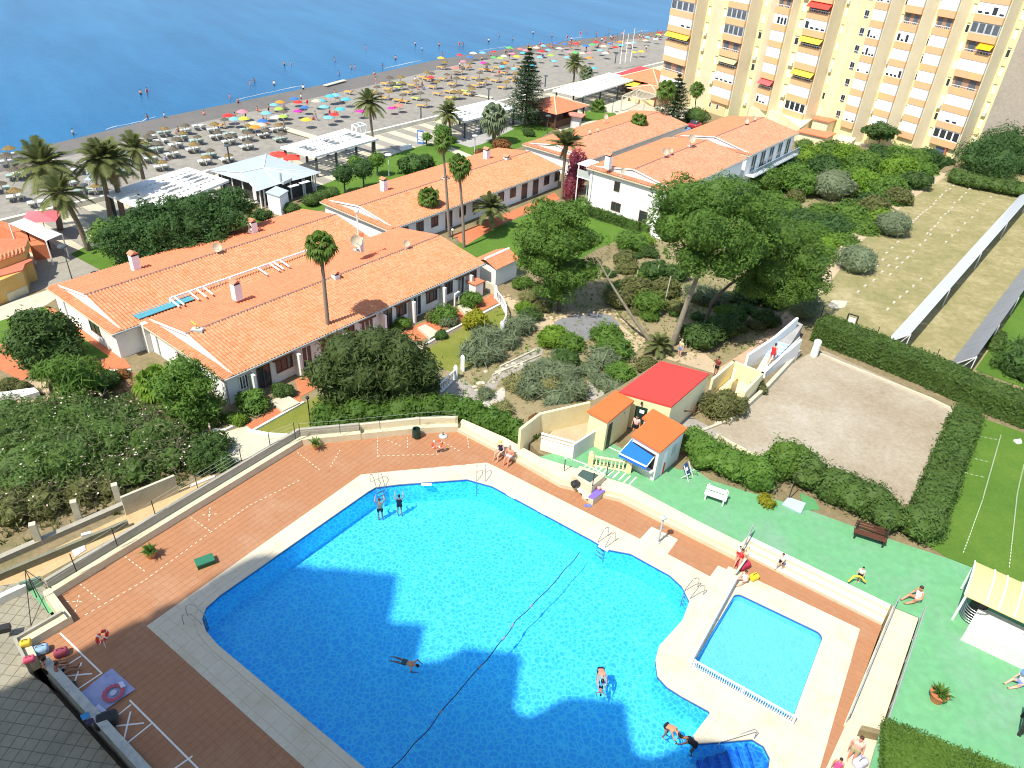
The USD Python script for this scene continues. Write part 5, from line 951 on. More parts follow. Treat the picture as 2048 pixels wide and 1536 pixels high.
for k, px, py, r, lab, z in (('clipg', 1600, 630, 34, 'grey green clipped ball bush at the corner of the long hedge', ZT), ('clipg', 1708, 540, 34, 'larger grey green ball bush by the field path, nearer one', ZT), ('clipg', 1782, 468, 30, 'grey green ball bush further along the field path', ZT), ('clipg', 1658, 395, 36, 'flat topped dark bush on the bare patch of the orchard', ZG), ('olive', 1745, 425, 26, 'low weedy shrub between path and field near the orchard', ZT), ('olive', 1795, 405, 24, 'scrub beside the sandy field path by the ball bushes', ZT), ('dark', 1830, 375, 24, 'dark scrub beside the far field path', ZT), ('olive', 1590, 400, 18, 'small scrub on the bare patch of the orchard', ZG),
    ('bright', 1050, 625, 22, 'fresh bright green bush at the bend of the sandy path', ZG), ('dark', 1062, 640, 22, 'dark bush behind the bright one at the sandy path bend', ZG), ('grey', 1040, 660, 30, 'spiky silver aloe clump beside the white balustrade', ZG), ('grey', 1010, 690, 28, 'aloe clump at the head of the grey stepped path', ZG), ('grey', 975, 685, 34, 'grey aloe mass on the edge of the worn lawn', ZG), ('grey', 950, 720, 36, 'big grey aloe mass beside the white gate post', ZG), ('grey', 985, 715, 30, 'aloe clump overhanging the stepped path, left side', ZG),
    ('bright', 1105, 690, 34, 'bright bush south of the round plaza', ZG), ('green', 1140, 700, 30, 'leafy bush with banana like leaves near the round plaza', ZG), ('green', 1210, 680, 32, 'leafy bush between plaza and pale gravel', ZG), ('green', 1230, 715, 36, 'leafy mound next to the pale gravel path', ZG), ('grey', 1200, 730, 34, 'silver aloe mound north of the pale gravel', ZG), ('dark', 1130, 725, 26, 'dark shrub in the middle of the dry garden', ZG), ('grey', 1085, 760, 34, 'grey aloe hedge clump left of the straw grass', ZG), ('grey', 1130, 760, 30, 'grey aloe hedge clump above the straw grass', ZG), ('grey', 1060, 790, 30, 'grey aloe clump near the ivy hedge', ZG), ('grey', 1150, 790, 32, 'grey aloe clump above the yellow yard wall', ZG), ('grey', 1110, 810, 30, 'grey aloe clump behind the yellow yard wall', ZG), ('straw', 1095, 778, 28, 'straw yellow grass clump ringed by aloes', ZG), ('straw', 1030, 775, 26, 'straw grass clump by the white gravel', ZG), ('straw', 1005, 825, 24, 'dry grass clump behind the ivy', ZG), ('grey', 972, 795, 18, 'single small aloe on the white gravel bed', ZG), ('green', 1240, 760, 30, 'bush touching the left side of the red roof', ZG), ('grey', 1230, 785, 24, 'aloe clump beside the orange roofed changing hut', ZG), ('olive', 1290, 740, 26, 'shrub behind the red flat roof', ZG), ('rust', 1075, 845, 18, 'reddish bromeliad clump outside the yellow yard wall', ZG),
    ('olive', 1270, 590, 34, 'olive undergrowth behind the leaning trunk', ZG), ('olive', 1235, 610, 30, 'low olive undergrowth by the round plaza', ZG), ('green', 1300, 620, 34, 'green undergrowth between the two trunks', ZG), ('olive', 1330, 590, 30, 'brownish undergrowth right of the leaning trunk', ZG), ('dark', 1310, 555, 30, 'dark scrub under the big pine, centre', ZG), ('dark', 1350, 560, 26, 'dark scrub under the big pine, right part', ZG), ('grey', 1400, 600, 30, 'grey scrub right of the forked pine trunk', ZG), ('grey', 1430, 605, 26, 'grey scrub mound near the small lamp', ZG), ('dark', 1395, 690, 40, 'dark undergrowth in the shade beside the person on the path', ZG), ('dark', 1440, 670, 36, 'dark undergrowth below the second pine', ZG), ('green', 1465, 640, 24, 'undergrowth by the small lamp under the pine', ZG), ('bright', 1440, 625, 14, 'small lime bush in sun under the second pine', ZG), ('dark', 1530, 650, 26, 'dark bush at the top of the stair passage', ZG), ('dark', 1500, 600, 36, 'shaded bush under the second pine crown', ZG), ('green', 1550, 610, 28, 'bush at the edge of the reddish path', ZG), ('olive', 1250, 530, 26, 'dry bush left of the thin pale post', ZG), ('green', 1265, 500, 32, 'yellowish tree like bush below the white house', ZG), ('bright', 1290, 490, 20, 'light bush in front of the two storey gable', ZG), ('straw', 1060, 600, 22, 'ochre ground bush beside the annex', ZG), ('green', 1045, 575, 22, 'bush between the annex and the dark pine', ZG), ('olive', 1085, 620, 20, 'yellowish low bush at the foot of the dark pine', ZG),
    ('green', 885, 640, 28, 'mixed bush in the first planter of the row house front', ZG), ('grey', 893, 648, 20, 'silver bush in the first planter of the row house front', ZG), ('olive', 868, 640, 18, 'olive bush in the first planter of the row house front', ZG), ('green', 938, 610, 24, 'rounded bush in the second planter near the annex', ZG), ('rust', 950, 612, 12, 'reddish shrub in the second planter near the annex', ZG), ('lime', 950, 652, 28, 'yellow flowering round bush on the worn lawn', ZG), ('dark', 881, 676, 14, 'small clipped dark bush on the worn lawn', ZG), ('green', 800, 655, 20, 'climbing plant on the row house front behind the magnolia', ZG), ('green', 505, 820, 32, 'round bush at the near front corner of the row house', ZG), ('dark', 565, 790, 22, 'leafy bush in the near planter with white flowers', ZG), ('bright', 480, 845, 18, 'bright palm like shrub beside the stepped path', ZG), ('olive', 430, 845, 20, 'yellowish shrub on the bed next to the stepped path', ZG), ('green', 460, 840, 16, 'small shrub with orange flower by the stepped path', ZG), ('rust', 245, 755, 14, 'row of reddish small plants along the flower bed, right', ZG), ('rust', 225, 760, 12, 'reddish small plant along the flower bed, left', ZG), ('rust', 175, 735, 16, 'rusty plant between the yucca tree and red paving', ZG), ('dark', 215, 775, 24, 'dark bush in the shade of the yucca tree', ZG), ('olive', 20, 775, 16, 'plants in the low white planter at the left edge', ZG), ('olive', 45, 780, 14, 'more plants in the low white planter at the left edge', ZG),
    ('clip', 580, 425, 15, 'clipped ball bush beside the shack by the grey roof', ZG), ('clip', 622, 410, 16, 'clipped ball bush next to the grey roof terrace, left of three', ZG), ('clip', 645, 402, 16, 'clipped ball bush next to the grey roof terrace, middle of three', ZG), ('clip', 665, 394, 15, 'clipped ball bush next to the grey roof terrace, right of three', ZG), ('dark', 527, 438, 17, 'dark round bush behind the roof chimney by the restaurant', ZG), ('dark', 1058, 272, 12, 'round dark bush on the lawn by the araucaria', ZG), ('dark', 826, 345, 30, 'large dark round bush on the promenade lawn', ZG), ('dark', 850, 335, 22, 'second dark bush joined to the large one on the lawn', ZG), ('rust', 1000, 300, 20, 'rusty flowering hedge bush at the low row house', ZG), ('rust', 965, 315, 16, 'flowering hedge bush left end by the low row house', ZG), ('green', 900, 285, 12, 'shrub under the palm at the pavilion corner', ZG), ('citrus3', 1240, 302, 26, 'round tree between the two middle roofs', ZG), ('bright', 1312, 262, 16, 'light tree at the far alley between the roofs', ZG), ('dark', 1345, 262, 18, 'dark tree at the far alley between the roofs', ZG), ('clip', 1388, 248, 22, 'rounded bush behind the bougainvillea house, far end', ZG), ('clip', 1607, 302, 16, 'clipped block bush by the tower annex', ZG)):
    if k == 'citrus3' : shrub(k, px, py, r, lab, z, group='trees in the alley')
    else: shrub(k, px, py, r, lab, z, 1.0 if k not in ('straw',) else .8)
for px, py, r, lab in ((755, 352, 16, 'smaller round headed tree on the promenade lawn, left'), (690, 388, 20, 'round headed tree at the lawn edge by the canopy'), (728, 378, 20, 'round headed tree at the lawn edge, right of two'), (712, 352, 14, 'pale round headed tree under the canopy corner'), (853, 292, 9, 'tiny lollipop tree beside the blue sign'), (884, 300, 17, 'tree under the date palm on the lawn tip')):
    o = A(px, py, ZG); t = thing('lollipop_tree', lab, 'tree', o); R = r * pxm(o); h = R * 1.9
    part(t, 'crown', foliage([(0, 0, h, R, R, R * .9), (R * .3, 0, h + R * .3, R * .6, R * .6, R * .5)], .1, .9, px, 1.6, .2), LF['citrus'] if r < 18 else LF['ficus']); part(t, 'trunk', B().tube([(0, 0, 0), (0, 0, h)], [.1, .07], 6), m_barkd)
g = np.random.default_rng(88); UG = {'green': 'leafy green undergrowth bush in the dry garden', 'olive': 'olive undergrowth bush in the dry garden', 'dark': 'dark undergrowth bush under the pines', 'grey': 'spiky grey undergrowth clump in the dry garden', 'bright': 'light green undergrowth bush in the dry garden'}
for quad_, n, ks in (([(1200, 600), (1260, 560), (1420, 600), (1330, 660), (1270, 640)], 16, ('olive', 'green', 'bright', 'olive')), ([(1190, 540), (1260, 500), (1330, 520), (1300, 580), (1220, 590)], 12, ('green', 'olive', 'dark')), ([(1400, 600), (1560, 600), (1490, 700), (1360, 690)], 18, ('dark', 'green', 'dark', 'olive')), ([(1075, 700), (1160, 690), (1240, 710), (1230, 770), (1100, 790), (1040, 790)], 16, ('grey', 'green', 'grey', 'bright')), ([(1530, 400), (1640, 400), (1660, 500), (1560, 490)], 12, ('green', 'dark')), ([(1020, 560), (1090, 580), (1090, 630), (1030, 600)], 6, ('olive', 'bright'))):
    P = Polygon(quad_); x0, y0, x1, y1 = P.bounds
    for _ in range(n):
        x, y = g.uniform(x0, x1), g.uniform(y0, y1)
        if P.contains(Point(x, y)): k = ks[g.integers(len(ks))]; shrub(k, x, y, g.uniform(12, 24), UG[k], ZG, g.uniform(.6, .95), 'undergrowth of the dry garden, ' + k)
# weeds and dry tufts between the shrubs
def tufts(name, label, px, z, n, mat, seed, s0=.12, s1=.34, clip=None):
    P = Polygon(AP(px, z)).buffer(0); P = P.difference(clip) if clip is not None else P; g = np.random.default_rng(seed); x0, y0, x1, y1 = P.bounds; c = np.c_[g.uniform(x0, x1, n), g.uniform(y0, y1, n)]; import shapely; c = c[shapely.contains_xy(P, c[:, 0], c[:, 1])]; f = meshkit.noise(np.c_[c * .35, np.full(len(c), seed)]); c = c[f + g.normal(0, .12, len(c)) > .45]
    k = 7; C = np.repeat(np.c_[c, np.full(len(c), z)], k, 0); m = len(C); a = g.uniform(0, 6.28, m); h = g.uniform(s0, s1, m); d = np.stack([np.cos(a) * .6, np.sin(a) * .6, np.ones(m)], 1) * h[:, None]; w = np.stack([-np.sin(a), np.cos(a), 0 * a], 1) * (h * .16)[:, None]; C = C + g.normal(0, .06, (m, 3)) * [1, 1, 0]; i = np.arange(m) * 3
    return solo(name, label, 'weeds', (np.stack([C - w, C + w, C + d], 1).reshape(-1, 3), np.stack([i, i + 1, i + 2], 1)), mat, kind='stuff')
GARD = [(900, 740), (1010, 600), (1080, 560), (1180, 470), (1300, 470), (1420, 420), (1480, 330), (1880, 330), (1640, 580), (1500, 700), (1240, 790), (1090, 815), (1000, 850), (920, 830)]
tufts('dry_weeds', 'straw coloured weeds scattered through the dry garden and orchard ground', GARD, ZG, 14000, LF['straw'], 201, .08, .25); tufts('green_weeds', 'green weeds scattered through the dry garden and orchard ground', GARD, ZG, 16000, LF['bright'], 202, .08, .3)
FLD = [(1640, 600), (1700, 500), (1800, 410), (1892, 350), (2060, 330), (2200, 500), (2000, 730), (1900, 720), (1770, 685)]
tufts('field_weeds', 'dry grass tufts all over the solar field', FLD, ZT, 9000, LF['straw'], 203, .03, .09); tufts('field_weeds', 'greener weed patches of the solar field', FLD, ZT, 6000, LF['bright'], 204, .03, .09)
tufts('bed_weeds', 'low weeds under the oleander thicket and beside the walls', [(0, 790), (250, 740), (420, 850), (440, 940), (240, 1030), (0, 1110)], ZG, 5000, LF['olive'], 205)
# ------------------------------------------------------------------ hedges
def hedge(label, px, w, h, z, mat, seed, leaf=.1, dens=1.0, rough=.18, step=.42, name='hedge'):
    L = LineString(AP(px, z)); n = max(3, int(L.length / (step * w))); lobes = []; g = np.random.default_rng(seed); o = np.array([*L.coords[0], z]); jt = rough * .9
    for k in range(n):
        q = L.interpolate((k + .5) / n, normalized=True); lobes.append((q.x - o[0] + g.uniform(-jt, jt) * w * .5, q.y - o[1] + g.uniform(-jt, jt) * w * .5, h * .5, w * .56 * g.uniform(.9, 1.1), w * .56 * g.uniform(.9, 1.1), h * .56 * g.uniform(1 - jt, 1 + jt)))
    t = thing(name, label, 'hedge', o); part(t, 'foliage', foliage(lobes, leaf * .85, dens * .8, seed, 1.5, rough * .8, .86, sub=2), mat); return t
boxhedge('long thick hedge dividing the gravel court from the solar field', [(1632, 672), (1740, 715), (1850, 760), (1950, 805), (2100, 862)], 2.2, 1.7, ZT, LF['hedge'], 61, .08, 1.6)
boxhedge('hedge between the gravel court and the mown lawn', [(1925, 850), (1890, 935), (1862, 1010), (1840, 1050)], 1.7, 1.5, ZT, LF['hedge'], 62, .085, 1.5, jit=.12)
hedge('ragged hedge between the green court and the gravel court, left half', [(1372, 905), (1420, 930), (1480, 955), (1540, 985)], 2.1, 1.7, ZT, LF['citrus'], 63, .09, .85, .4)
hedge('ragged hedge between the green court and the gravel court, behind the brown bench', [(1580, 955), (1640, 985), (1700, 1010), (1770, 1045), (1835, 1062)], 2.3, 1.7, ZT, LF['hedge'], 64, .09, .85, .4)
hedge('young tree like growth rising from the court hedge by the outdoor shower', [(1560, 955), (1590, 940)], 2.0, 2.2, ZT, LF['citrus'], 65, .09, .8, .4)
boxhedge('clipped hedge in the bottom right corner beside the ramp', [(1760, 1500), (1850, 1535), (1960, 1580), (2060, 1620)], 2.5, .55, ZT, LF['citrus'], 66, .045, 1.6)
boxhedge('trimmed hedge along the foot of the white two storey gable', [(1178, 430), (1240, 450), (1300, 470)], 1.2, 1.2, ZG, LF['hedge'], 67, .1, 1.4)
hedge('ivy covered hedge behind the pool wall under the magnolia', [(640, 862), (740, 848), (840, 838), (905, 836)], 1.9, 1.7, ZG, LF['ivy'], 68, .11, 1.0, .3)
hedge('ivy hanging over the terrace wall towards the seated couple', [(925, 842), (975, 868), (1030, 892), (1062, 908)], 1.5, 2.0, ZG, LF['ivy'], 69, .11, 1.0, .3)
hedge('dark hedge mass along the far field edge below the tower', [(1905, 365), (1960, 378), (2060, 395)], 2.6, 1.7, ZT, LF['hedge'], 70, .13)
hedge('low hedge in front of the tower forecourt', [(1770, 312), (1830, 322), (1860, 330)], 1.4, 1.0, ZG, LF['dark'], 71, .12)
thicket('bush', 'olive bush beside the red roofed building over the gravel court', [(1445, 820, 32), (1425, 815, 26), (1470, 815, 26), (1450, 800, 24)], ZT, LF['olive'], 72, .09)
thicket('bush', 'yellowish small bush at the corner of the yellow yard wall', [(1518, 768, 14), (1525, 775, 12)], ZT, LF['olive'], 73, .07)
thicket('bush', 'lime coloured bush poking from the court hedge', [(1530, 995, 14), (1540, 1002, 12)], ZT, LF['lime'], 74, .07)
thicket('bush', 'broad fig tree like bush right of the tower foot', [(1960, 335, 40), (2000, 325, 44), (2040, 335, 44), (1985, 345, 36)], ZT, LF['ficus'], 75, .14)
thicket('bush', 'dark conifer clump behind the right end of the tower', [(2040, 262, 34), (2075, 250, 40), (2030, 285, 24)], ZG, LF['dark'], 76, .16, squash=1.6)
thicket('bush', 'dark round bush on the bright lawn at the right edge', [(2045, 740, 42), (2070, 720, 36)], ZT, LF['dark'], 77, .1)
thicket('bush', 'green shrub beside the lower end of the second panel row', [(1990, 690, 16), (1998, 675, 14)], ZT, LF['hedge'], 78, .09)
thicket('bougainvillea', 'purple bougainvillea climbing the porch of the two storey house', [(1150, 375, 18), (1152, 352, 18), (1140, 395, 14), (1158, 335, 12)], ZG, LF['purple'], 79, .12, squash=2.2)
thicket('ivy_fringe', 'grey green plant spilling over the terrace wall corner', [(1065, 905, 16), (1082, 912, 14)], ZG, LF['grey'], 80, .08)
# ------------------------------------------------------------------ palms
def frond_date(g, a, el, R, mat, t, droop, w=.19, name='frond', nleaf=26):
    """One feather frond: an arching midrib with two ranks of leaflets."""
    s = np.linspace(0, 1, 9); x = s * R * math.cos(el) * (1 - .12 * s); z = s * R * math.sin(el) - droop * R * s ** 2.2; rib = np.stack([x, np.zeros(9), z], 1) @ rotz(a).T
    b = B().tube(rib, np.linspace(.05, .012, 9), 3, False)
    sd = np.array([-math.sin(a), math.cos(a), 0]); q = np.linspace(.14, 1, nleaf)
    P = np.stack([np.interp(q, s, rib[:, k]) for k in range(3)], 1); d = np.gradient(P, axis=0); d /= np.linalg.norm(d, axis=1, keepdims=True)
    ln = R * w * np.sin(np.pi * (.12 + .80 * q)) ** .7; V, Fc = [], []
    for side in (-1, 1):
        tip = P + (sd * side + d * .75) * ln[:, None] + np.stack([np.zeros(nleaf), np.zeros(nleaf), -ln * .2 + g.uniform(-.12, .12, nleaf) * ln], 1)
        wd = d * (R * .018 + .02); k = len(V) and sum(len(x) for x in V)
        V.append(np.stack([P - wd, P + wd, tip], 1).reshape(-1, 3)); i = np.arange(nleaf) * 3 + k; Fc.append(np.stack([i, i + 1, i + 2], 1))
    b.add(np.vstack(V), np.vstack(Fc)); return part(t, name, b, mat)
def date_palm(label, trunk, R, n, zb=ZG, mat=None, seed=1, up=1.4, low=-.25, tr=.2, boss=True, dry=6, droop=.36):
    """trunk: pixels from foot to crown."""
    o = A(*trunk[0], zb); pth = [vp(o, x, y) - o for x, y in trunk]; t = thing('date_palm', label, 'palm', o); g = np.random.default_rng(seed)
    p = dense(pth, 10); part(t, 'trunk', B().tube(p, np.linspace(tr * 1.15, tr * .85, 10), 8), m_palmt, smooth=True); c = p[-1]
    if boss: part(t, 'boss', B().lathe([(tr * .8, -R * .35), (tr * 1.7, -R * .12), (tr * 1.5, .1), (tr * .4, .3)], 8, c), m_palmt)
    for k in range(n):
        f = (k + .5) / n; el = up + (low - up) * f ** .9 + g.uniform(-.1, .1); a = k * 2.39996 + g.uniform(-.2, .2)
        pr = frond_date(g, a, el, R * g.uniform(.85, 1.1), mat or LF['palm'], t, droop * g.uniform(.75, 1.2)); UsdGeom.Xformable(pr).AddTranslateOp().Set(Gf.Vec3d(*map(float, c)))
    for k in range(dry):
        pr = frond_date(g, g.uniform(0, 6.28), g.uniform(-1.1, -.7), R * .7, LF['dry'], t, .25, name='dead_frond'); UsdGeom.Xformable(pr).AddTranslateOp().Set(Gf.Vec3d(*map(float, c)))
    return t
def fan_leaf(g, a, el, R, t, mat, stem=.5, fold=.35, droop=.5, name='fan_leaf', nseg=13):
    d = np.array([math.cos(a) * math.cos(el), math.sin(a) * math.cos(el), math.sin(el)]); sd = np.array([-math.sin(a), math.cos(a), 0]); up = np.cross(d, sd) * -1
    h = d * R * stem + [0, 0, -.04 * R]; b = B().tube([(0, 0, 0), h * .5 + [0, 0, .03 * R], h], [.03, .025, .018], 3, False); V, Fc = [], []; rr = R * (1 - stem) * 1.1
    for k in range(nseg):
        q = -2.0 + 4.0 * k / (nseg - 1); dr = d * math.cos(q) + sd * math.sin(q) + up * fold * abs(math.sin(q)); dr /= np.linalg.norm(dr)
        mid = h + dr * rr * .62; tip = h + dr * rr * (.95 if abs(q) < 1.6 else .8) + [0, 0, -droop * rr * g.uniform(.6, 1.3)]; w = (-d * math.sin(q) + sd * math.cos(q)) * rr * .13
        i = sum(map(len, V)); V.append(np.array([h, mid - w, mid + w, tip])); Fc.append(np.array([[0, 1, 2], [1, 3, 2]]) + i)
    b.add(np.vstack(V), np.vstack(Fc)); return part(t, name, b, mat)
def fan_palm(label, trunk, R, n=30, zb=ZG, mat=None, seed=1, tr=.15, skirt=8, up=1.35, low=-.75):
    o = A(*trunk[0], zb); pth = [vp(o, x, y) - o for x, y in trunk]; t = thing('fan_palm', label, 'palm', o); g = np.random.default_rng(seed)
    p = dense(pth, 10); part(t, 'trunk', B().tube(p, np.linspace(tr * 1.25, tr * .8, 10), 8), m_palmt2, smooth=True); c = p[-1]
    for k in range(n + skirt):
        f = (k + .5) / n; dead = k >= n; el = (up + (low - up) * f ** .9 + g.uniform(-.12, .12)) if not dead else g.uniform(-1.35, -1.05); a = k * 2.39996 + g.uniform(-.25, .25)
        pr = fan_leaf(g, a, el, R * g.uniform(.9, 1.1), t, LF['dry'] if dead else (mat or LF['fan']), name='dead_leaf' if dead else 'fan_leaf'); UsdGeom.Xformable(pr).AddTranslateOp().Set(Gf.Vec3d(*map(float, c)))
    return t
def rpx(r, base, zb=ZG): return r * pxm(A(*base, zb))
for lab, tr_, r, n, kw in (('date palm on the left rising from the striped promenade, straight trunk', [(121, 460), (110, 400), (95, 355), (86, 330)], 58, 42, dict(tr=.26, seed=101)), ('leaning date palm with yellowed lower fronds at the tip of the lawn', [(178, 501), (160, 455), (140, 415), (120, 386)], 50, 34, dict(tr=.22, seed=102, dry=9)), ('date palm of the tall pair behind the ficus, left trunk', [(221, 436), (215, 395), (205, 350), (199, 318)], 54, 38, dict(tr=.24, seed=103)), ('date palm of the tall pair behind the ficus, right trunk', [(246, 432), (238, 395), (229, 350), (221, 320)], 52, 38, dict(tr=.26, seed=104)), ('shorter date palm on the sand behind the canopy', [(287, 358), (282, 335), (275, 315), (268, 298)], 44, 34, dict(tr=.2, seed=105)),
    ('date palm with long bare trunk by the big perforated canopy', [(746, 312), (745, 270), (741, 235), (738, 205)], 36, 40, dict(tr=.16, seed=106)), ('date palm standing at the pavilion corner by the blue sign', [(902, 280), (901, 260), (898, 240), (896, 226)], 32, 40, dict(tr=.16, seed=107)), ('date palm with bulging neck and upright crown before the two storey house', [(1124, 398), (1126, 350), (1130, 315), (1132, 292)], 46, 36, dict(tr=.17, seed=108, up=1.4, low=.35, dry=2, droop=.3)), ('date palm on the promenade near the flagpoles', [(1147, 164), (1149, 145), (1150, 125)], 24, 34, dict(tr=.16, seed=109)), ('low feathery date palm in front of the low row house', [(981, 455), (981, 435), (981, 415)], 42, 46, dict(tr=.12, seed=110, low=-.2, dry=0)), ('tiny date palm on the lawn by the red path', [(1066, 440), (1066, 428), (1065, 418)], 11, 20, dict(tr=.06, seed=111, dry=0, boss=False)), ('cycad palm behind the red flat roof', [(1318, 706), (1318, 698), (1318, 690)], 38, 30, dict(tr=.14, seed=112, low=-.1, dry=2, boss=False))):
    date_palm(lab, tr_, rpx(r, tr_[0]), n, **kw)
for lab, tr_, r, n, kw in (('fan palm with thick trunk and pale skirt beside the pavilion canopy', [(988, 287), (988, 265), (989, 232)], 30, 34, dict(tr=.24, seed=121, skirt=16, mat=LF['grey'])), ('tallest slender fan palm in front of the low row house', [(899, 474), (893, 380), (887, 310), (885, 282)], 20, 26, dict(tr=.13, seed=122)), ('second tall fan palm, its trunk crossing the lawn edge', [(928, 495), (926, 440), (921, 375), (919, 330)], 25, 30, dict(tr=.13, seed=123)), ('shorter fan palm before the low row house roof', [(863, 458), (860, 425), (857, 392)], 24, 28, dict(tr=.12, seed=124)), ('tall fan palm standing before the nearest row house, trunk over the tiled slope', [(661, 705), (653, 620), (646, 545), (641, 490)], 32, 32, dict(tr=.15, seed=125)), ('fan palm between the middle roofs', [(1275, 290), (1276, 265), (1278, 240)], 18, 26, dict(tr=.1, seed=126)), ('tall thin fan palm before the left corner of the tower', [(1328, 273), (1331, 220), (1333, 178)], 21, 28, dict(tr=.11, seed=127)), ('small fan palm at the tower foot', [(1388, 244), (1391, 205), (1394, 176)], 15, 24, dict(tr=.09, seed=128)), ('low fan palm on the plaza by the restaurant canopy', [(1196, 222), (1196, 212)], 17, 24, dict(tr=.12, seed=129, skirt=4)), ('bushy fan palm on the sand by the promenade wall', [(1173, 152), (1173, 144)], 15, 28, dict(tr=.14, seed=130, skirt=8, mat=LF['grey'])), ('spiky young palm beside the white gable of the nearest row house', [(310, 790), (310, 765)], 40, 40, dict(tr=.14, seed=131, mat=LF['bright'], up=1.4, low=-.9))):
    fan_palm(lab, tr_, rpx(r, tr_[0]), n, **kw)
def conifer(label, base, top, r0, seed, tiers=17):
    o = A(*base, ZG); H = height_at(o, *top); R = rpx(r0, base); t = thing('araucaria', label, 'conifer', o); g = np.random.default_rng(seed)
    part(t, 'trunk', B().tube([(0, 0, 0), (0, 0, H * .97)], [.22, .03], 7), m_barkd)
    for k in range(tiers):
        f = k / (tiers - 1); z = H * (.12 + .86 * f); r = R * (1 - f) ** .75 * (.85 + .3 * g.random()) + .15; b = B(); nb_ = 7
        for j in range(nb_):
            a = j * 6.283 / nb_ + k * .5 + g.uniform(-.2, .2); rr = r * g.uniform(.8, 1.15); s = np.linspace(.1, 1, 6); P = np.stack([np.cos(a) * s * rr, np.sin(a) * s * rr, z - .18 * rr * s + .22 * rr * s ** 2.5], 1); b.tube(P, np.linspace(.05, .02, 6), 4, False)
            n = 60; q = g.uniform(.15, 1, n); c = np.stack([np.interp(q, s, P[:, m]) for m in range(3)], 1) + g.normal(0, 1, (n, 3)) * [rr * .10, rr * .10, rr * .05]; v, f_ = quads(c, unit(g, n) * .6 + [0, 0, .8], .14, 2.2, g); b.add(v, f_)
        part(t, 'branch_tier', b, LF['conifer'])
    return t
conifer('tall araucaria pine between the lawn and the tiled pavilion', (1050, 252), (1060, 95), 42, 141)
conifer('smaller araucaria in front of the tower corner', (1343, 248), (1350, 148), 34, 142, 12)
# ------------------------------------------------------------------ pool side buildings
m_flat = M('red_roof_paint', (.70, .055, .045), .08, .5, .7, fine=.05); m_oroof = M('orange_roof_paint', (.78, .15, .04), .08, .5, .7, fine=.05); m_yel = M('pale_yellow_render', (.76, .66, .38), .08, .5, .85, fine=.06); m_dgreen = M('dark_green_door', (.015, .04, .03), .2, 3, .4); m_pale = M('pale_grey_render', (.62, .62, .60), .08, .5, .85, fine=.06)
def flatblock(name, label, px, zt, wall, roof, zb=ZT, over=.12, th=.12, cat='hut'):
    t = thing(name, label, cat); P = Polygon(AP(px, zt)).buffer(0)
    part(t, 'wall', B().shp(P.buffer(-over, join_style=2), zb - .1, zt - th), wall); part(t, 'roof', B().shp(P, zt - th, zt), roof); return t
RB = flatblock('red_roofed_building', 'pale yellow building with flat bright red painted roof beside the gravel court', [(1321.4, 721.7), (1419, 747), (1343.7, 812.6), (1237.8, 783.2)], 3.0, m_yel, m_flat, .4, cat='building', over=.04)
HA_ = flatblock('changing_hut', 'yellow changing hut with orange flat roof left of the red roof', [(1231.6, 780.5), (1268.5, 801), (1216.6, 844), (1174, 822)], 2.9, m_yel, m_oroof, .4)
HB_ = flatblock('changing_hut', 'bar hut with orange flat roof and blue awning on the green court', [(1306, 817), (1375, 856), (1321, 904), (1262, 869), (1294, 841), (1284, 835)], 2.9, m_pale, m_oroof, .4)
def wallquad(t, name, p, q, z0, z1, mat, off=.03):
    """Thin panel along p-q standing off towards the camera side."""
    p, q = np.asarray(p)[:2], np.asarray(q)[:2]; d = (q - p) / np.linalg.norm(q - p); n = np.array([d[1], -d[0]])
    if n @ p > 0: n = -n
    return part(t, name, B().prism([p, q, q + n * off, p + n * off], z0, z1), mat)
a, c = A(1216.6, 844, 2.9), A(1268.5, 801, 2.9); d = c - a; s_ = a + np.array([d[1], -d[0], 0]) / np.linalg.norm(d) * 0
L2 = lambda p, q, f: p + (q - p) * f
ins = lambda p, ctr: p + (ctr - p) * .06
ctr = (A(1231.6, 780.5, 2.9) + A(1216.6, 844, 2.9)) / 2; ai, ci = ins(a, ctr), ins(c, ctr)
dn = np.array([(c - a)[1], -(c - a)[0], 0]); dn /= np.linalg.norm(dn); dn = dn if dn @ (a - ctr) > 0 else -dn
def onface(t, name, p, q, f0, f1, z0, z1, mat, ctr, off=.03, inset=.12):
    e = (q - p) / np.linalg.norm(q - p); n = np.array([e[1], -e[0], 0]); n = n if n @ (p - ctr) > 0 else -n
    u, w = p + (q - p) * f0 - n * inset, p + (q - p) * f1 - n * inset
    return part(t, name, B().prism([u[:2], w[:2], (w + n * off)[:2], (u + n * off)[:2]], z0, z1), mat)
onface(HA_, 'doorway', a, c, .12, .26, ZT, 2.4, m_dgreen, ctr); onface(HA_, 'lamp', a, c, .7, .72, 2.3, 2.42, m_pale, ctr, .1)
rc = (A(1321, 721.7, 3) + A(1343.7, 812.6, 3)) / 2; p_, q_ = A(1237.8, 783.2, 3), A(1343.7, 812.6, 3)
onface(RB, 'door', p_, q_, .36, .58, ZT, 2.3, m_dgreen, rc, .03, .04); onface(RB, 'door_sign', p_, q_, .44, .53, 1.85, 2.1, m_whitep, rc, .05, .04); onface(RB, 'wall_lamp', p_, q_, .44, .47, 2.55, 2.7, m_black, rc, .15, .04)
hc = (A(1306, 817, 2.9) + A(1321, 904, 2.9)) / 2; p_, q_ = A(1262, 869, 2.9), A(1321, 904, 2.9); onface(HB_, 'counter_opening', p_, q_, .08, .85, 1.3, 2.4, m_black, hc); onface(HB_, 'counter', p_, q_, .05, .9, 1.2, 1.28, m_wframe, hc, .3)
p_, q_ = A(1321, 904, 2.9), A(1375, 856, 2.9); onface(HB_, 'side_door', p_, q_, .25, .4, ZT, 2.3, m_wframe, hc); onface(HB_, 'side_window', p_, q_, .6, .75, 1.4, 2.1, m_gray, hc)
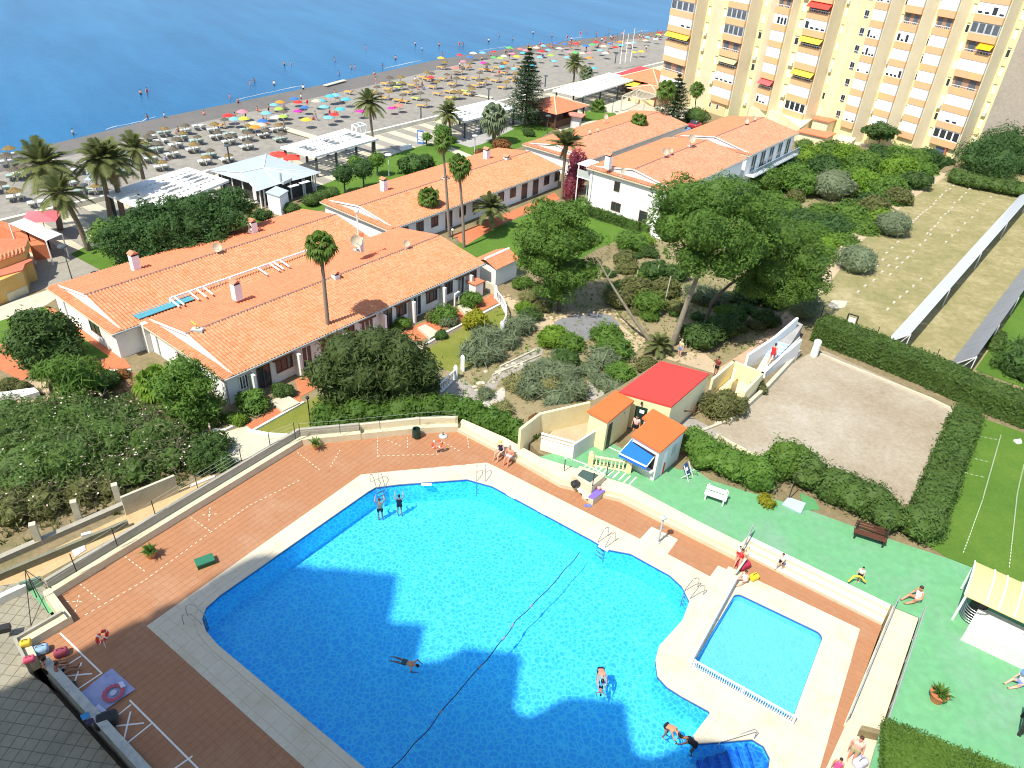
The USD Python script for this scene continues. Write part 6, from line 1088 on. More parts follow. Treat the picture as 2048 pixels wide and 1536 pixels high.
aw = thing('blue_awning', 'blue fabric awning with scalloped valance shading the bar hut counter', 'awning'); zz = 2.45, 1.85
v = [A(1265, 877, zz[0]), A(1317, 903, zz[0]), A(1293, 934, zz[1]), A(1238, 907, zz[1])]; b = B().add(np.array(v + [x - [0, 0, .02] for x in v]), [[0, 1, 2, 3], [7, 6, 5, 4], [0, 4, 5, 1], [1, 5, 6, 2], [2, 6, 7, 3], [3, 7, 4, 0]]); m_blue = M('awning_blue', (.015, .14, .55), .08, 3, .9)
part(aw, 'canvas', b, m_blue); vb = B()
for k in range(12): p_, q_ = L2(v[3], v[2], k / 12), L2(v[3], v[2], (k + 1) / 12); vb.add([p_, q_, q_ - [0, 0, .2], (p_ + q_) / 2 - [0, 0, .28], p_ - [0, 0, .2]], [[0, 1, 2], [0, 2, 4], [2, 3, 4]])
part(aw, 'valance', vb, m_blue); part(aw, 'front_bar', B().bar(v[3] + [0, 0, .02], v[2] + [0, 0, .02], .07), m_whitep)
for k in (0, 1): part(aw, 'arm', B().bar(v[k], v[3 - k], .04), m_whitep)
solo('red_crate', 'red drinks crate stack in the shade under the blue awning', 'crate', B().box((-.35, -.3, 0), (.35, .3, .9), rotz(.5), A(1311, 945, ZT)), AWN['red'])
# yards and low walls round the huts
def wall(name, label, px, z0, z1, w, mat, zr=None): return solo(name, label, 'wall', B().shp(LineString(AP(px, zr if zr is not None else z1)).buffer(w / 2, cap_style=2, join_style=2), z0, z1), mat)
wall('yard_wall', 'tall cream yard wall bending behind the shower yard next to the ivy', [(1040, 858), (1080, 827), (1180, 804)], ZG, 2.1, .18, m_yel)
gs('yard_floor', [(1085, 880), (1120, 850), (1185, 840), (1205, 870), (1150, 905), (1100, 900)], m_path, ZT, .012, clip=COMPLEX)
lw = thing('lattice_wall', 'white wall with pierced lattice blocks in front of the shower yard', 'wall'); p_, q_ = A(1080, 900, ZT), A(1145, 918, ZT)
part(lw, 'wall', B().prism([p_[:2], q_[:2], (q_ + [.05, .14, 0])[:2], (p_ + [.05, .14, 0])[:2]], ZT, 1.25), M('cream_white', (.78, .74, .58), .06, 1, .85))
for k in range(9):
    for r_ in range(2):
        c = L2(p_, q_, (k + .5) / 9) + [0, .07, 1.36 - ZT + r_ * .24]; ring = B(); e = (q_ - p_) / np.linalg.norm(q_ - p_); R = np.stack([e, [0, 0, 1], np.cross(e, [0, 0, 1])], 1)
        th = np.linspace(0, 2 * np.pi, 9)[:-1]; ring.tube([(c + R @ [math.cos(x) * .12, math.sin(x) * .10, 0]) for x in np.linspace(0, 2 * np.pi, 9)], .032, 4, False); part(lw, 'lattice_block', ring, m_wall)
part(lw, 'cap', B().bar(L2(p_, q_, 0) + [0, .07, 1.76 - ZT], q_ + [0, .07, 1.76 - ZT], .14, .05), m_wall)
wall('screen_wall', 'grey shaded screen wall between the lattice and the iron gate', [(1147, 889), (1192, 860)], ZT, 1.7, .12, m_pale)
gt = thing('iron_gate', 'small black scrollwork iron gate beside the changing hut', 'gate'); p_, q_ = A(1190, 890, ZT), A(1203, 878, ZT)
for f in (0, .25, .5, .75, 1): part(gt, 'bar', B().bar(L2(p_, q_, f), L2(p_, q_, f) + [0, 0, 1.4], .03), m_black)
for h in (.1, .75, 1.4): part(gt, 'rail', B().bar(p_ + [0, 0, h], q_ + [0, 0, h], .03), m_black)
def balustrade(name, label, pts, n, h, mat, r=.07, z=None, post=True):
    t = thing(name, label, 'balustrade'); P = dense(pts, 40); L = np.linalg.norm(P[-1] - P[0])
    part(t, 'top_rail', B().tube(P + [0, 0, h], .07, 6), mat); part(t, 'base_rail', B().tube(P + [0, 0, .05], .07, 6), mat)
    for k in range(n):
        o = dense(pts, n * 2 + 1)[k * 2 + 1]; part(t, 'baluster', B().lathe([(r * .6, .05), (r * .9, h * .2), (r, h * .35), (r * .5, h * .65), (r * .8, h)], 7, o), mat)
    if post:
        for o in (P[0], P[-1]): part(t, 'post', B().box((-.14, -.14, 0), (.14, .14, h + .2), o=o).ball(o + [0, 0, h + .26], .12), mat)
    return t
balustrade('yellow_balustrade', 'pale yellow balustrade with pot bellied balusters beside the blue awning', [A(1180, 931, ZT), A(1256, 944, ZT)], 10, .75, m_yel)
balustrade('white_balustrade', 'curved white balustrade at the end of the worn lawn', [A(991, 596, ZG), A(1004, 612, ZG), A(1012, 630, ZG), A(1012, 648, ZG), A(1003, 668, ZG)], 16, .85, m_whitep); balustrade('white_balustrade', 'short white balustrade by the magnolia going down to the stepped path', [A(877, 790, ZG), A(911, 758, ZG)], 7, .85, m_whitep)
solo('gate_post', 'lone white gate post beside the aloe clump', 'post', B().box((-.15, -.15, 0), (.15, .15, 1.25), o=A(925, 742, ZG)).ball(A(925, 742, ZG) + [0, 0, 1.3], .13), m_whitep)
lines('court_marking', 'white hatched lines painted on the green court below the yellow balustrade', [((1120 + x0 / 7.314, 840 + y0 / 7.314), (1120 + x1 / 7.314, 840 + y1 / 7.314)) for x0, y0, x1, y1 in ((400, 650, 345, 700), (475, 665, 400, 730), (550, 680, 455, 760), (625, 690, 530, 780), (700, 710, 605, 800), (785, 735, 700, 815), (865, 755, 770, 850), (965, 770, 860, 880), (1030, 815, 930, 915), (1115, 835, 1005, 950), (170, 570, 400, 655), (400, 655, 660, 800), (650, 365, 900, 480))], ZT + .006 + .0, .08)
for ob in ('court_marking',): pass
# stairs in the passage
sw = thing('garden_stairs', 'white stairs with shade tinted blue into upper steps climbing between white walls under the pines', 'steps')
p0, p1, q0, q1 = A(1514, 738, ZT + .1), A(1528, 744, ZT + .1), A(1548, 680, ZT + 1.15), A(1580, 690, ZT + 1.15)
m_bluew = M('blue_white_paint', (.40, .50, .58), .1, 2, .7)
for k in range(9):
    f0, f1 = k / 9, (k + 1) / 9; a, c, d_, e_ = L2(p0, q0, f0), L2(p1, q1, f0), L2(p1, q1, f1), L2(p0, q0, f1); z = ZT + .02 + 1.15 * f1
    part(sw, 'step', B().prism([x[:2] for x in (a, c, d_, e_)], ZT - .1, z), m_step if k < 4 else m_bluew)  # upper steps bluish: shade of the passage put into their colour
part(sw, 'upper_passage', B().prism([x[:2] for x in (q0, q1, A(1606, 650, 1.6), A(1590, 642, 1.6))], ZT - .1, ZT + 1.14), m_conc)
def slope_wall(t, name, p, q, w, mat, zb=ZG):
    d = (q - p); n = np.array([d[1], -d[0], 0]); n = n / np.linalg.norm(n) * w; lo = [np.array([x[0], x[1], zb]) for x in (p, q, q + n, p + n)]
    part(t, name, B().add(np.array(lo + [p, q, q + n, p + n]), [[0, 3, 2, 1], [4, 5, 6, 7], [0, 1, 5, 4], [1, 2, 6, 5], [2, 3, 7, 6], [3, 0, 4, 7]]), mat)
slope_wall(sw, 'left_wall', A(1494, 708, 1.7), A(1546, 674, 2.3), .2, m_wall); slope_wall(sw, 'left_wall', A(1546, 674, 2.3), A(1593, 634, 2.5), .2, m_wall); slope_wall(sw, 'right_wall', A(1528, 742, 1.0), A(1600, 677, 2.3), .2, m_wall)
part(sw, 'handrail', B().tube([A(1529, 741, 1.3), A(1566, 707, 1.95), A(1600, 674, 2.6)], .03, 5), m_whitep)
solo('white_pillar', 'fat white gate pillar standing at the corner of the gravel court', 'pillar', B().lathe([(.28, 0), (.3, .2), (.26, 1.0), (.3, 1.3), (.2, 1.42), (0, 1.45)], 10, A(1627, 712, ZT)), m_wall, smooth=True)
ye = thing('yellow_yard', 'roofless pale yellow walled yard at the foot of the stairs', 'yard')
for px in ([(1426, 757), (1468, 722)], [(1468, 722), (1525, 745)], [(1525, 745), (1490, 782)], [(1470, 738), (1462, 765)]): part(ye, 'wall', B().shp(LineString(AP(px, 1.9)).buffer(.09, cap_style=3), ZT - .1, 1.9), m_yel)
part(ye, 'floor', B().shp(Polygon(AP([(1430, 775), (1470, 742), (1520, 762), (1490, 795)], .53)).buffer(0), .46, .53), m_yel)
wall('court_wall', 'low beige wall running along the court below the stairs', [(1460, 838), (1535, 770), (1600, 700)], ZT - .1, ZT + .35, .25, m_stucco)
wall('court_edging', 'stone edging along the long hedge on the gravel court', [(1640, 706), (1760, 755), (1860, 795), (1915, 822)], ZT, ZT + .16, .2, m_stucco); wall('court_edging', 'pale kerb at the lower left corner of the gravel court', [(1372, 872), (1455, 840), (1430, 845)], ZT, ZT + .14, .18, m_stucco); wall('court_edging', 'cream kerb between the gravel strip and the gravel court', [(1432, 868), (1480, 893), (1545, 930)], ZT, ZT + .16, .18, m_seat)
ws = thing('wooden_steps', 'small timber steps beside the red roofed building', 'steps')
for k in range(3): p_ = L2(A(1345, 845, ZT), A(1368, 825, ZT), k / 3); part(ws, 'tread', B().box((-.5, -.15, 0), (.5, .15, .15 + .15 * k), rotz(.75), p_), m_frame)
part(ws, 'handrail', B().bar(A(1366, 822, ZT + .9), A(1386, 822, ZT + .9), .07), m_frame); part(ws, 'post', B().bar(A(1386, 832, ZT), A(1386, 832, ZT) + [0, 0, .9], .08), m_frame)
# ------------------------------------------------------------------ left boundary: concrete walls and posts
def pwall(label, px, h, w, mat, z=ZG, name='garden_wall'): return solo(name, label, 'wall', B().shp(LineString(AP(px, z)).buffer(w / 2, cap_style=2), z, z + h), mat)
lowc = thing('post_wall', 'low grey wall with leaning concrete posts below the oleander thicket', 'wall'); part(lowc, 'wall', B().shp(LineString(AP([(-60, 1150), (255, 1012)], ZG)).buffer(.17, cap_style=2), ZG, ZG + .35), m_grey)
for x, y in ((80, 1088), (160, 1042), (240, 1008)): o = A(x, y, ZG); part(lowc, 'post', B().box((-.16, -.16, 0), (.16, .16, 1.5), rotz(.5), o), m_stucco)
pwall('pale concrete panel wall at the end of the oleander thicket', [(252, 1030), (357, 985)], 1.35, .16, m_stucco)
pwall('low wall with face shade in its colour along the orange earth strip', [(-60, 1185), (258, 1052)], .45, .2, M('mossy_wall', (.20, .20, .14), .3, 1.5, .95, fine=.2))  # dark tone is the shaded wall face put into the colour
solo('grey_board', 'grey board lying on the orange earth strip beside the wall', 'board', B().prism(AP([(140, 1095), (166, 1080), (172, 1100), (150, 1115)], ZG + .03), ZG + .02, ZG + .06), m_pale)
solo('white_box', 'white meter box hung on the shaded low wall', 'box', B().box((-.25, -.1, .1), (.25, .1, .4), rotz(.5), A(176, 1077, ZG)), m_pale)
wf = thing('wire_fence', 'thin dark wire fence posts along the parapet left of the deck', 'fence')
fp_ = [A(x, y, .95) for x, y in ((70, 1186), (150, 1135), (232, 1083), (310, 1028), (395, 975), (483, 922), (540, 890), (590, 870))]
for k, o in enumerate(fp_):
    part(wf, 'post', B().tube([o - [0, 0, .3], o + [0, 0, .95]], .025, 5), m_black)
    if k: [part(wf, 'wire', B().tube([fp_[k - 1] + [0, 0, h], o + [0, 0, h]], .006, 3, False), m_gray) for h in (.15, .4, .65, .9)]
wf2 = thing('wire_fence', 'wire fence on the parapet at the back of the pool deck', 'fence'); fp_ = [A(x, y, .9) for x, y in ((600, 868), (680, 862), (760, 854), (840, 846), (912, 842))]
for k, o in enumerate(fp_):
    part(wf2, 'post', B().tube([o - [0, 0, .2], o + [0, 0, .8]], .02, 5), m_black)
    if k: [part(wf2, 'wire', B().tube([fp_[k - 1] + [0, 0, h], o + [0, 0, h]], .005, 3, False), m_gray) for h in (.2, .5, .8)]
tr_ = thing('steel_trestle', 'green painted corner brace with thin stays at the bend of the deck wall', 'frame'); o = A(66, 1176, -.3)
part(tr_, 'plate', B().box((-.45, -.06, 0), (.45, .06, .6), rotz(.5), o), M('green_grey_metal', (.16, .24, .18), .2, 2, .7))
for x, y, z in ((62, 1252, -.3), (97, 1226, .45), (102, 1176, .5)): part(tr_, 'stay', B().tube([o + [0, 0, 1.3], A(x, y, z)], .02, 4), m_black)
solo('white_slab_wall', 'white painted low wall end at the left edge above the pavement', 'wall', B().shp(LineString(AP([(-40, 1215), (52, 1172)], 0)).buffer(.14, cap_style=2), -.3, .15), m_wall)
lp = thing('flood_lamp', 'black floodlight on a short arm over the pavement', 'lamp'); o = A(10, 1258, .2); part(lp, 'head', B().box((-.22, -.16, -.1), (.22, .16, .18), rotz(.4), o), m_black); part(lp, 'arm', B().tube([o, A(44, 1263, .2)], .025, 5), m_black)
fb_ = thing('planter_box', 'long white planter box at the left edge beside the beige yard', 'planter'); part(fb_, 'box', B().prism(AP([(-40, 790), (45, 778), (68, 775), (78, 783), (48, 792), (40, 786), (-40, 800)], ZG + .5), ZG, ZG + .5), m_wall)
# ------------------------------------------------------------------ poolside furniture
m_terra = M('terracotta_pot', (.45, .16, .07), .12, 4, .85)
def pot(label, px, py, r, z=0, h=.42, sp=40):
    o = A(px, py, z); t = thing('potted_plant', label, 'potted plant', o); g = np.random.default_rng(int(px)); part(t, 'pot', B().lathe([(0, 0), (r * .7, 0), (r, h * .9), (r * 1.12, h * .9), (r * 1.12, h), (r * .92, h), (r * .9, h * .8), (0, h * .8)], 14), m_terra)
    b = B()
    for k in range(sp): a = k * 2.4; el = g.uniform(.3, 1.3); L = g.uniform(.35, .75); d = np.array([math.cos(a) * math.cos(el), math.sin(a) * math.cos(el), math.sin(el)]); w = np.array([-math.sin(a), math.cos(a), 0]) * .035; p0 = np.array([0, 0, h * .85]); m = p0 + d * L * .6; e = p0 + d * L + [0, 0, -.12]; b.add([p0 - w * .6, p0 + w * .6, m + w, m - w, e], [[0, 1, 2], [0, 2, 3], [3, 2, 4]])
    part(t, 'leaves', b, LF['green2'] if False else LF['citrus']); return t
pot('terracotta pot with spiky plant on the deck near the wall bend at the back', 632, 898, .2); pot('larger terracotta pot with spiky plant on the sunlit left part of the deck', 303, 1114, .27, sp=70); pot('big terracotta pot with spiky plant alone on the green court', 1872, 1400, .36, ZT, .5, 80)
t = thing('litter_bin', 'dark green round litter bin at the back of the red deck', 'bin', A(833, 876)); part(t, 'drum', B().lathe([(0, .12), (.24, .12), (.25, .75), (.22, .75), (.21, .2), (0, .2)], 14), m_dgreen, smooth=40); part(t, 'leg', B().bar((-.24, 0, 0), (-.24, 0, .6), .05), m_black); part(t, 'leg', B().bar((.24, 0, 0), (.24, 0, .6), .05), m_black)
t = thing('round_weight', 'grey round parasol weight on the deck near the life ring', 'weight', A(886, 873)); part(t, 'base', B().lathe([(0, 0), (.28, 0), (.28, .06), (.12, .12), (0, .12)], 14), m_gray); part(t, 'tube', B().tube([(0, 0, .1), (0, 0, .32)], .035, 8), m_black)
m_ring = M('ring_orange', (.80, .13, .05), .08, 3, .6)
def lifering(label, px, py, h, z=0, mat=m_ring, yaw=.3, R=.3):
    o = A(px, py, z); t = thing('life_ring', label, 'life ring', o, yaw); part(t, 'post', B().tube([(0, .06, 0), (0, .06, h + .2)], .02, 6), m_whitep)
    th = np.linspace(0, 2 * np.pi, 21); part(t, 'ring', B().tube([(math.cos(x) * R, 0, h + math.sin(x) * R * 1.0) for x in th], .075, 8, False), mat, smooth=True)
    for k in range(4): a = k * np.pi / 2 + .6; part(t, 'band', B().tube([(math.cos(x) * R, 0, h + math.sin(x) * R) for x in (a - .13, a, a + .13)], .08, 8, False), m_whitep)
    return t
lifering('orange life ring with white bands on a post at the back of the deck', 874, 907, .75); lifering('red life ring on a leaning post at the edge of the building shade', 213, 1296, .8, R=.26, mat=AWN['red'], yaw=1.2)
t = thing('equipment_box', 'low green plastic equipment box on the sunlit red deck', 'box', A(411, 1128), .62); part(t, 'box', B().box((-.42, -.25, 0), (.42, .25, .26)), M('green_plastic', (.02, .12, .06), .1, 3, .5)); part(t, 'lid', B().box((-.45, -.28, .26), (.45, .28, .33)), M('green_plastic_lid', (.03, .16, .09), .1, 3, .5))
t = thing('shower_post', 'grey shower post with round head on its cream tray by the pool', 'shower', A(1316, 1085)); part(t, 'foot', B().lathe([(0, 0), (.14, 0), (.12, .08), (0, .1)], 10), m_gray); part(t, 'post', B().tube([(0, 0, 0), (0, 0, 1.85)], .06, 8), m_gray, smooth=True); part(t, 'head', B().lathe([(0, 1.95), (.17, 1.92), (.19, 1.86), (.05, 1.82)], 12), m_gray); part(t, 'tap', B().bar((-.16, 0, 1.1), (.16, 0, 1.1), .05), m_steel)
def bench(name, label, p, q, mat, slats, back=True, depth=.45, leg=m_black, z=ZT):
    p, q = A(*p, z), A(*q, z); L = np.linalg.norm(q - p); t = thing(name, label, 'bench', p, yaw_of(q - p))
    for k in range(slats): part(t, 'slat', B().box((0, -depth + k * depth / slats + .01, .42), (L, -depth + (k + 1) * depth / slats - .01, .46)), mat)
    if back:
        for k in range(max(2, slats - 1)): part(t, 'back_slat', B().box((0, .02 + k * .04, .52 + k * .14), (L, .06 + k * .04, .63 + k * .14)), mat)
    for x in (.08, L - .16): part(t, 'leg', B().box((x, -depth + .02, 0), (x + .08, -depth + .1, .42)), leg); part(t, 'leg', B().box((x, -.08, 0), (x + .08, .06, .9 if back else .42)), leg)
    return t
bench('white_bench', 'white plastic bench with slotted back on the green court', (1409, 990), (1452, 1005), m_whitep, 2, leg=m_whitep); bench('wooden_bench', 'brown slatted bench with black legs in front of the court hedge', (1704, 1066), (1769, 1087), M('dark_wood', (.10, .04, .025), .25, 6, .6, stretch=(1, 1, 1)), 4)
bench('wooden_bench', 'dark bench cut by the right edge of the picture', (2036, 1475), (2044, 1430), m_black, 3, z=ZT)
t = thing('folding_chair', 'folded blue canvas deck chair leaning by the court hedge', 'chair', A(1376, 956, ZT), .9)
for x in (-.28, .28): part(t, 'frame', B().bar((x, -.2, 0), (x, .3, .95), .05), m_pale); part(t, 'frame', B().bar((x, .3, 0), (x, -.15, .6), .05), m_pale)
part(t, 'canvas', B().box((-.25, -.02, .3), (.25, .02, 1.0), np.array([[1, 0, 0], [0, .88, .47], [0, -.47, .88]]), (0, -.08, .0)), M('navy_canvas', (.03, .08, .20), .2, 4, .9)); part(t, 'cushion', B().box((-.1, -.05, .55), (.1, .0, .75), np.array([[1, 0, 0], [0, .88, .47], [0, -.47, .88]]), (0, -.08, 0)), m_whitep)
t = thing('garden_shower', 'pale blue shower tray with dark pole at the edge of the green court', 'shower'); part(t, 'tray', B().prism(AP([(1577, 994), (1612, 1006), (1602, 1026), (1564, 1008)], ZT + .1), ZT + .02, ZT + .1), M('tray_blue', (.42, .52, .66), .08, 2, .5)); part(t, 'drain', B().lathe([(0, .02), (.08, .02), (.08, .0)], 10, A(1587, 1007, ZT + .1)), m_gray); o = A(1577, 998, ZT); part(t, 'pole', B().tube([o, o + [0, 0, 1.9], o + [.2, -.1, 1.95]], .03, 6), m_black)
# cream vaulted cabin on the right
vc = thing('vaulted_cabin', 'cream barrel vaulted canopy over a white counter on the right edge', 'canopy'); p_, q_ = A(1947, 1128, 2.4), A(2090, 1192, 2.4); p2, q2 = A(1928, 1192, 2.2), A(2075, 1262, 2.2)
dv = q_ - p_; cr = p2 - p_; n = 10; V = []
for s in (0, 1):
    for k in range(n + 1): f = k / n; V.append(p_ + dv * s * 1.6 + cr * f + [0, 0, .42 * math.sin(np.pi * (.15 + .8 * f))])
V = np.array(V); F = [[k, k + 1, n + 2 + k, n + 1 + k] for k in range(n)]; m_vault = M('vault_cream', (.56, .50, .22), .06, .8, .6)
part(vc, 'vault', B().add(V, F).add(V - [0, 0, .04], [x[::-1] for x in F]), m_vault)
for f in (0.0, .18, .29, .42, .55, .7): part(vc, 'rib', B().tube([p_ + dv * 1.6 * f + cr * k / n + [0, 0, .45 + .0 * k - .45 + .42 * math.sin(np.pi * (.15 + .8 * k / n)) + .03] for k in range(n + 1)], .04, 5), m_whitep)
for s in (.02, .9): part(vc, 'post', B().bar(p_ + dv * s + [0, 0, .1] - [0, 0, 2.4 - ZT], p_ + dv * s, .08), m_whitep); part(vc, 'post', B().bar(p2 + dv * s - [0, 0, 2.2 - ZT], p2 + dv * s, .08), m_whitep)
ct = [A(1960, 1212, 1.35), A(2120, 1290, 1.35), A(2090, 1330, 1.35), A(1934, 1257, 1.35)]; part(vc, 'counter', B().prism([x[:2] for x in ct], ZT, 1.35), m_pale)
stl = thing('steel_drum', 'stack of curved steel tubes in the dark under the vaulted canopy', 'frame'); c = A(1942, 1236, ZT)
for k in range(6): part(stl, 'tube', B().tube([c + np.array([math.cos(a) * .55, math.sin(a) * .55, .15 + k * .16]) for a in np.linspace(2.2, 5.2, 9)], .03, 6), m_steel, smooth=True)
part(stl, 'core', B().tube([c + [.2, .2, 0], c + [.2, .2, 1.2]], .4, 10), m_black)
solo('white_pipe', 'white bent sprinkler pipe standing at the corner of the lawn', 'pipe', B().tube([A(1868, 1066, ZT), A(1868, 1066, ZT) + [0, 0, .4], A(1868, 1066, ZT) + [.25, .3, 1.0]], .06, 6).ball(A(1868, 1064, ZT) + [-.05, 0, .15], .2), m_whitep); solo('white_towel', 'crumpled white towel thrown on the mown lawn', 'towel', B().prism(AP([(2026, 882), (2040, 880), (2043, 888), (2034, 889)], ZT), ZT + .02, ZT + .12), m_whitep)
# towels, bags, cloths on the deck
def cloth(name, label, px, z, mat, seed=1, amp=.03, n=12, cat='towel'):
    a, b_, c, d_ = [A(x, y, z) for x, y in px]; u, v = np.meshgrid(np.linspace(0, 1, n), np.linspace(0, 1, n)); P = (a * ((1 - u) * (1 - v))[..., None] + b_ * (u * (1 - v))[..., None] + c * (u * v)[..., None] + d_ * ((1 - u) * v)[..., None])
    h = meshkit.fbm(np.stack([u * 5, v * 5, np.full_like(u, seed)], -1), 3) - .25; P[..., 2] += .015 + amp * np.clip(h, 0, 1) * 2; i = np.arange(n * n).reshape(n, n); f = np.stack([i[:-1, :-1], i[:-1, 1:], i[1:, 1:], i[1:, :-1]], -1).reshape(-1, 4)
    t = thing(name, label, cat); part(t, 'cloth', B().add(P.reshape(-1, 3), f), mat, smooth=True); return t, P
m_mand = M('cloth_lilac', (.34, .36, .52), .2, 3, .9, hue=(.26, .30, .50)); ct_, P = cloth('patterned_cloth', 'large lilac beach cloth with red round pattern spread near the shaded wall', [(157, 1390), (224, 1337), (271, 1379), (191, 1435)], .02, m_mand, 3, .05)
cc = A(228, 1389, .02); e1 = A(271, 1379) - A(224, 1337); e1 /= np.linalg.norm(e1)
for k in range(14): a = k * 6.283 / 14; o = cc + [math.cos(a) * .36, math.sin(a) * .36, .13]; part(ct_, 'print_petal', B().lathe([(0, .004), (.1, .003), (.1, 0)], 7, o), M('print_red', (.45, .10, .13), .2, 8, .9))
part(ct_, 'print_centre', B().lathe([(0, .004), (.14, .003), (.14, 0)], 12, cc + [0, 0, .13]), M('print_pale', (.5, .5, .6), .1, 4, .9)); 
for q in ([(190, 1415), (197, 1408), (217, 1424), (209, 1430)], [(236, 1365), (245, 1362), (252, 1372), (242, 1376)]): part(ct_, 'print_stripe', B().prism(AP(q, .16), .155, .162), M('print_white', (.6, .6, .68), .1, 4, .9))
cloth('blue_towel', 'light blue towel folded over the shaded boundary wall', [(160, 1432), (176, 1424), (182, 1434), (166, 1443)], .56, M('towel_blue', (.05, .25, .50), .1, 4, .9), 4, .04); cloth('dark_towel', 'dark purple towel next to the blue one on the boundary wall', [(168, 1444), (186, 1436), (190, 1444), (176, 1454)], .56, M('towel_dark', (.05, .035, .07), .1, 4, .9), 5, .04)
cloth('white_cover', 'white sheet with blue print draped beside the masonry box', [(1150, 975), (1158, 970), (1186, 990), (1172, 1001)], .3, M('sheet_white', (.82, .83, .85), .05, 3, .9), 6, .1); 
def bag(name, label, px, py, sz, mat, z=0, yaw=.5): 
    o = A(px, py, z); t = thing(name, label, 'bag', o, yaw); m = m3.Manifold.batch_hull([m3.Manifold.sphere(sz * .22, 10).translate((x * sz * .35, y * sz * .18, q)) for x in (-1, 1) for y in (-1, 1) for q in (sz * .24, sz * .5)]); part(t, 'body', meshkit.arrays(m)[:2], mat, smooth=40); th = np.linspace(.2, 2.94, 9); part(t, 'strap', B().tube([(math.cos(x) * sz * .3, 0, sz * .6 + math.sin(x) * sz * .35) for x in th], .015, 5), m_black); return t
bag('black_bag', 'black bag propped beside the white sheet on the ledge', 1151, 972, .5, m_black, .45); bag('blue_bag', 'blue and white beach bag on the deck in the wall corner', 84, 1305, .55, M('bag_blue', (.25, .38, .5), .3, 6, .9)); bag('red_bag', 'long red and navy bag with blue towel at the shade edge', 124, 1310, .5, M('bag_red', (.30, .06, .09), .3, 6, .9)); bag('yellow_bag', 'small yellow bag on top of the seat wall corner', 53, 1290, .4, M('bag_yellow', (.65, .45, .05), .2, 6, .9), .45); bag('pink_bag', 'pink bag hanging at the outer side of the seat wall', 60, 1323, .4, M('bag_pink', (.65, .10, .16), .2, 6, .9), .45); bag('red_backpack', 'dark red rucksack beside the group at the foot of the white steps', 1486, 1135, .6, M('bag_crimson', (.40, .03, .07), .2, 6, .9)); bag('yellow_rucksack', 'yellow rucksack behind the child in white by the toddler pool', 1507, 1158, .45, M('bag_sun', (.75, .55, .03), .2, 6, .9)); bag('dark_bag', 'black bag on the shaded deck beside the cross marking', 216, 1448, .8, m_black); bag('navy_bag', 'small dark bag in the shade by the boundary wall', 143, 1376, .4, m_black)
bag('striped_bag', 'pale flowered beach bag at the bottom edge by the ramp', 1718, 1530, .55, M('bag_pale', (.5, .5, .62), .3, 9, .9))
solo('pink_toy', 'pink ball shaped toy on the purple towel', 'toy', B().ball(A(1198, 976, .6), .12, 2), M('toy_pink', (.8, .35, .3), .1, 4, .5), smooth=True)
t = thing('flip_flops', 'pair of blue flip flops on the deck below the masonry box', 'flip flops')
for dx in (0, 8): part(t, 'sole', B().prism(AP([(1168 + dx, 1010), (1173 + dx, 1008), (1176 + dx, 1013), (1171 + dx, 1015)], 0), .005, .03), M('flip_blue', (.12, .18, .5), .1, 4, .6))
t = thing('green_noodle', 'long pale green float leaning over the seated woman', 'float'); part(t, 'float', B().tube([A(1471, 1147, .25), A(1492, 1117, .75)], .06, 8), M('noodle_green', (.35, .58, .42), .05, 4, .8), smooth=True)
t = thing('post_lamp', 'white capped thin black post on the walkway beside the balustrade, left', 'post', A(1128, 942, ZT)); part(t, 'post', B().tube([(0, 0, 0), (0, 0, .95)], .03, 6), m_black); part(t, 'cap', B().ball((0, 0, .98), .06), m_whitep)
t = thing('post_lamp', 'thin dark post next to the masonry box hatch', 'post', A(1213, 950, ZT)); part(t, 'post', B().tube([(0, 0, 0), (0, 0, .95)], .03, 6), m_black); part(t, 'cap', B().ball((0, 0, .98), .05), m_black)
t = thing('post_lamp', 'dark post rising from the front of the masonry box', 'post', A(1185, 972, .95)); part(t, 'post', B().tube([(0, 0, 0), (0, 0, .9)], .03, 6), m_black); part(t, 'cap', B().ball((0, 0, .93), .05), m_black)
for lab, x, y in (('white skimmer mouth in the back edge of the pool near the left ladder', 853, 969), ('white skimmer mouth at the right long side of the pool, upper', 1023, 992), ('white skimmer mouth at the right long side of the pool, middle', 1084, 1024), ('white skimmer lid at the lower end of the right long side', 1207, 1096)):
    o = A(x, y, 0); solo('skimmer', lab, 'skimmer', B().box((-.3, -.09, -.02), (.3, .09, .03), rotz(.1 if x < 900 else -.6), o), m_whitep)
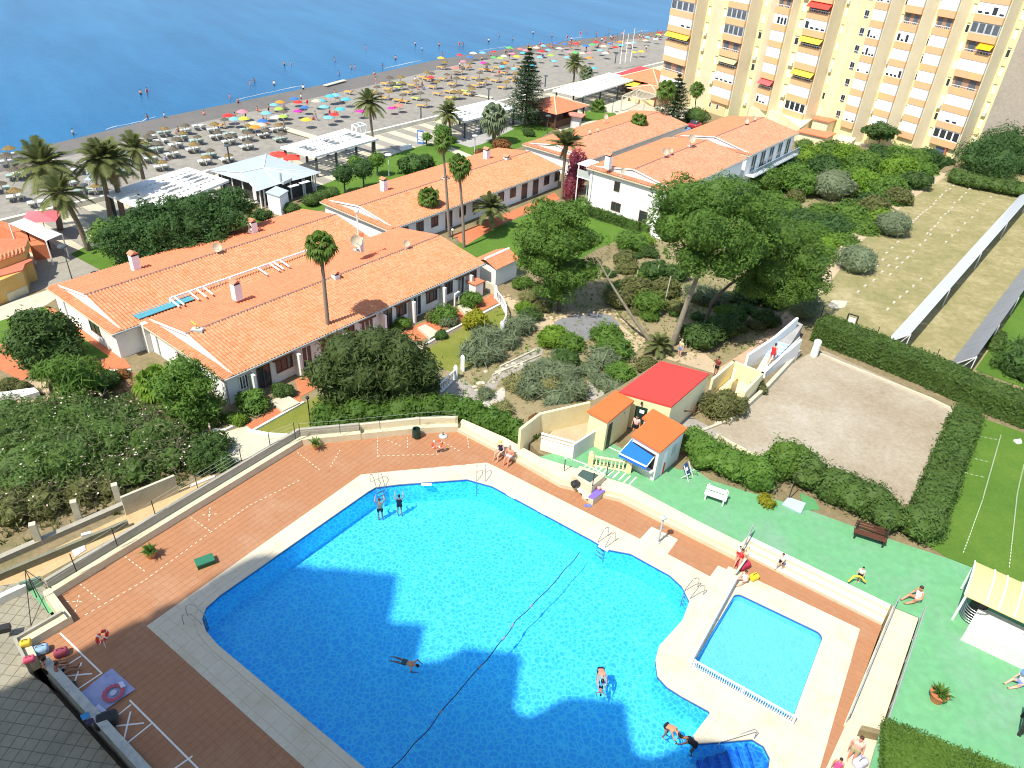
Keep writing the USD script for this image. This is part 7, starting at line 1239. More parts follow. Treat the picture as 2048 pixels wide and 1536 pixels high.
# ------------------------------------------------------------------ solar field
m_panw = M('panel_bright', (.62, .66, .72), .06, .5, .25, spec=.8); m_pang = M('panel_grey', (.22, .24, .27), .12, .5, .3, spec=.6); m_line2 = M('panel_joint', (.10, .11, .12), .1, 3, .6)  # near row carries its sky reflection as a whitish base colour
def panels(label, lo0, lo1, hi0, hi1, zl, zh, n, mat, rows=1):
    t = thing('solar_row', label, 'solar panels'); a, c = A(*lo0, zl), A(*lo1, zl); d_, e_ = A(*hi0, zh), A(*hi1, zh); ld = (c - a) / np.linalg.norm(c - a); L = np.linalg.norm(c - a) ; w = d_ - a; zh_ = zh
    for _ in range(40):
        w = A(*hi0, zh_) - a; k_ = A(*hi0, zh_ + .01) - A(*hi0, zh_); zh_ -= np.clip((w @ ld) / (k_ @ ld) * .01, -.3, .3)
    zh_ = min(max(zh_, zl + .4), zl + 2.2); w = A(*hi0, zh_) - a
    nn_ = np.cross(ld, w); nn_ = nn_ / np.linalg.norm(nn_); nn_ = nn_ if nn_[2] > 0 else -nn_
    for k in range(n):
        for r_ in range(rows):
            s0, s1 = a + ld * (L * k / n + .05) + w * (r_ / rows + .01), a + ld * (L * (k + 1) / n - .05) + w * (r_ / rows + .01); s2, s3 = s1 + w * (1 / rows - .02), s0 + w * (1 / rows - .02); V = [s0, s1, s2, s3]; part(t, 'panel', B().add(np.array([x - nn_ * .04 for x in V] + V), [[0, 3, 2, 1], [4, 5, 6, 7], [0, 1, 5, 4], [1, 2, 6, 5], [2, 3, 7, 6], [3, 0, 4, 7]]), mat)
    for k in range(0, n + 1, 2):
        p_ = a + ld * L * k / n; q_ = p_ + w; g0 = np.array([q_[0], q_[1], ZT]); part(t, 'leg', B().bar(g0, q_ - nn_ * .06, .07), m_pale); part(t, 'strut', B().bar(np.array([*(p_ + w * .4)[:2], ZT]), q_ - nn_ * .06, .06), m_pale); part(t, 'beam', B().bar(p_ - nn_ * .06, q_ - nn_ * .06, .06), m_pale)
    part(t, 'footing', B().bar(np.array([*a[:2], ZT + .04]), np.array([*(a + w)[:2], ZT + .04]), .3, .12), m_stucco); return t
panels('row of tilted solar panels with white sky glare painted in, dry field', (1770, 685), (2075, 352), (1821, 667), (2062, 372), ZT + .35, ZT + 1.35, 11, m_panw, 1); panels('grey rear row of tilted solar panels at the right edge of the field', (1898, 730), (2110, 452), (1953, 712), (2085, 512), ZT + .35, ZT + 1.45, 12, m_pang, 2)
nf = thing('foundation_stones', 'rows of pale concrete footing blocks in the dry field', 'footing blocks')
g = np.random.default_rng(9)
for (x0, y0, x1, y1, n) in ((1912, 365, 1820, 450, 14), (1945, 372, 1848, 475, 14), (1835, 435, 1745, 545, 9), (1860, 470, 1770, 560, 8), (1795, 520, 1700, 600, 6), (1980, 395, 1880, 500, 8), (1840, 560, 1760, 630, 6)):
    for k in range(n): o = A(x0 + (x1 - x0) * k / n + g.uniform(-2, 2), y0 + (y1 - y0) * k / n + g.uniform(-2, 2), ZT); part(nf, 'block', B().box((-.22, -.1, 0), (.22, .1, .12), rotz(g.uniform(.8, 1.1)), o), M('footing_white', (.46, .42, .32), .1, 3, .9))
solo('pale_slab', 'pale concrete slab patch near the corner of the dry field', 'slab', B().prism(AP([(1655, 612), (1665, 600), (1695, 602), (1690, 614), (1672, 618)], ZT + .03), ZT, ZT + .03), m_stucco)
t = thing('field_sign', 'black framed white notice board standing in the dry field', 'sign'); o, o2 = A(1688, 656, ZT), A(1707, 662, ZT); e = o2 - o
for q in (o, o2): part(t, 'post', B().bar(q, q + [0, 0, 1.35], .08), m_black)
part(t, 'top_bar', B().bar(o + [0, 0, 1.35], o2 + [0, 0, 1.35], .08), m_black); part(t, 'board', B().bar(L2(o, o2, .15) + [0, 0, .8], L2(o, o2, .85) + [0, 0, .8], .04, .6), m_whitep)
for lab, x, y, h in (('thin dark stake at the field corner by the ball bush', 1640, 638, 1.3), ('thin dark stake along the hedge top in the field', 1750, 680, 1.2), ('thin dark stake between the two panel rows', 1868, 725, 1.2)): o = A(x, y, ZT); solo('stake', lab, 'stake', B().tube([o, o + [0, 0, h]], .03, 5), m_black)
for lab, x, y, h, kind in (('little garden lamp in the dry garden under the pine', 1475, 622, 1.1, 0), ('black lamp post by the red path behind the pool wall', 622, 857, 2.4, 1), ('lamp with round white head at the low row house front', 905, 478, .9, 2), ('lamp with white head beside the far end of the low row house', 1048, 392, .9, 2)):
    o = A(x, y, ZG); t = thing('garden_lamp', lab, 'lamp', o); part(t, 'post', B().tube([(0, 0, 0), (0, 0, h)], .04, 6), m_black); part(t, 'head', B().ball((0, 0, h + .1), .13 if kind != 0 else .16), m_whitep if kind == 2 else m_black, smooth=True)
for lab, x0, y0, x1, y1 in (('pale leaning wooden stake in the dry garden, left', 1272, 560, 1276, 540), ('pale thin dead stem in the dry garden, middle', 1312, 565, 1318, 530), ('pale dead stem leaning in the dry garden, right', 1328, 610, 1342, 552)): o = A(x0, y0, ZG); solo('dead_stem', lab, 'dead stem', B().tube([o, vp(o, x1, y1)], .045, 5), m_stucco)
g = np.random.default_rng(15); ks = thing('path_stones', 'line of pale boulders edging the sandy path in the dry garden', 'stones')
for p_ in dense([A(x, y, ZG) for x, y in ((1010, 592), (1050, 612), (1080, 630), (1110, 640), (1150, 628), (1180, 622), (1225, 630), (1250, 645), (1275, 665), (1290, 685))], 60): r = g.uniform(.08, .2); m = trimesh.creation.icosphere(subdivisions=1); part(ks, 'stone', B().add(m.vertices * [r * 1.2, r, r * .7] * g.uniform(.8, 1.2, (len(m.vertices), 1)) + p_ + [g.normal(0, .15), g.normal(0, .15), .03], m.faces), m_path)
for p_ in dense([A(x, y, ZG) for x, y in ((940, 808), (975, 815), (1000, 800), (945, 778), (985, 752), (1040, 720))], 26): r = g.uniform(.08, .22); m = trimesh.creation.icosphere(subdivisions=1); part(ks, 'stone', B().add(m.vertices * [r * 1.2, r, r * .7] * g.uniform(.8, 1.2, (len(m.vertices), 1)) + p_ + [g.normal(0, .3), g.normal(0, .3), .03], m.faces), m_stucco)
# planters in front of the nearest row house
for lab, px in (('low white edged planter bed, first in front of the row house', [(835, 655), (850, 648), (880, 665), (860, 676)]), ('low white edged planter bed, second near the annex', [(915, 612), (925, 607), (946, 620), (930, 628)]), ('low white edged planter bed near the round front bush', [(540, 800), (575, 790), (600, 805), (565, 822)]), ('pale planter bed beside the magnolia', [(818, 690), (830, 682), (850, 695), (838, 702)])):
    solo('planter_bed', lab, 'planter', B().prism(AP(px, ZG + .25), ZG, ZG + .25), m_stucco)
pwall('stone retaining wall at the bend of the red path near the balustrade', [(972, 580), (992, 590)], .9, .2, m_stucco); solo('white_gateway', 'white posted gateway in front of the second planter', 'gateway', B().bar(A(909, 612, ZG), A(909, 612, ZG) + [0, 0, 1.1], .12).bar(A(918, 606, ZG), A(918, 606, ZG) + [0, 0, 1.1], .12).bar(A(909, 612, ZG) + [0, 0, 1.1], A(918, 606, ZG) + [0, 0, 1.1], .14), m_whitep)
# ------------------------------------------------------------------ beach: parasols, thatched shades, loungers
def c1(x, y): return x / 2.926, y / 2.926
def c2(x, y): return 680 + x / 2.926, y / 2.926
PAL = dict(red=(.72, .06, .05), pink=(.75, .28, .34), sky=(.22, .55, .72), rainbow=(.62, .55, .08), beige=(.62, .56, .42), blue=(.06, .20, .55), white=(.76, .77, .74), green=(.14, .52, .16), lime=(.42, .66, .10), orange=(.80, .32, .05), magenta=(.75, .05, .38), aqua=(.10, .50, .62), yellow=(.82, .56, .06), coral=(.78, .25, .20))
m_pole = M('parasol_pole', (.7, .7, .68), .1, 3, .5)
def para_make(col):
    def f():
        t = thing('parasol', None, 'parasol'); b = B(); b.lathe([(0, 1.78), (.55, 1.70), (1.0, 1.45), (1.0, 1.43), (.5, 1.66), (0, 1.74)], 10); part(t, 'canopy', b, M('parasol_' + col, PAL[col], .08, 1.5, .9, trans=.25)); part(t, 'pole', B().tube([(0, 0, 0), (0, 0, 1.85)], .03, 5), m_pole); return t
    return Proto(f)
PARA = {c: para_make(c) for c in PAL}
um = [('red', *c1(1330, 660)), ('pink', *c1(1415, 640)), ('sky', *c1(1370, 680)), ('rainbow', *c1(1425, 680)), ('beige', *c1(1480, 705)), ('blue', *c1(1535, 690)), ('beige', *c1(1525, 715)), ('sky', *c1(1555, 645)), ('lime', *c1(1630, 617)), ('white', *c1(1605, 665)), ('lime', *c1(1652, 660)), ('sky', *c1(1600, 590)), ('orange', *c1(1635, 578)), ('blue', *c1(1720, 560)), ('red', *c1(1740, 580)), ('magenta', *c1(1740, 628)), ('blue', *c1(1780, 605)), ('beige', *c1(1850, 575)), ('aqua', *c1(1880, 568)), ('aqua', *c1(1930, 550)), ('sky', *c1(1962, 545)), ('sky', *c1(1895, 610)), ('aqua', *c1(2025, 565)), ('yellow', *c1(1790, 685)), ('sky', *c1(1920, 670)), ('red', *c1(1955, 650)), ('aqua', *c1(1990, 625)), ('orange', *c1(1490, 725))]
for s in 'yellow 590 325,red 700 305,blue 760 320,sky 835 295,red 900 285,pink 720 345,coral 670 385,magenta 840 355,green 990 270,coral 1055 270,pink 1010 300,white 960 310,lime 940 325,yellow 1035 320,orange 965 352,aqua 950 372,sky 1020 385,yellow 1115 265,sky 1190 255,blue 1265 243,blue 1320 245,red 1380 245,red 1180 290,sky 1170 320,lime 1235 310,blue 1120 330,aqua 1125 368,sky 1255 340,beige 1285 275,pink 1345 290,green 1375 298,sky 1330 320,pink 1460 292,orange 1460 328,sky 1525 280,white 1555 300,red 1610 265,aqua 1490 380,rainbow 1725 290,yellow 1765 290,lime 1865 190,red 1872 178,magenta 300 610,magenta 115 632,coral 345 600,sky 30 565,red 530 435,white 1100 300,pink 1090 285,sky 1220 275,blue 1440 260,green 1480 250,beige 1545 262,aqua 1650 255,white 1690 240,sky 1720 235,beige 1790 225,blue 1580 240,red 1500 235,sky 1800 205,white 1850 215,orange 1640 230,beige 1420 300,aqua 1075 300,green 900 320,white 780 300,beige 1150 270'.split(','):
    c, x, y = s.split(); um.append((c, *c2(float(x), float(y))))
um += [('red', 610, 312), ('red', 570, 306)][:0]
cnt = {}
seen = set()
ORD = _ord + ('seventeenth', 'eighteenth', 'nineteenth', 'twentieth')
def lift(px, py, z, h):
    """Foot on level z of an upright thing of height h whose top shows at the pixel."""
    p = A(px, py, z + h); return np.array([p[0], p[1], z])
for c, x, y in sorted(um, key=lambda q: q[1]):
    cnt[c] = cnt.get(c, 0) + 1; o = lift(x, y, ZB - .1, 1.6); PARA[c].put(o, _rs.uniform(0, 6), f'{ORD[cnt[c] - 1]} {c} beach parasol from the left on the grey sand', 'coloured parasols on the beach', _rs.uniform(.68, .88))
m_thatch = M('thatch', (.20, .17, .12), .3, 6, .95, isl=.3); m_thatchy = M('thatch_yellow', (.34, .24, .09), .3, 6, .95, isl=.3)
def thatch_make(m, seed):
    def f():
        t = thing('thatched_shade', None, 'sunshade'); g = np.random.default_rng(seed); b = B().lathe([(0, 1.95), (.9, 1.45), (.85, 1.4), (0, 1.8)], 9); c = unit(g, 160); r = g.uniform(.1, 1.0, 160); a = g.uniform(0, 6.28, 160); P = np.stack([r * np.cos(a), r * np.sin(a), 1.95 - r * .56 + .02], 1); d = np.stack([np.cos(a), np.sin(a), -.5 + 0 * a], 1); s = np.stack([-np.sin(a), np.cos(a), 0 * a], 1) * .04
        i = np.arange(160) * 3; b.add(np.stack([P - s, P + s, P + d * .22], 1).reshape(-1, 3), np.stack([i, i + 1, i + 2], 1)); part(t, 'thatch', b, m); part(t, 'post', B().tube([(0, 0, 0), (0, 0, 1.9)], .04, 5), m_frame); return t
    return Proto(f)
TH = [thatch_make(m_thatch, 1), thatch_make(m_thatchy, 2)]
def bed_make(col, name):
    def f():
        t = thing('sun_lounger', None, 'lounger'); m = M('lounger_' + name, col, .1, 3, .7); part(t, 'seat', B().box((-.33, -.4, .28), (.33, .95, .34)), m); c, s = math.cos(.6), math.sin(.6); part(t, 'backrest', B().box((-.33, -.65, 0), (.33, 0, .06), np.array([[1, 0, 0], [0, c, s], [0, -s, c]]), (0, -.4, .28)), m)
        for x in (-.28, .28):
            for y in (-.3, .8): part(t, 'leg', B().box((x - .03, y, 0), (x + .03, y + .06, .28)), m_pole)
        return t
    return Proto(f)
BED = {'white': bed_make((.55, .58, .53), 'pale'), 'orange': bed_make((.70, .34, .06), 'orange'), 'lime': bed_make((.50, .60, .10), 'lime'), 'green': bed_make((.33, .42, .36), 'green')}
beds = [('white', *c1(*q)) for q in ((85, 1045), (90, 1170), (215, 1205), (10, 1120), (410, 1090), (460, 1012), (710, 1020), (880, 945), (945, 992), (1010, 918), (1130, 888), (1225, 922), (1330, 948), (1150, 838), (1030, 862), (915, 888), (1340, 842), (1345, 798), (1440, 822), (1445, 872), (1445, 772), (1545, 802), (1640, 828), (1250, 772), (1265, 812), (1165, 752), (1080, 778), (1060, 818), (945, 838), (330, 1002), (200, 1008), (40, 962), (130, 1032), (480, 1130), (560, 1130), (1650, 695), (880, 815), (960, 790), (1200, 960), (60, 920), (280, 960), (540, 960), (760, 960), (820, 870), (1620, 770))]
beds += [('orange', *c2(*q)) for q in ((65, 545), (290, 528), (270, 578), (350, 592), (405, 548), (580, 555), (645, 542), (610, 468), (550, 515), (490, 458), (665, 498), (735, 463), (755, 558), (800, 508), (840, 493), (915, 478), (955, 518), (800, 463), (890, 418), (965, 433), (1010, 463), (845, 413), (740, 403), (490, 625), (390, 600), (275, 495), (430, 505), (650, 580), (520, 470), (700, 430), (1060, 400), (1100, 430), (1040, 480), (600, 400), (930, 400), (200, 545))]
beds += [('lime', *c2(*q)) for q in ((340, 492), (680, 578), (350, 518), (740, 540), (455, 582))] + [('orange', *c1(1300, 740)), ('lime', *c1(850, 845))]
bc = {}; nth = 0
for k, (c, x, y) in enumerate(sorted(beds, key=lambda q: q[1])):
    bc[c] = bc.get(c, 0) + 1; o = A(x, y, ZB - .05); d = 2 if c == 'white' else 1; yw = yaw_of(UU) + (-.3 if c == 'white' else .2)
    for j in range(d): BED['green' if c == 'white' and k % 3 == 0 else c].put(o + rotz(yw) @ np.array([j * .95 - .45, 0, 0]), yw + _rs.uniform(-.1, .1), ('pale lounger in the rows before the left promenade' if c == 'white' else f'{c} lounger among the thatched shades in the middle of the beach'), f'{c} loungers on the beach')
    if k % 8 != 7: TH[(k * 7 % 5) // 3].put(o + rotz(yw) @ np.array([.15, -.5, 0]), _rs.uniform(0, 6), 'thatched beach shade over loungers on the grey sand', 'thatched shades on the beach', _rs.uniform(.65, .85))
# ------------------------------------------------------------------ promenade canopies, restaurants, kiosks
m_can = M('canopy_white', (.70, .70, .65), .05, 1, .7); m_post = M('canopy_post', (.07, .085, .09), .2, 2, .5)
def canopy(label, px, z, nx, ny, holes=True, posts=((.04, .06), (.04, .94), (.34, .06), (.34, .94), (.66, .06), (.66, .94), (.96, .06), (.96, .94))):
    a, b_, c, d = [A(x, y, z) for x, y in px]; t = thing('canopy', label, 'canopy'); P = Polygon([q[:2] for q in (a, b_, c, d)]); at = lambda u, v: a * (1 - u) * (1 - v) + b_ * u * (1 - v) + c * u * v + d * (1 - u) * v
    H = []
    if holes:
        g = np.random.default_rng(nx)
        for i in range(nx):
            for j in range(ny):
                q = ((i // 4) % 2, ) ; u, v = (i + .5) / nx, (j + .5) / ny; big = (i % 6 in (2, 3)) and abs(v - .5) < .2
                if not (.1 < u < .92 and .18 < v < .86) or (i % 6 == 5): continue
                s = .38 if big else .20; du, dv = s / np.linalg.norm(b_ - a) * 1.0, s / np.linalg.norm(d - a) * 1.0; H.append(Polygon([at(u - du, v - dv)[:2], at(u + du, v - dv)[:2], at(u + du, v + dv)[:2], at(u - du, v + dv)[:2]]))
    part(t, 'roof', B().shp(P.difference(unary_union(H)) if H else P, z - .22, z), m_can)
    for u, v in posts: o = at(u, v); part(t, 'post', B().box((-.13, -.13, ZG), (.13, .13, z - .22), o=(o[0], o[1], 0)), m_post)
    return t
canopy('perforated white canopy half hidden by the ficus, left of the grey restaurant roof', [(207, 386), (375, 334), (458, 360), (300, 425)], 1.35, 18, 7)
canopy('perforated white canopy with open holes right of the grey restaurant roof', [(560, 294), (690, 257), (757, 277), (630, 313)], 1.45, 17, 7)
canopy('white canopy between the date palm and the thick fan palm', [(882, 222), (982, 199), (1035, 215), (928, 243)], 1.25, 12, 6)
canopy('longest white canopy before the red roofed beach restaurant', [(1105, 180), (1218, 145), (1276, 157), (1165, 192)], 1.4, 22, 6)
def frame_roof(label, px, z, mat, posts=True, slats=8):
    a, b_, c, d = [A(x, y, z) for x, y in px]; t = thing('pergola', label, 'pergola')
    for p_, q_ in ((a, b_), (b_, c), (c, d), (d, a)): part(t, 'beam', B().bar(p_, q_, .14), mat)
    for k in range(1, slats): part(t, 'slat', B().bar(L2(a, b_, k / slats), L2(d, c, k / slats), .08), mat)
    for o in (a, b_, c, d): part(t, 'post', B().box((-.1, -.1, ZG), (.1, .1, z), o=(o[0], o[1], 0)), mat)
frame_roof('dark timber pergola beside the low terracotta kiosk', [(1245, 192), (1275, 178), (1318, 192), (1290, 200)], 1.2, m_stucco)
frame_roof('white shower frame and gate on the sand at the promenade ramp', [(704, 250), (722, 245), (732, 250), (712, 256)], .2, m_whitep, slats=2)
# grey metal roofed restaurant
gr = thing('grey_roof_restaurant', 'restaurant with pale grey hipped metal roof between two white canopies', 'restaurant'); m_zinc = M('zinc_roof', (.40, .46, .50), .08, .3, .5, fine=.05); zr = 1.05
rp_ = [(413, 340), (532, 308), (642, 345), (610, 355), (556, 369), (513, 383), (497, 366)]; R3 = [A(x, y, zr) for x, y in rp_]; ap = A(527, 336, zr + .75); ap2 = A(482, 345, zr + .75)
V = np.array(R3 + [ap, ap2]); part(gr, 'roof', B().add(V, [[1, 2, 7], [2, 3, 7], [3, 4, 7], [4, 5, 7], [5, 6, 8], [6, 0, 8], [5, 8, 7]]).add(V[[0, 1, 7, 8]], [[0, 1, 2, 3]]), m_zinc)
for p_, q_ in ((R3[1], ap), (R3[3], ap), (R3[5], ap2), (R3[0], ap2), (ap, ap2), (R3[2], ap), (R3[4], ap)): part(gr, 'seam', B().bar(p_ + [0, 0, .03], q_ + [0, 0, .03], .12, .06), m_pale)
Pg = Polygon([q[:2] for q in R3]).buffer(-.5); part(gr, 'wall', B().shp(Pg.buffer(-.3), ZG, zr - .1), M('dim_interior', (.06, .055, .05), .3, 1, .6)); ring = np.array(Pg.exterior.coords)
for k in range(len(ring) - 1):
    for f in np.arange(0, 1, max(.08, 1.6 / max(1.6, np.linalg.norm(ring[k + 1] - ring[k])))): q = ring[k] + (ring[k + 1] - ring[k]) * f; part(gr, 'post', B().box((-.06, -.06, ZG), (.06, .06, zr), o=(*q, 0)), m_wframe)
part(gr, 'flue', B().tube([A(562, 362, 1.2), A(562, 362, 1.2) + [0, 0, .9]], .14, 8), m_gray); part(gr, 'vent_duct', B().bar(A(565, 366, 1.3), A(582, 358, 1.3), .3), m_gray)
for k, (x, y) in enumerate(((578, 374), (600, 367))): part(gr, 'window_awning', B().bar(A(x, y, .9), A(x + 18, y - 5, .9), .5, .05), m_whitep)
sk_ = flatblock('white_shack', 'small white shack with grey lean-to roof and brown doors at the grey restaurant', [(531, 384), (552, 372), (577, 381), (559, 393)], 1.0, m_wall, m_zinc, ZG, .08)
onface(sk_, 'door', A(531, 384, 1), A(559, 393, 1), .3, .5, ZG, .6, m_frame, A(555, 382, 1)); onface(sk_, 'door', A(531, 384, 1), A(559, 393, 1), .6, .85, ZG, .6, m_frame, A(555, 382, 1))
def hip(name, label, ctr, w, d, z0, z1, wallm, roofm, ridge=True, yaw=None, base=None):
    o = A(*ctr, z0); yaw = yaw_of(UU) if yaw is None else yaw; t = thing(name, label, 'kiosk', (o[0], o[1], 0), yaw); w, d = w / 2, d / 2; apx = np.array([0, 0, z1]); C = [np.array([sx * w, sy * d, z0]) for sx, sy in ((-1, -1), (1, -1), (1, 1), (-1, 1))]
    b = B()
    for k in range(4): p_, q_ = C[k], C[(k + 1) % 4]; b.add(np.array([p_, q_, apx]), [[0, 1, 2]])
    part(t, 'roof', b, roofm)
    for k in range(4): part(t, 'hip_tiles', B().tube([C[k] + [0, 0, .03], apx + [0, 0, .05]], .1, 5), m_seat)
    for c in C: part(t, 'post', B().box((-.1, -.1, ZG), (.1, .1, z0), o=(c[0] * .85, c[1] * .85, 0)), m_frame)
    part(t, 'counter', B().box((-w * .75, -d * .75, ZG), (w * .75, d * .75, ZG + 1.0)), wallm); return t
hip('tiled_kiosk', 'kiosk with orange hipped tile roof next to the araucaria', (1107, 210), 8.5, 7.5, 1.2, 2.5, m_frame, m_tile_o); hip('tiled_kiosk', 'far kiosk with orange hipped tile roof in front of the tower corner', (1303, 155), 9, 8, 1.4, 2.9, m_frame, m_tile_o); hip('tiled_kiosk', 'low terracotta roofed kiosk between the pergola and the far kiosk', (1302, 178), 6, 6, .9, 1.5, m_base, m_tile_p)
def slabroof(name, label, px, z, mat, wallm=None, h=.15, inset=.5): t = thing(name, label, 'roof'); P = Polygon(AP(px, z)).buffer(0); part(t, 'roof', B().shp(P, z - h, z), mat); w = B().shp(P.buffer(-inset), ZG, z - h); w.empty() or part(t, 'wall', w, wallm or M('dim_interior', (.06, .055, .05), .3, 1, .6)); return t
m_redf = M('restaurant_red', (.50, .07, .07), .1, .6, .8)
slabroof('beach_restaurant', 'restaurant with flat deep red roof near the flagpoles', [(1233, 147), (1280, 132), (1322, 141), (1300, 160), (1268, 156)], 1.2, m_redf); slabroof('kiosk_annex', 'small red roofed annex right of the tiled kiosk', [(1140, 200), (1165, 206), (1140, 218), (1120, 214)], 1.1, m_redf); slabroof('kiosk_annex', 'pink roofed annex below the tiled kiosk', [(1135, 222), (1172, 228), (1165, 234), (1140, 230)], 1.0, M('pink_roof', (.6, .22, .16), .1, .6, .8), m_pale)
slabroof('yellow_canvas', 'yellow canvas roof at the end of the longest white canopy', [(1250, 170), (1262, 162), (1288, 162), (1272, 173)], 1.0, AWN['lime'], None, .05, 3)
for lab, b0, t0 in (('tall white flagpole on the promenade, left of three', (1240, 128), (1249, 60)), ('tall white flagpole on the promenade, middle of three', (1250, 125), (1257, 67)), ('tall white flagpole on the promenade, right of three', (1261, 124), (1268, 56))):
    o = A(*b0, ZG); solo('flagpole', lab, 'flagpole', B().tube([o, o + [0, 0, height_at(o, *t0)]], [.09, .05], 6), m_whitep)
t = thing('info_sign', 'blue and white information board standing by the lollipop tree', 'sign'); p_, q_ = A(835, 287, ZG), A(847, 289, ZG); hh = height_at(p_, 834, 260); part(t, 'board', B().bar(p_ + [0, 0, hh / 2], q_ + [0, 0, hh / 2], .12, hh), M('sign_blue', (.06, .18, .45), .08, 2, .5)); 
for f, h in ((.75, .3), (.45, .2), (.22, .12)): part(t, 'print', B().bar(L2(p_, q_, .12) + [0, -.07, hh * f], L2(p_, q_, .88) + [0, -.07, hh * f], .03, hh * h), m_whitep)
def lamp(label, b0, t0, mat=m_post, head=None, r=.09):
    o = A(*b0, ZG); h = height_at(o, *t0); t = thing('lamp_post', label, 'lamp post', o); part(t, 'post', B().tube([(0, 0, 0), (0, 0, h)], [r, r * .7], 7), mat)
    part(t, 'head', B().lathe([(0, h + .18), (.38, h + .1), (.42, h), (0, h - .02)], 10), head or mat); return t
lamp('lamp post with white saucer head beside the pavilion canopy', (889, 268), (888, 228), m_gray, m_whitep); lamp('slim lamp post at the end of the garden path', (949, 314), (950, 272), m_gray)
for i, (lab, b0, t0) in enumerate((('dark round post at the beach wall by the left palms', (177, 406), (170, 370)), ('dark round post at the beach wall in front of the grey restaurant', (459, 322), (456, 292)), ('dark round post at the beach wall by the striped promenade', (842, 237), (841, 214)), ('dark round post at the beach wall before the araucaria', (977, 201), (976, 178)), ('dark round post at the beach wall left of the flagpoles', (1090, 174), (1089, 152)), ('dark round post at the beach wall by the shore restaurant', (1230, 127), (1230, 108)), ('thin dark lamp on the service plaza by the second row house', (144, 558), (132, 492)), ('thin white lamp on the promenade lawn', (778, 352), (776, 310)), ('thin lamp before the tiled kiosk', (1094, 268), (1098, 232)), ('thin lamp behind the bougainvillea house roof', (1224, 226), (1226, 200)))): lamp(lab, b0, t0, m_whitep if 'white' in lab else m_post, None, .12 if 'round' in lab else .05)
# left edge restaurant, white tents, red parasols
m_och = M('ochre_render', (.62, .36, .10), .15, .6, .85, hue=(.58, .42, .16), fine=.08)
oc = thing('ochre_restaurant', 'ochre restaurant with terracotta roofs at the left edge by the service plaza', 'restaurant'); zb_ = .75
body = [A(x, y, ZG)[:2] for x, y in ((18, 603), (58, 585), (60, 566), (77, 560), (62, 520), (-60, 520), (-80, 640))]; part(oc, 'wall', B().prism(body, ZG, zb_), m_och)
pr_ = [A(x, y, .8)[:2] for x, y in ((4, 552), (46, 541), (50, 529), (66, 521), (50, 512), (6, 524), (-60, 545), (-60, 575))]; part(oc, 'pent_roof', B().prism(pr_, .72, .86), M('pent_red', (.55, .16, .09), .1, .6, .85))
E_ = [A(x, y, 1.5) for x, y in ((-70, 545), (0, 522), (49, 504), (56, 477), (-70, 478))]; apx = A(-60, 485, 2.4); b = B().add(np.array(E_ + [apx]), [[0, 1, 5], [1, 2, 5], [2, 3, 5], [3, 4, 5]]); part(oc, 'hip_roof', b, m_tile_o)
part(oc, 'upper_wall', B().prism([q[:2] for q in E_], .86, 1.45), m_och)
for k in range(16): o = L2(E_[0], E_[2], k / 15); part(oc, 'eave_tile', B().tube([o + [0, 0, 0], o + [-.25, .5, .22]], .12, 5), m_tile_w)
wallquad(oc, 'door', A(12, 603, ZG), A(27, 597, ZG), ZG, .35, M('brown_door', (.42, .17, .05), .2, 3, .7), .06); wallquad(oc, 'plinth', A(18, 603, ZG), A(58, 585, ZG), ZG, ZG + .7, m_seat, .04)
solo('terrace_strip', 'brown tiled terrace strip beside the white tents', 'terrace', B().prism(AP([(-40, 430), (18, 446), (92, 482), (96, 488), (60, 492), (55, 478), (0, 452), (-60, 440)], .2), ZG, .2), m_redp)
tn = thing('white_tent', 'row of white canvas tents over the restaurant terrace', 'tent'); Q4 = [A(x, y, 1.1) for x, y in ((18, 447), (50, 436), (124, 468), (92, 482))]
for k in range(2):
    a, d = L2(Q4[0], Q4[3], k / 2), L2(Q4[0], Q4[3], (k + 1) / 2); b_, c = L2(Q4[1], Q4[2], k / 2), L2(Q4[1], Q4[2], (k + 1) / 2); top = (a + b_ + c + d) / 4 + [0, 0, .45]; part(tn, 'canvas', B().add(np.array([a, b_, c, d, top]), [[0, 1, 4], [1, 2, 4], [2, 3, 4], [3, 0, 4]]), m_can)
    for o in (a, b_, c, d): part(tn, 'pole', B().box((-.04, -.04, ZG), (.04, .04, 1.1), o=(o[0], o[1], 0)), m_whitep)
def big_par(label, px, py, w, mat, z=1.0):
    o = A(px, py, z); t = thing('square_parasol', label, 'parasol', (o[0], o[1], 0), .3); C = [np.array([sx * w, sy * w, z - .1]) for sx, sy in ((-1, -1), (1, -1), (1, 1), (-1, 1))] + [np.array([0, 0, z + .35])]; part(t, 'canopy', B().add(np.array(C), [[0, 1, 4], [1, 2, 4], [2, 3, 4], [3, 0, 4]]), mat); part(t, 'pole', B().tube([(0, 0, ZG), (0, 0, z + .3)], .04, 6), m_pole); return t
m_pinkc = M('parasol_rose', (.74, .14, .16), .1, 2, .9); big_par('rose red square parasol behind the white tents', 82, 431, 1.5, m_pinkc); 
for lab, x, y in (('scarlet parasol beside the perforated canopy, left', 556, 308), ('scarlet parasol beside the perforated canopy, right', 583, 314)): big_par(lab, x, y, .95, AWN['red'], .8)
wk = solo('beach_walkway', 'pale boardwalk running from the promenade ramp over the sand', 'walkway', B().bar(A(566, 256, ZB + .1), A(640, 278, ZB + .1), 1.3, .12), m_stucco)
solo('beach_walkway', 'pale boardwalk strip crossing the beach before the araucaria', 'walkway', B().bar(A(902, 180, ZB + .08), A(985, 196, ZB + .08), 1.0, .1), m_stucco); solo('beach_walkway', 'short pale mat walkway down to the water line', 'walkway', B().bar(A(650, 171, ZB - .2), A(690, 160, ZB - .2), .9, .1), m_stucco)
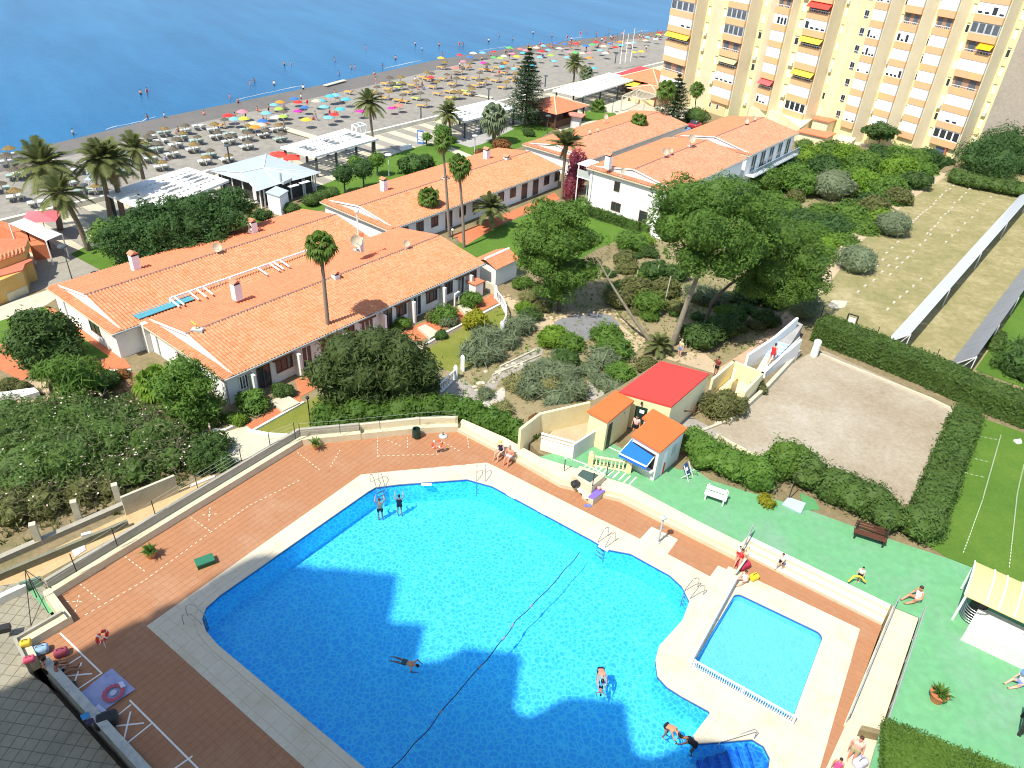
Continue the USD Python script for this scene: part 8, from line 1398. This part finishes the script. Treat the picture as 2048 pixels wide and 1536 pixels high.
t = thing('lifeguard_chair', 'blue and white lifeguard chair on the sand by the left palms', 'chair', A(186, 385, ZB)); part(t, 'seat', B().box((-.4, -.4, 1.5), (.4, .4, 1.6)), m_bluew); part(t, 'back', B().box((-.4, .35, 1.6), (.4, .42, 2.4)), m_bluew)
for x in (-.4, .4):
    for y in (-.5, .5): part(t, 'leg', B().bar((x * 1.3, y, 0), (x * .9, y * .7, 1.5), .08), m_whitep)
t = thing('picket_fence', 'white picket fence between the pavilion canopy and the tiled kiosk', 'fence'); p_, q_ = A(1022, 240, ZG), A(1052, 250, ZG)
for k in range(12): o = L2(p_, q_, k / 11); part(t, 'picket', B().box((-.1, -.05, 0), (.1, .05, 1.2), o=o), m_whitep)
part(t, 'rail', B().bar(p_ + [0, 0, .9], q_ + [0, 0, .9], .1), m_whitep)
solo('stone_bench', 'white stone bench on the lawn edge by the promenade', 'bench', B().box((-.9, -.25, 0), (.9, .25, .45), rotz(yaw_of(UU)), A(812, 298, ZG)), m_wall)
for lab, x0, y0, x1, y1, col in (('blue parked vehicle roof in the alley by the balcony house', 1352, 272, 1372, 264, (.15, .30, .55)), ('dark red parked car in the alley by the balcony house', 1382, 259, 1394, 254, (.35, .03, .05))):
    p_, q_ = A(x0, y0, ZG), A(x1, y1, ZG); e = (q_ - p_); L = np.linalg.norm(e); t = thing('parked_car', lab, 'car', (p_ + q_) / 2, yaw_of(e)); L = min(L, 4.0); m = m3.Manifold.batch_hull([m3.Manifold.sphere(.22, 10).translate((x * (L / 2 - .2), y * .6, z)) for x in (-1, 1) for y in (-1, 1) for z in (.42, .62)]); part(t, 'body', meshkit.arrays(m)[:2], M('car_' + lab.split()[0], col, .05, 2, .25, spec=.6), smooth=40)
    m = m3.Manifold.batch_hull([m3.Manifold.sphere(.12, 8).translate((x, y * .5, z)) for x, z in ((-L * .3, .85), (L * .18, .85), (-L * .2, 1.15), (L * .05, 1.15)) for y in (-1, 1)]); part(t, 'cabin', meshkit.arrays(m)[:2], m_win, smooth=40)
    for x in (-L * .32, L * .32):
        for y in (-.7, .7): part(t, 'wheel', B().tube([(x, y - .08, .28), (x, y + .08, .28)], .28, 10), m_black)
# ------------------------------------------------------------------ people
SK = dict(fair=M('skin_fair', (.62, .36, .25), .06, 6, .55), tan=M('skin_tan', (.50, .25, .14), .06, 6, .55), dark=M('skin_brown', (.33, .16, .09), .06, 6, .55), red=M('skin_sunburnt', (.66, .26, .17), .06, 6, .55)); HR = dict(black=M('hair_black', (.015, .012, .01), .2, 9, .5), brown=M('hair_brown', (.06, .03, .018), .2, 9, .5), grey=M('hair_grey', (.3, .27, .23), .2, 9, .6))
def cl(name, col): return M('cloth_' + name, col, .1, 5, .9)
POSE = dict(
    stand=dict(pe=(0, 0, .93), ch=(0, 0, 1.28), nk=(0, .01, 1.47), hd=(0, .03, 1.60), sh=(.18, 0, 1.40), el=(.25, -.02, 1.13), wr=(.27, .08, .89), hip=(.09, 0, .9), kn=(.1, .03, .49), an=(.1, -.02, .08), L=dict()),
    walk=dict(pe=(0, 0, .92), ch=(0, .03, 1.27), nk=(0, .05, 1.46), hd=(0, .08, 1.59), sh=(.18, .03, 1.39), el=(.24, -.15, 1.14), wr=(.24, -.02, .92), hip=(.09, 0, .9), kn=(.1, .22, .53), an=(.1, .18, .1), L=dict(el=(-.24, .18, 1.14), wr=(-.22, .36, .98), kn=(-.1, -.06, .5), an=(-.1, -.38, .16))),
    sit=dict(pe=(0, 0, .55), ch=(0, .02, .90), nk=(0, .05, 1.09), hd=(0, .09, 1.22), sh=(.18, .04, 1.02), el=(.27, .06, .78), wr=(.2, .28, .64), hip=(.09, .04, .54), kn=(.13, .46, .52), an=(.14, .52, .08), L=dict()),
    ground=dict(pe=(0, 0, .13), ch=(0, -.03, .48), nk=(0, .02, .67), hd=(0, .07, .80), sh=(.17, .0, .60), el=(.25, .08, .36), wr=(.2, .32, .30), hip=(.09, .05, .13), kn=(.14, .44, .32), an=(.13, .80, .07), L=dict(kn=(-.16, .42, .16), an=(-.1, .78, .06))),
    bend=dict(pe=(0, -.25, .86), ch=(0, .10, 1.02), nk=(0, .28, 1.03), hd=(0, .42, .98), sh=(.17, .16, 1.0), el=(.22, .38, .74), wr=(.18, .58, .55), hip=(.09, -.22, .84), kn=(.12, -.12, .45), an=(.12, -.22, .05), L=dict()),
    swim=dict(pe=(0, 0, .02), ch=(0, .34, .05), nk=(0, .53, .07), hd=(0, .67, .08), sh=(.18, .45, .04), el=(.44, .52, -.02), wr=(.34, .78, -.04), hip=(.09, -.05, 0), kn=(.13, -.45, -.05), an=(.2, -.85, -.06), L=dict(an=(-.12, -.88, -.10))),
    hold=dict(pe=(0, 0, .93), ch=(0, .04, 1.28), nk=(0, .06, 1.47), hd=(0, .09, 1.60), sh=(.18, .05, 1.42), el=(.32, .2, 1.5), wr=(.26, .42, 1.62), hip=(.09, 0, .9), kn=(.12, .05, .49), an=(.12, -.02, .1), L=dict()),
    lie=dict(pe=(0, 0, .13), ch=(0, .36, .15), nk=(0, .55, .16), hd=(0, .69, .19), sh=(.18, .46, .14), el=(.34, .28, .1), wr=(.28, .02, .1), hip=(.09, -.05, .12), kn=(.13, -.45, .16), an=(.12, -.86, .08), L=dict()))
def _ball(c, r, n=10): return m3.Manifold.sphere(float(r), n).translate(tuple(map(float, c)))
def _bone(a, ra, b, rb, n=10): return m3.Manifold.batch_hull([_ball(a, ra, n), _ball(b, rb, n)])
def body_mesh(pose, fem=False, fine=True, girth=1.0):
    p = POSE[pose]; q = {k: np.array(v, float) for k, v in p.items() if k != 'L'}; M_ = []; lat = np.array([1., 0, 0]); sp = q['ch'] - q['pe']; sp /= np.linalg.norm(sp); fw = np.cross(sp, lat); fw = -fw if (fw[1] < 0 and pose not in ('swim', 'lie', 'bend')) else fw
    n = 12 if fine else 8; g_ = girth
    M_.append(m3.Manifold.batch_hull([_ball(q['pe'] + lat * s * .085, .098 * g_, n) for s in (-1, 1)] + [_ball((q['pe'] + q['ch']) / 2 + lat * s * .06, .088 * g_, n) for s in (-1, 1)]))
    M_.append(m3.Manifold.batch_hull([_ball((q['pe'] + q['ch']) / 2 + lat * s * .06, .088 * g_, n) for s in (-1, 1)] + [_ball(q['ch'] + lat * s * (.085 if fem else .1), .098 * g_, n) for s in (-1, 1)] + [_ball(q['ch'] + sp * .1 + lat * s * .13, .06, n) for s in (-1, 1)]))
    M_.append(_bone(q['ch'] + sp * .1, .075, q['nk'], .052, n)); M_.append(_bone(q['nk'], .05, q['hd'], .055, n))
    hu = q['hd'] - q['nk']; hu /= np.linalg.norm(hu); hf = np.cross(hu, lat); hf = hf if hf @ np.array([0, 1, .0 if pose not in ('bend',) else -1]) > 0 else -hf
    if pose == 'swim': hf = np.array([0, .3, -.95])
    hc = q['hd'] + hu * .04; M_.append(m3.Manifold.batch_hull([_ball(hc + hu * .045 - hf * .02, .088, n), _ball(hc - hu * .02 + hf * .01, .082, n), _ball(hc - hu * .075 + hf * .045, .045, n)]))
    if fine: M_ += [m3.Manifold.batch_hull([_ball(hc + hf * .095 - hu * .01, .013, 6), _ball(hc + hf * .085 + hu * .03, .01, 6), _ball(hc + hf * .085 - hu * .015 + lat * .012, .01, 6)]), _ball(hc + hf * .09 - hu * .055, .014, 6)] + [_ball(hc + lat * s * .088 - hu * .005, .022, 6) for s in (-1, 1)]
    for s in (1, -1):
        j = {k: (q[k] * [s, 1, 1] if not (s < 0 and k in p['L']) else np.array(p['L'][k], float)) for k in ('sh', 'el', 'wr', 'hip', 'kn', 'an')}
        M_ += [_bone(q['ch'] + sp * .1 + lat * s * .11, .06, j['sh'], .06, n), _bone(j['sh'], .056, j['el'], .042, n), _bone(j['el'], .042, j['wr'], .028, n), _bone(j['hip'], .092 * g_, j['kn'], .06, n), _bone(j['kn'], .06, j['kn'] * .62 + j['an'] * .38, .055, n), _bone(j['kn'] * .62 + j['an'] * .38, .055, j['an'], .036, n)]
        ft = np.array([0, 1, 0.]) if pose not in ('swim', 'lie') else np.array([0, -.8, -.3]); 
        if pose == 'lie': ft = np.array([0, -.3, .8])
        if pose == 'ground': ft = np.array([0, .45, .8])
        M_.append(m3.Manifold.batch_hull([_ball(j['an'] + [0, 0, -.03 if pose in ('stand', 'walk', 'sit', 'bend', 'hold') else 0] - ft * .04, .035, n), _ball(j['an'] + ft * .17 + [0, 0, -.045 if pose in ('stand', 'walk', 'sit', 'bend', 'hold') else 0], .026, n)]))
        d = j['wr'] - j['el']; d /= np.linalg.norm(d); sd = np.cross(d, lat); sd = sd / (np.linalg.norm(sd) + 1e-9); c = j['wr'] + d * .05
        M_.append(m3.Manifold.batch_hull([_ball(c + sd * k * .022 + d * m_, .015, 6) for k in (-1, 1) for m_ in (-.03, .035)]))
        if fine:
            nrm = np.cross(d, sd)
            for k, ln in enumerate((.066, .078, .072, .056)): r0 = c + d * .04 + sd * (-.027 + k * .018); m_ = r0 + d * ln * .55 + nrm * .008; M_ += [_bone(r0, .0095, m_, .009, 6), _bone(m_, .009, m_ + d * ln * .4 + nrm * .022, .0075, 6)]
            M_ += [_bone(c - d * .02 - sd * .025, .011, c + d * .02 - sd * .055, .0095, 6), _bone(c + d * .02 - sd * .055, .0095, c + d * .05 - sd * .05 + nrm * .015, .008, 6)]
    u = m3.Manifold.batch_boolean(M_, m3.OpType.Add)
    if fine: v, f, _ = meshkit.arrays(u.refine_to_length(.045)); m = trimesh.Trimesh(v, f, process=False); trimesh.smoothing.filter_taubin(m, iterations=4)
    else: v, f, _ = meshkit.arrays(u); m = trimesh.Trimesh(v, f, process=False)
    return (np.array(m.vertices), np.array(m.faces)), q, hc, hu, hf, sp, lat
_bm = {}
def person(label, loc, yaw, pose, skin, hair, top=None, bottom=None, scale=1.0, fem=False, girth=1.0, hat=None, long_hair=False, fine=True, tilt=0):
    key = (pose, fem, fine, girth)
    if key not in _bm: _bm[key] = body_mesh(*key)
    (vf, q, hc, hu, hf, sp, lat) = _bm[key]; t = thing('person', label, 'person', loc, yaw - math.pi / 2, None, scale); b = part(t, 'body', vf, SK[skin], smooth=True); n = 12
    hs = [_ball(hc + hu * .06 - hf * .025, .094, n), _ball(hc + hu * .0 - hf * .055, .075, n)] + ([_ball(hc - hu * .16 - hf * .085, .05, n)] if long_hair else []); part(t, 'hair', meshkit.arrays(m3.Manifold.batch_hull(hs))[:2], HR[hair], smooth=True)
    for s in (-1, 1):
        if fine: part(t, 'eye', B().ball(hc + hf * .077 + lat * s * .033 + hu * .015, .011, 1), m_black)
    L = POSE[pose]['L']
    if bottom:
        H = [m3.Manifold.batch_hull([_ball(q['pe'] + lat * s * .088, .107 * girth, n) for s in (-1, 1)] + [_ball(q['pe'] + sp * .07 + lat * s * .07, .1 * girth, n) for s in (-1, 1)])]
        for s in (1, -1): kn = np.array(L['kn'], float) if (s < 0 and 'kn' in L) else q['kn'] * [s, 1, 1]; hp = q['hip'] * [s, 1, 1]; H.append(_bone(hp, .103 * girth, hp * .58 + kn * .42 if not fem else hp * .85 + kn * .15, .088 * girth, n))
        part(t, 'shorts' if not fem else 'bikini_bottom', meshkit.arrays(m3.Manifold.batch_boolean(H, m3.OpType.Add))[:2], bottom, smooth=40)
    if top:
        mid = (q['pe'] + q['ch']) / 2; H = [m3.Manifold.batch_hull([_ball(mid + lat * s * .065, .098 * girth, n) for s in (-1, 1)] + [_ball(q['ch'] + lat * s * .1, .107 * girth, n) for s in (-1, 1)] + [_ball(q['ch'] + sp * .09 + lat * s * .11, .07, n) for s in (-1, 1)])]
        if bottom is top: H.append(m3.Manifold.batch_hull([_ball(mid + lat * s * .065, .098 * girth, n) for s in (-1, 1)] + [_ball(q['pe'] + lat * s * .085, .104 * girth, n) for s in (-1, 1)]))
        elif not fem:
            for s in (1, -1): e = np.array(L['el'], float) if (s < 0 and 'el' in L) else q['el'] * [s, 1, 1]; sh = q['sh'] * [s, 1, 1]; H.append(_bone(sh, .068, sh * .5 + e * .5, .06, n))
        part(t, 'top', meshkit.arrays(m3.Manifold.batch_boolean(H, m3.OpType.Add))[:2], top, smooth=40)
    if hat is not None: R = np.stack([lat, hf, hu], 1); bh = B(); bh.lathe([(0, .19), (.09, .17), (.105, .08), (.2, .06), (.2, .05), (.1, .07)], 14); part(t, 'hat', B().add(bh.v[0] @ R.T + hc, bh.f[0]), hat, smooth=40)
    return t
def face_to(o, px, py, z=0): d = A(px, py, z) - o; return yaw_of(d)
navy, blk, wht, rdc, blu = cl('navy', (.02, .02, .06)), cl('black', (.015, .015, .02)), cl('white', (.75, .74, .72)), cl('red', (.55, .03, .04)), cl('blue', (.15, .25, .5))
sh_ = lambda o, dz: np.array([o[0], o[1], dz])
o = A(1002, 903, .45); person('woman in navy swimsuit and straw hat sitting on the terrace wall', sh_(o, 0), face_to(o, 975, 935), 'sit', 'fair', 'brown', navy, navy, .95, True, 1.15, cl('straw', (.6, .45, .2)))
o = A(1020, 912, .45); person('shirtless man in pale blue shorts sitting on the terrace wall', sh_(o, 0), face_to(o, 1000, 945), 'sit', 'red', 'grey', None, cl('paleblue', (.40, .45, .52)), .97, False, 1.15)
o = A(759, 1004, -.12); person('bather hanging on to the left pool ladder, back turned', sh_(o, -1.5), face_to(o, 758, 970), 'hold', 'tan', 'brown', None, blk, .9)
o = A(798, 996, -.12); person('dark haired bather with both arms up at the pool edge', sh_(o, -1.5), face_to(o, 797, 960), 'hold', 'tan', 'black', blk, blk, .88, True)
o = A(812, 1325, -.14); person('swimmer floating face down in the shaded part of the pool', o, face_to(o, 836, 1334, -.14), 'swim', 'tan', 'black', None, cl('teal', (.03, .09, .12)), .8)
o = A(1202, 1352, -.12); person('sunburnt man standing waist deep and bending over a child in the pool', sh_(o, -.72), face_to(o, 1206, 1385), 'bend', 'red', 'black', None, blk, .92)
o = A(1203, 1372, -.12); person('child ducking in the water in front of the sunburnt man', sh_(o, -.3), face_to(o, 1202, 1395), 'swim', 'red', 'black', None, blk, .5)
o = A(1340, 1462, -.12); person('dark haired bather bending forward in the shallow water by the stairs', sh_(o, -.72), face_to(o, 1362, 1477), 'bend', 'tan', 'black', None, blk, .88, True)
o = A(1381, 1488, -.12); person('second bather in black reaching out at the corner of the pool stairs', sh_(o, -.75), face_to(o, 1355, 1472), 'bend', 'dark', 'black', blk, blk, .85, True)
o = A(1477, 1127); person('woman in red trunks seated at the foot of the white steps', o, face_to(o, 1465, 1150), 'sit', 'red', 'brown', rdc, rdc, .85, True)
o = A(1474, 1118, .3); person('small child in white shirt standing behind the woman in red', o, face_to(o, 1465, 1140), 'stand', 'fair', 'black', wht, rdc, .55)
o = A(1488, 1162); person('child in white sitting with stretched legs at the toddler pool corner', o, face_to(o, 1470, 1172), 'ground', 'fair', 'brown', cl('palepink', (.72, .58, .58)), cl('palepink', (.72, .58, .58)), .85, True)
o = A(1558, 1138, .17); person('boy in dark shorts walking down the white steps', o, face_to(o, 1540, 1150), 'walk', 'fair', 'brown', cl('palegreen', (.6, .68, .62)), blk, .68)
o = A(1715, 1163, ZT); person('boy carrying a yellow float across the green court', o, face_to(o, 1700, 1185, ZT), 'stand', 'fair', 'black', wht, blk, .62)
t = thing('yellow_float', 'bent yellow pool noodle held by the boy on the green court', 'float'); part(t, 'float', B().tube(dense([A(1697, 1163, ZT + .25), A(1708, 1152, ZT + .55), A(1722, 1153, ZT + .6), A(1731, 1164, ZT + .25)], 10), .05, 8), AWN['yellow'], smooth=True)
o = A(1833, 1200, ZT); person('dark haired woman sitting on the green court at the top of the ramp', o, face_to(o, 1805, 1206, ZT), 'ground', 'tan', 'brown', wht, cl('palelilac', (.5, .52, .68)), 1.08, True)
o = A(1700, 1520); person('bald man in pink seen from above at the bottom of the ramp', o, face_to(o, 1690, 1560), 'stand', 'red', 'brown', cl('pinkish', (.70, .42, .36)), cl('khaki', (.4, .35, .2)), .98, False, 1.25)
o = A(1665, 1552); person('child in hot pink at the bottom edge by the ramp', o, face_to(o, 1650, 1600), 'stand', 'tan', 'black', cl('hotpink', (.75, .08, .25)), cl('hotpink', (.75, .08, .25)), .75, True)
o = A(1268, 872, ZT); person('person in pink and white shirt before the green door of the red roofed building', o, face_to(o, 1255, 890, ZT), 'stand', 'tan', 'black', cl('pinkwhite', (.72, .45, .45)), blk, .95)
o = A(1358, 714, ZG); person('blond person in pale top on the sandy path under the pine', o, face_to(o, 1340, 720, ZG), 'stand', 'fair', 'grey', cl('sand', (.62, .48, .3)), blu, .95)
o = A(1430, 752, ZT); person('person in dark red standing behind the red flat roof', o, face_to(o, 1410, 760, ZT), 'stand', 'dark', 'black', cl('maroon', (.20, .03, .03)), blk, .95)
o = A(1541, 726, ZT + .55); person('person in bright red going up the garden stairs', o, face_to(o, 1562, 700, ZT + 1), 'walk', 'tan', 'brown', rdc, rdc, .95)
o = A(2040, 1368, ZT); person('person with blue hat at the right edge of the green court', o, face_to(o, 2010, 1375, ZT), 'ground', 'fair', 'grey', wht, blu, 1.0, False, 1.1, cl('bluehat', (.12, .2, .45)))
o = A(95, 1345); person('dark haired person crouching in the shaded wall corner of the deck', o, face_to(o, 130, 1330), 'ground', 'tan', 'black', blk, blk, 1.0, True)
o = A(120, 1352); person('tanned person sitting next to the bags in the shaded corner', o, face_to(o, 150, 1340), 'ground', 'dark', 'brown', cl('rustcloth', (.3, .12, .07)), blk, .95)
o = A(422, 868, ZG); person('tiny figure in white and red by the stepped path', o, .5, 'stand', 'fair', 'grey', wht, rdc, .5)
# beach crowd: a few simple figures, referenced
def crowd(pose, skin, top, bot, fem): return Proto(lambda: person(None, (0, 0, 0), math.pi / 2, pose, skin, 'black', top, bot, 1, fem, 1.0, None, False, False))
CR_ = [crowd('stand', 'tan', None, navy, False), crowd('stand', 'fair', rdc, rdc, True), crowd('walk', 'dark', None, blu, False), crowd('ground', 'tan', None, rdc, False), crowd('lie', 'fair', blk, blk, True), crowd('ground', 'dark', blu, blu, True), crowd('stand', 'tan', wht, blk, False)]
CN = ['shirtless bather in dark shorts', 'woman in red swimsuit', 'walker in blue shorts', 'sitter in red trunks', 'woman in black lying down', 'woman in blue sitting', 'person in white shirt']
def put_crowd(k, o, lab, grp): CR_[k].put(o, _rs.uniform(0, 6.28), lab, grp, .82)
sea_px = [c1(*q) for q in ((825, 555), (862, 545), (865, 700), (965, 690), (1195, 680), (1465, 500), (1488, 485), (1605, 500), (1665, 385), (1703, 385), (1960, 360), (1775, 525), (1395, 605), (1345, 580), (1985, 440), (430, 790))] + [c2(*q) for q in ((65, 405), (85, 405), (248, 395), (480, 295), (580, 270), (700, 265), (720, 268), (440, 265), (325, 350), (150, 290), (930, 215), (1130, 200), (1240, 215), (1440, 190), (1570, 195), (870, 245), (1010, 235), (1330, 225), (1500, 205))]
for i, (x, y) in enumerate(sea_px): o = A(x, y, ZS); put_crowd((0, 1, 2, 6)[i % 4], o + [0, 0, -.55], f'{CN[(0, 1, 2, 6)[i % 4]]} wading in the shallow sea', 'bathers in the sea')
bp = [c1(*q) for q in ((975, 775), (1050, 800), (1040, 790), (1230, 800), (1545, 735), (1560, 725), (1380, 715), (1440, 700), (1505, 650), (1575, 665), (1665, 625), (1745, 655), (1800, 630), (1835, 700), (1850, 705), (1765, 600), (1905, 590), (1960, 575), (1975, 570), (2010, 600), (1930, 690), (1965, 660), (1665, 770), (740, 945), (715, 930), (780, 1050), (970, 940))] + [c2(*q) for q in ((20, 590), (120, 660), (325, 630), (345, 640), (440, 495), (455, 520), (480, 520), (490, 525), (545, 470), (210, 500), (200, 440), (240, 590), (700, 405), (720, 400), (830, 370), (860, 400), (905, 445), (930, 450), (760, 390), (600, 345), (990, 345), (1015, 400), (1100, 290), (1185, 330), (1260, 360), (1440, 300), (1390, 270), (1480, 270), (1530, 255), (1570, 310), (1640, 290), (1685, 260), (1700, 265), (1740, 245), (1790, 240), (1700, 310), (1790, 300), (1820, 215), (1850, 230), (1580, 260), (1625, 245), (1550, 245), (1340, 265), (1240, 285), (1150, 300), (1080, 320), (650, 480), (1300, 300), (885, 330), (1405, 215), (1650, 200), (1720, 195), (1760, 205))]
g = np.random.default_rng(31); 
for k in range(45): bp.append(c2(g.uniform(950, 1900), 0)); x = bp[-1][0]; f = (x - 1005) / 325; bp[-1] = (x, 102 - 32 * f + g.uniform(-4, 12))
for i, (x, y) in enumerate(bp): k = (3, 0, 5, 4, 1, 3, 2, 6)[i % 8]; put_crowd(k, A(x, y, ZB - .1), f'{CN[k]} on the sand among the parasols', 'people on the beach')
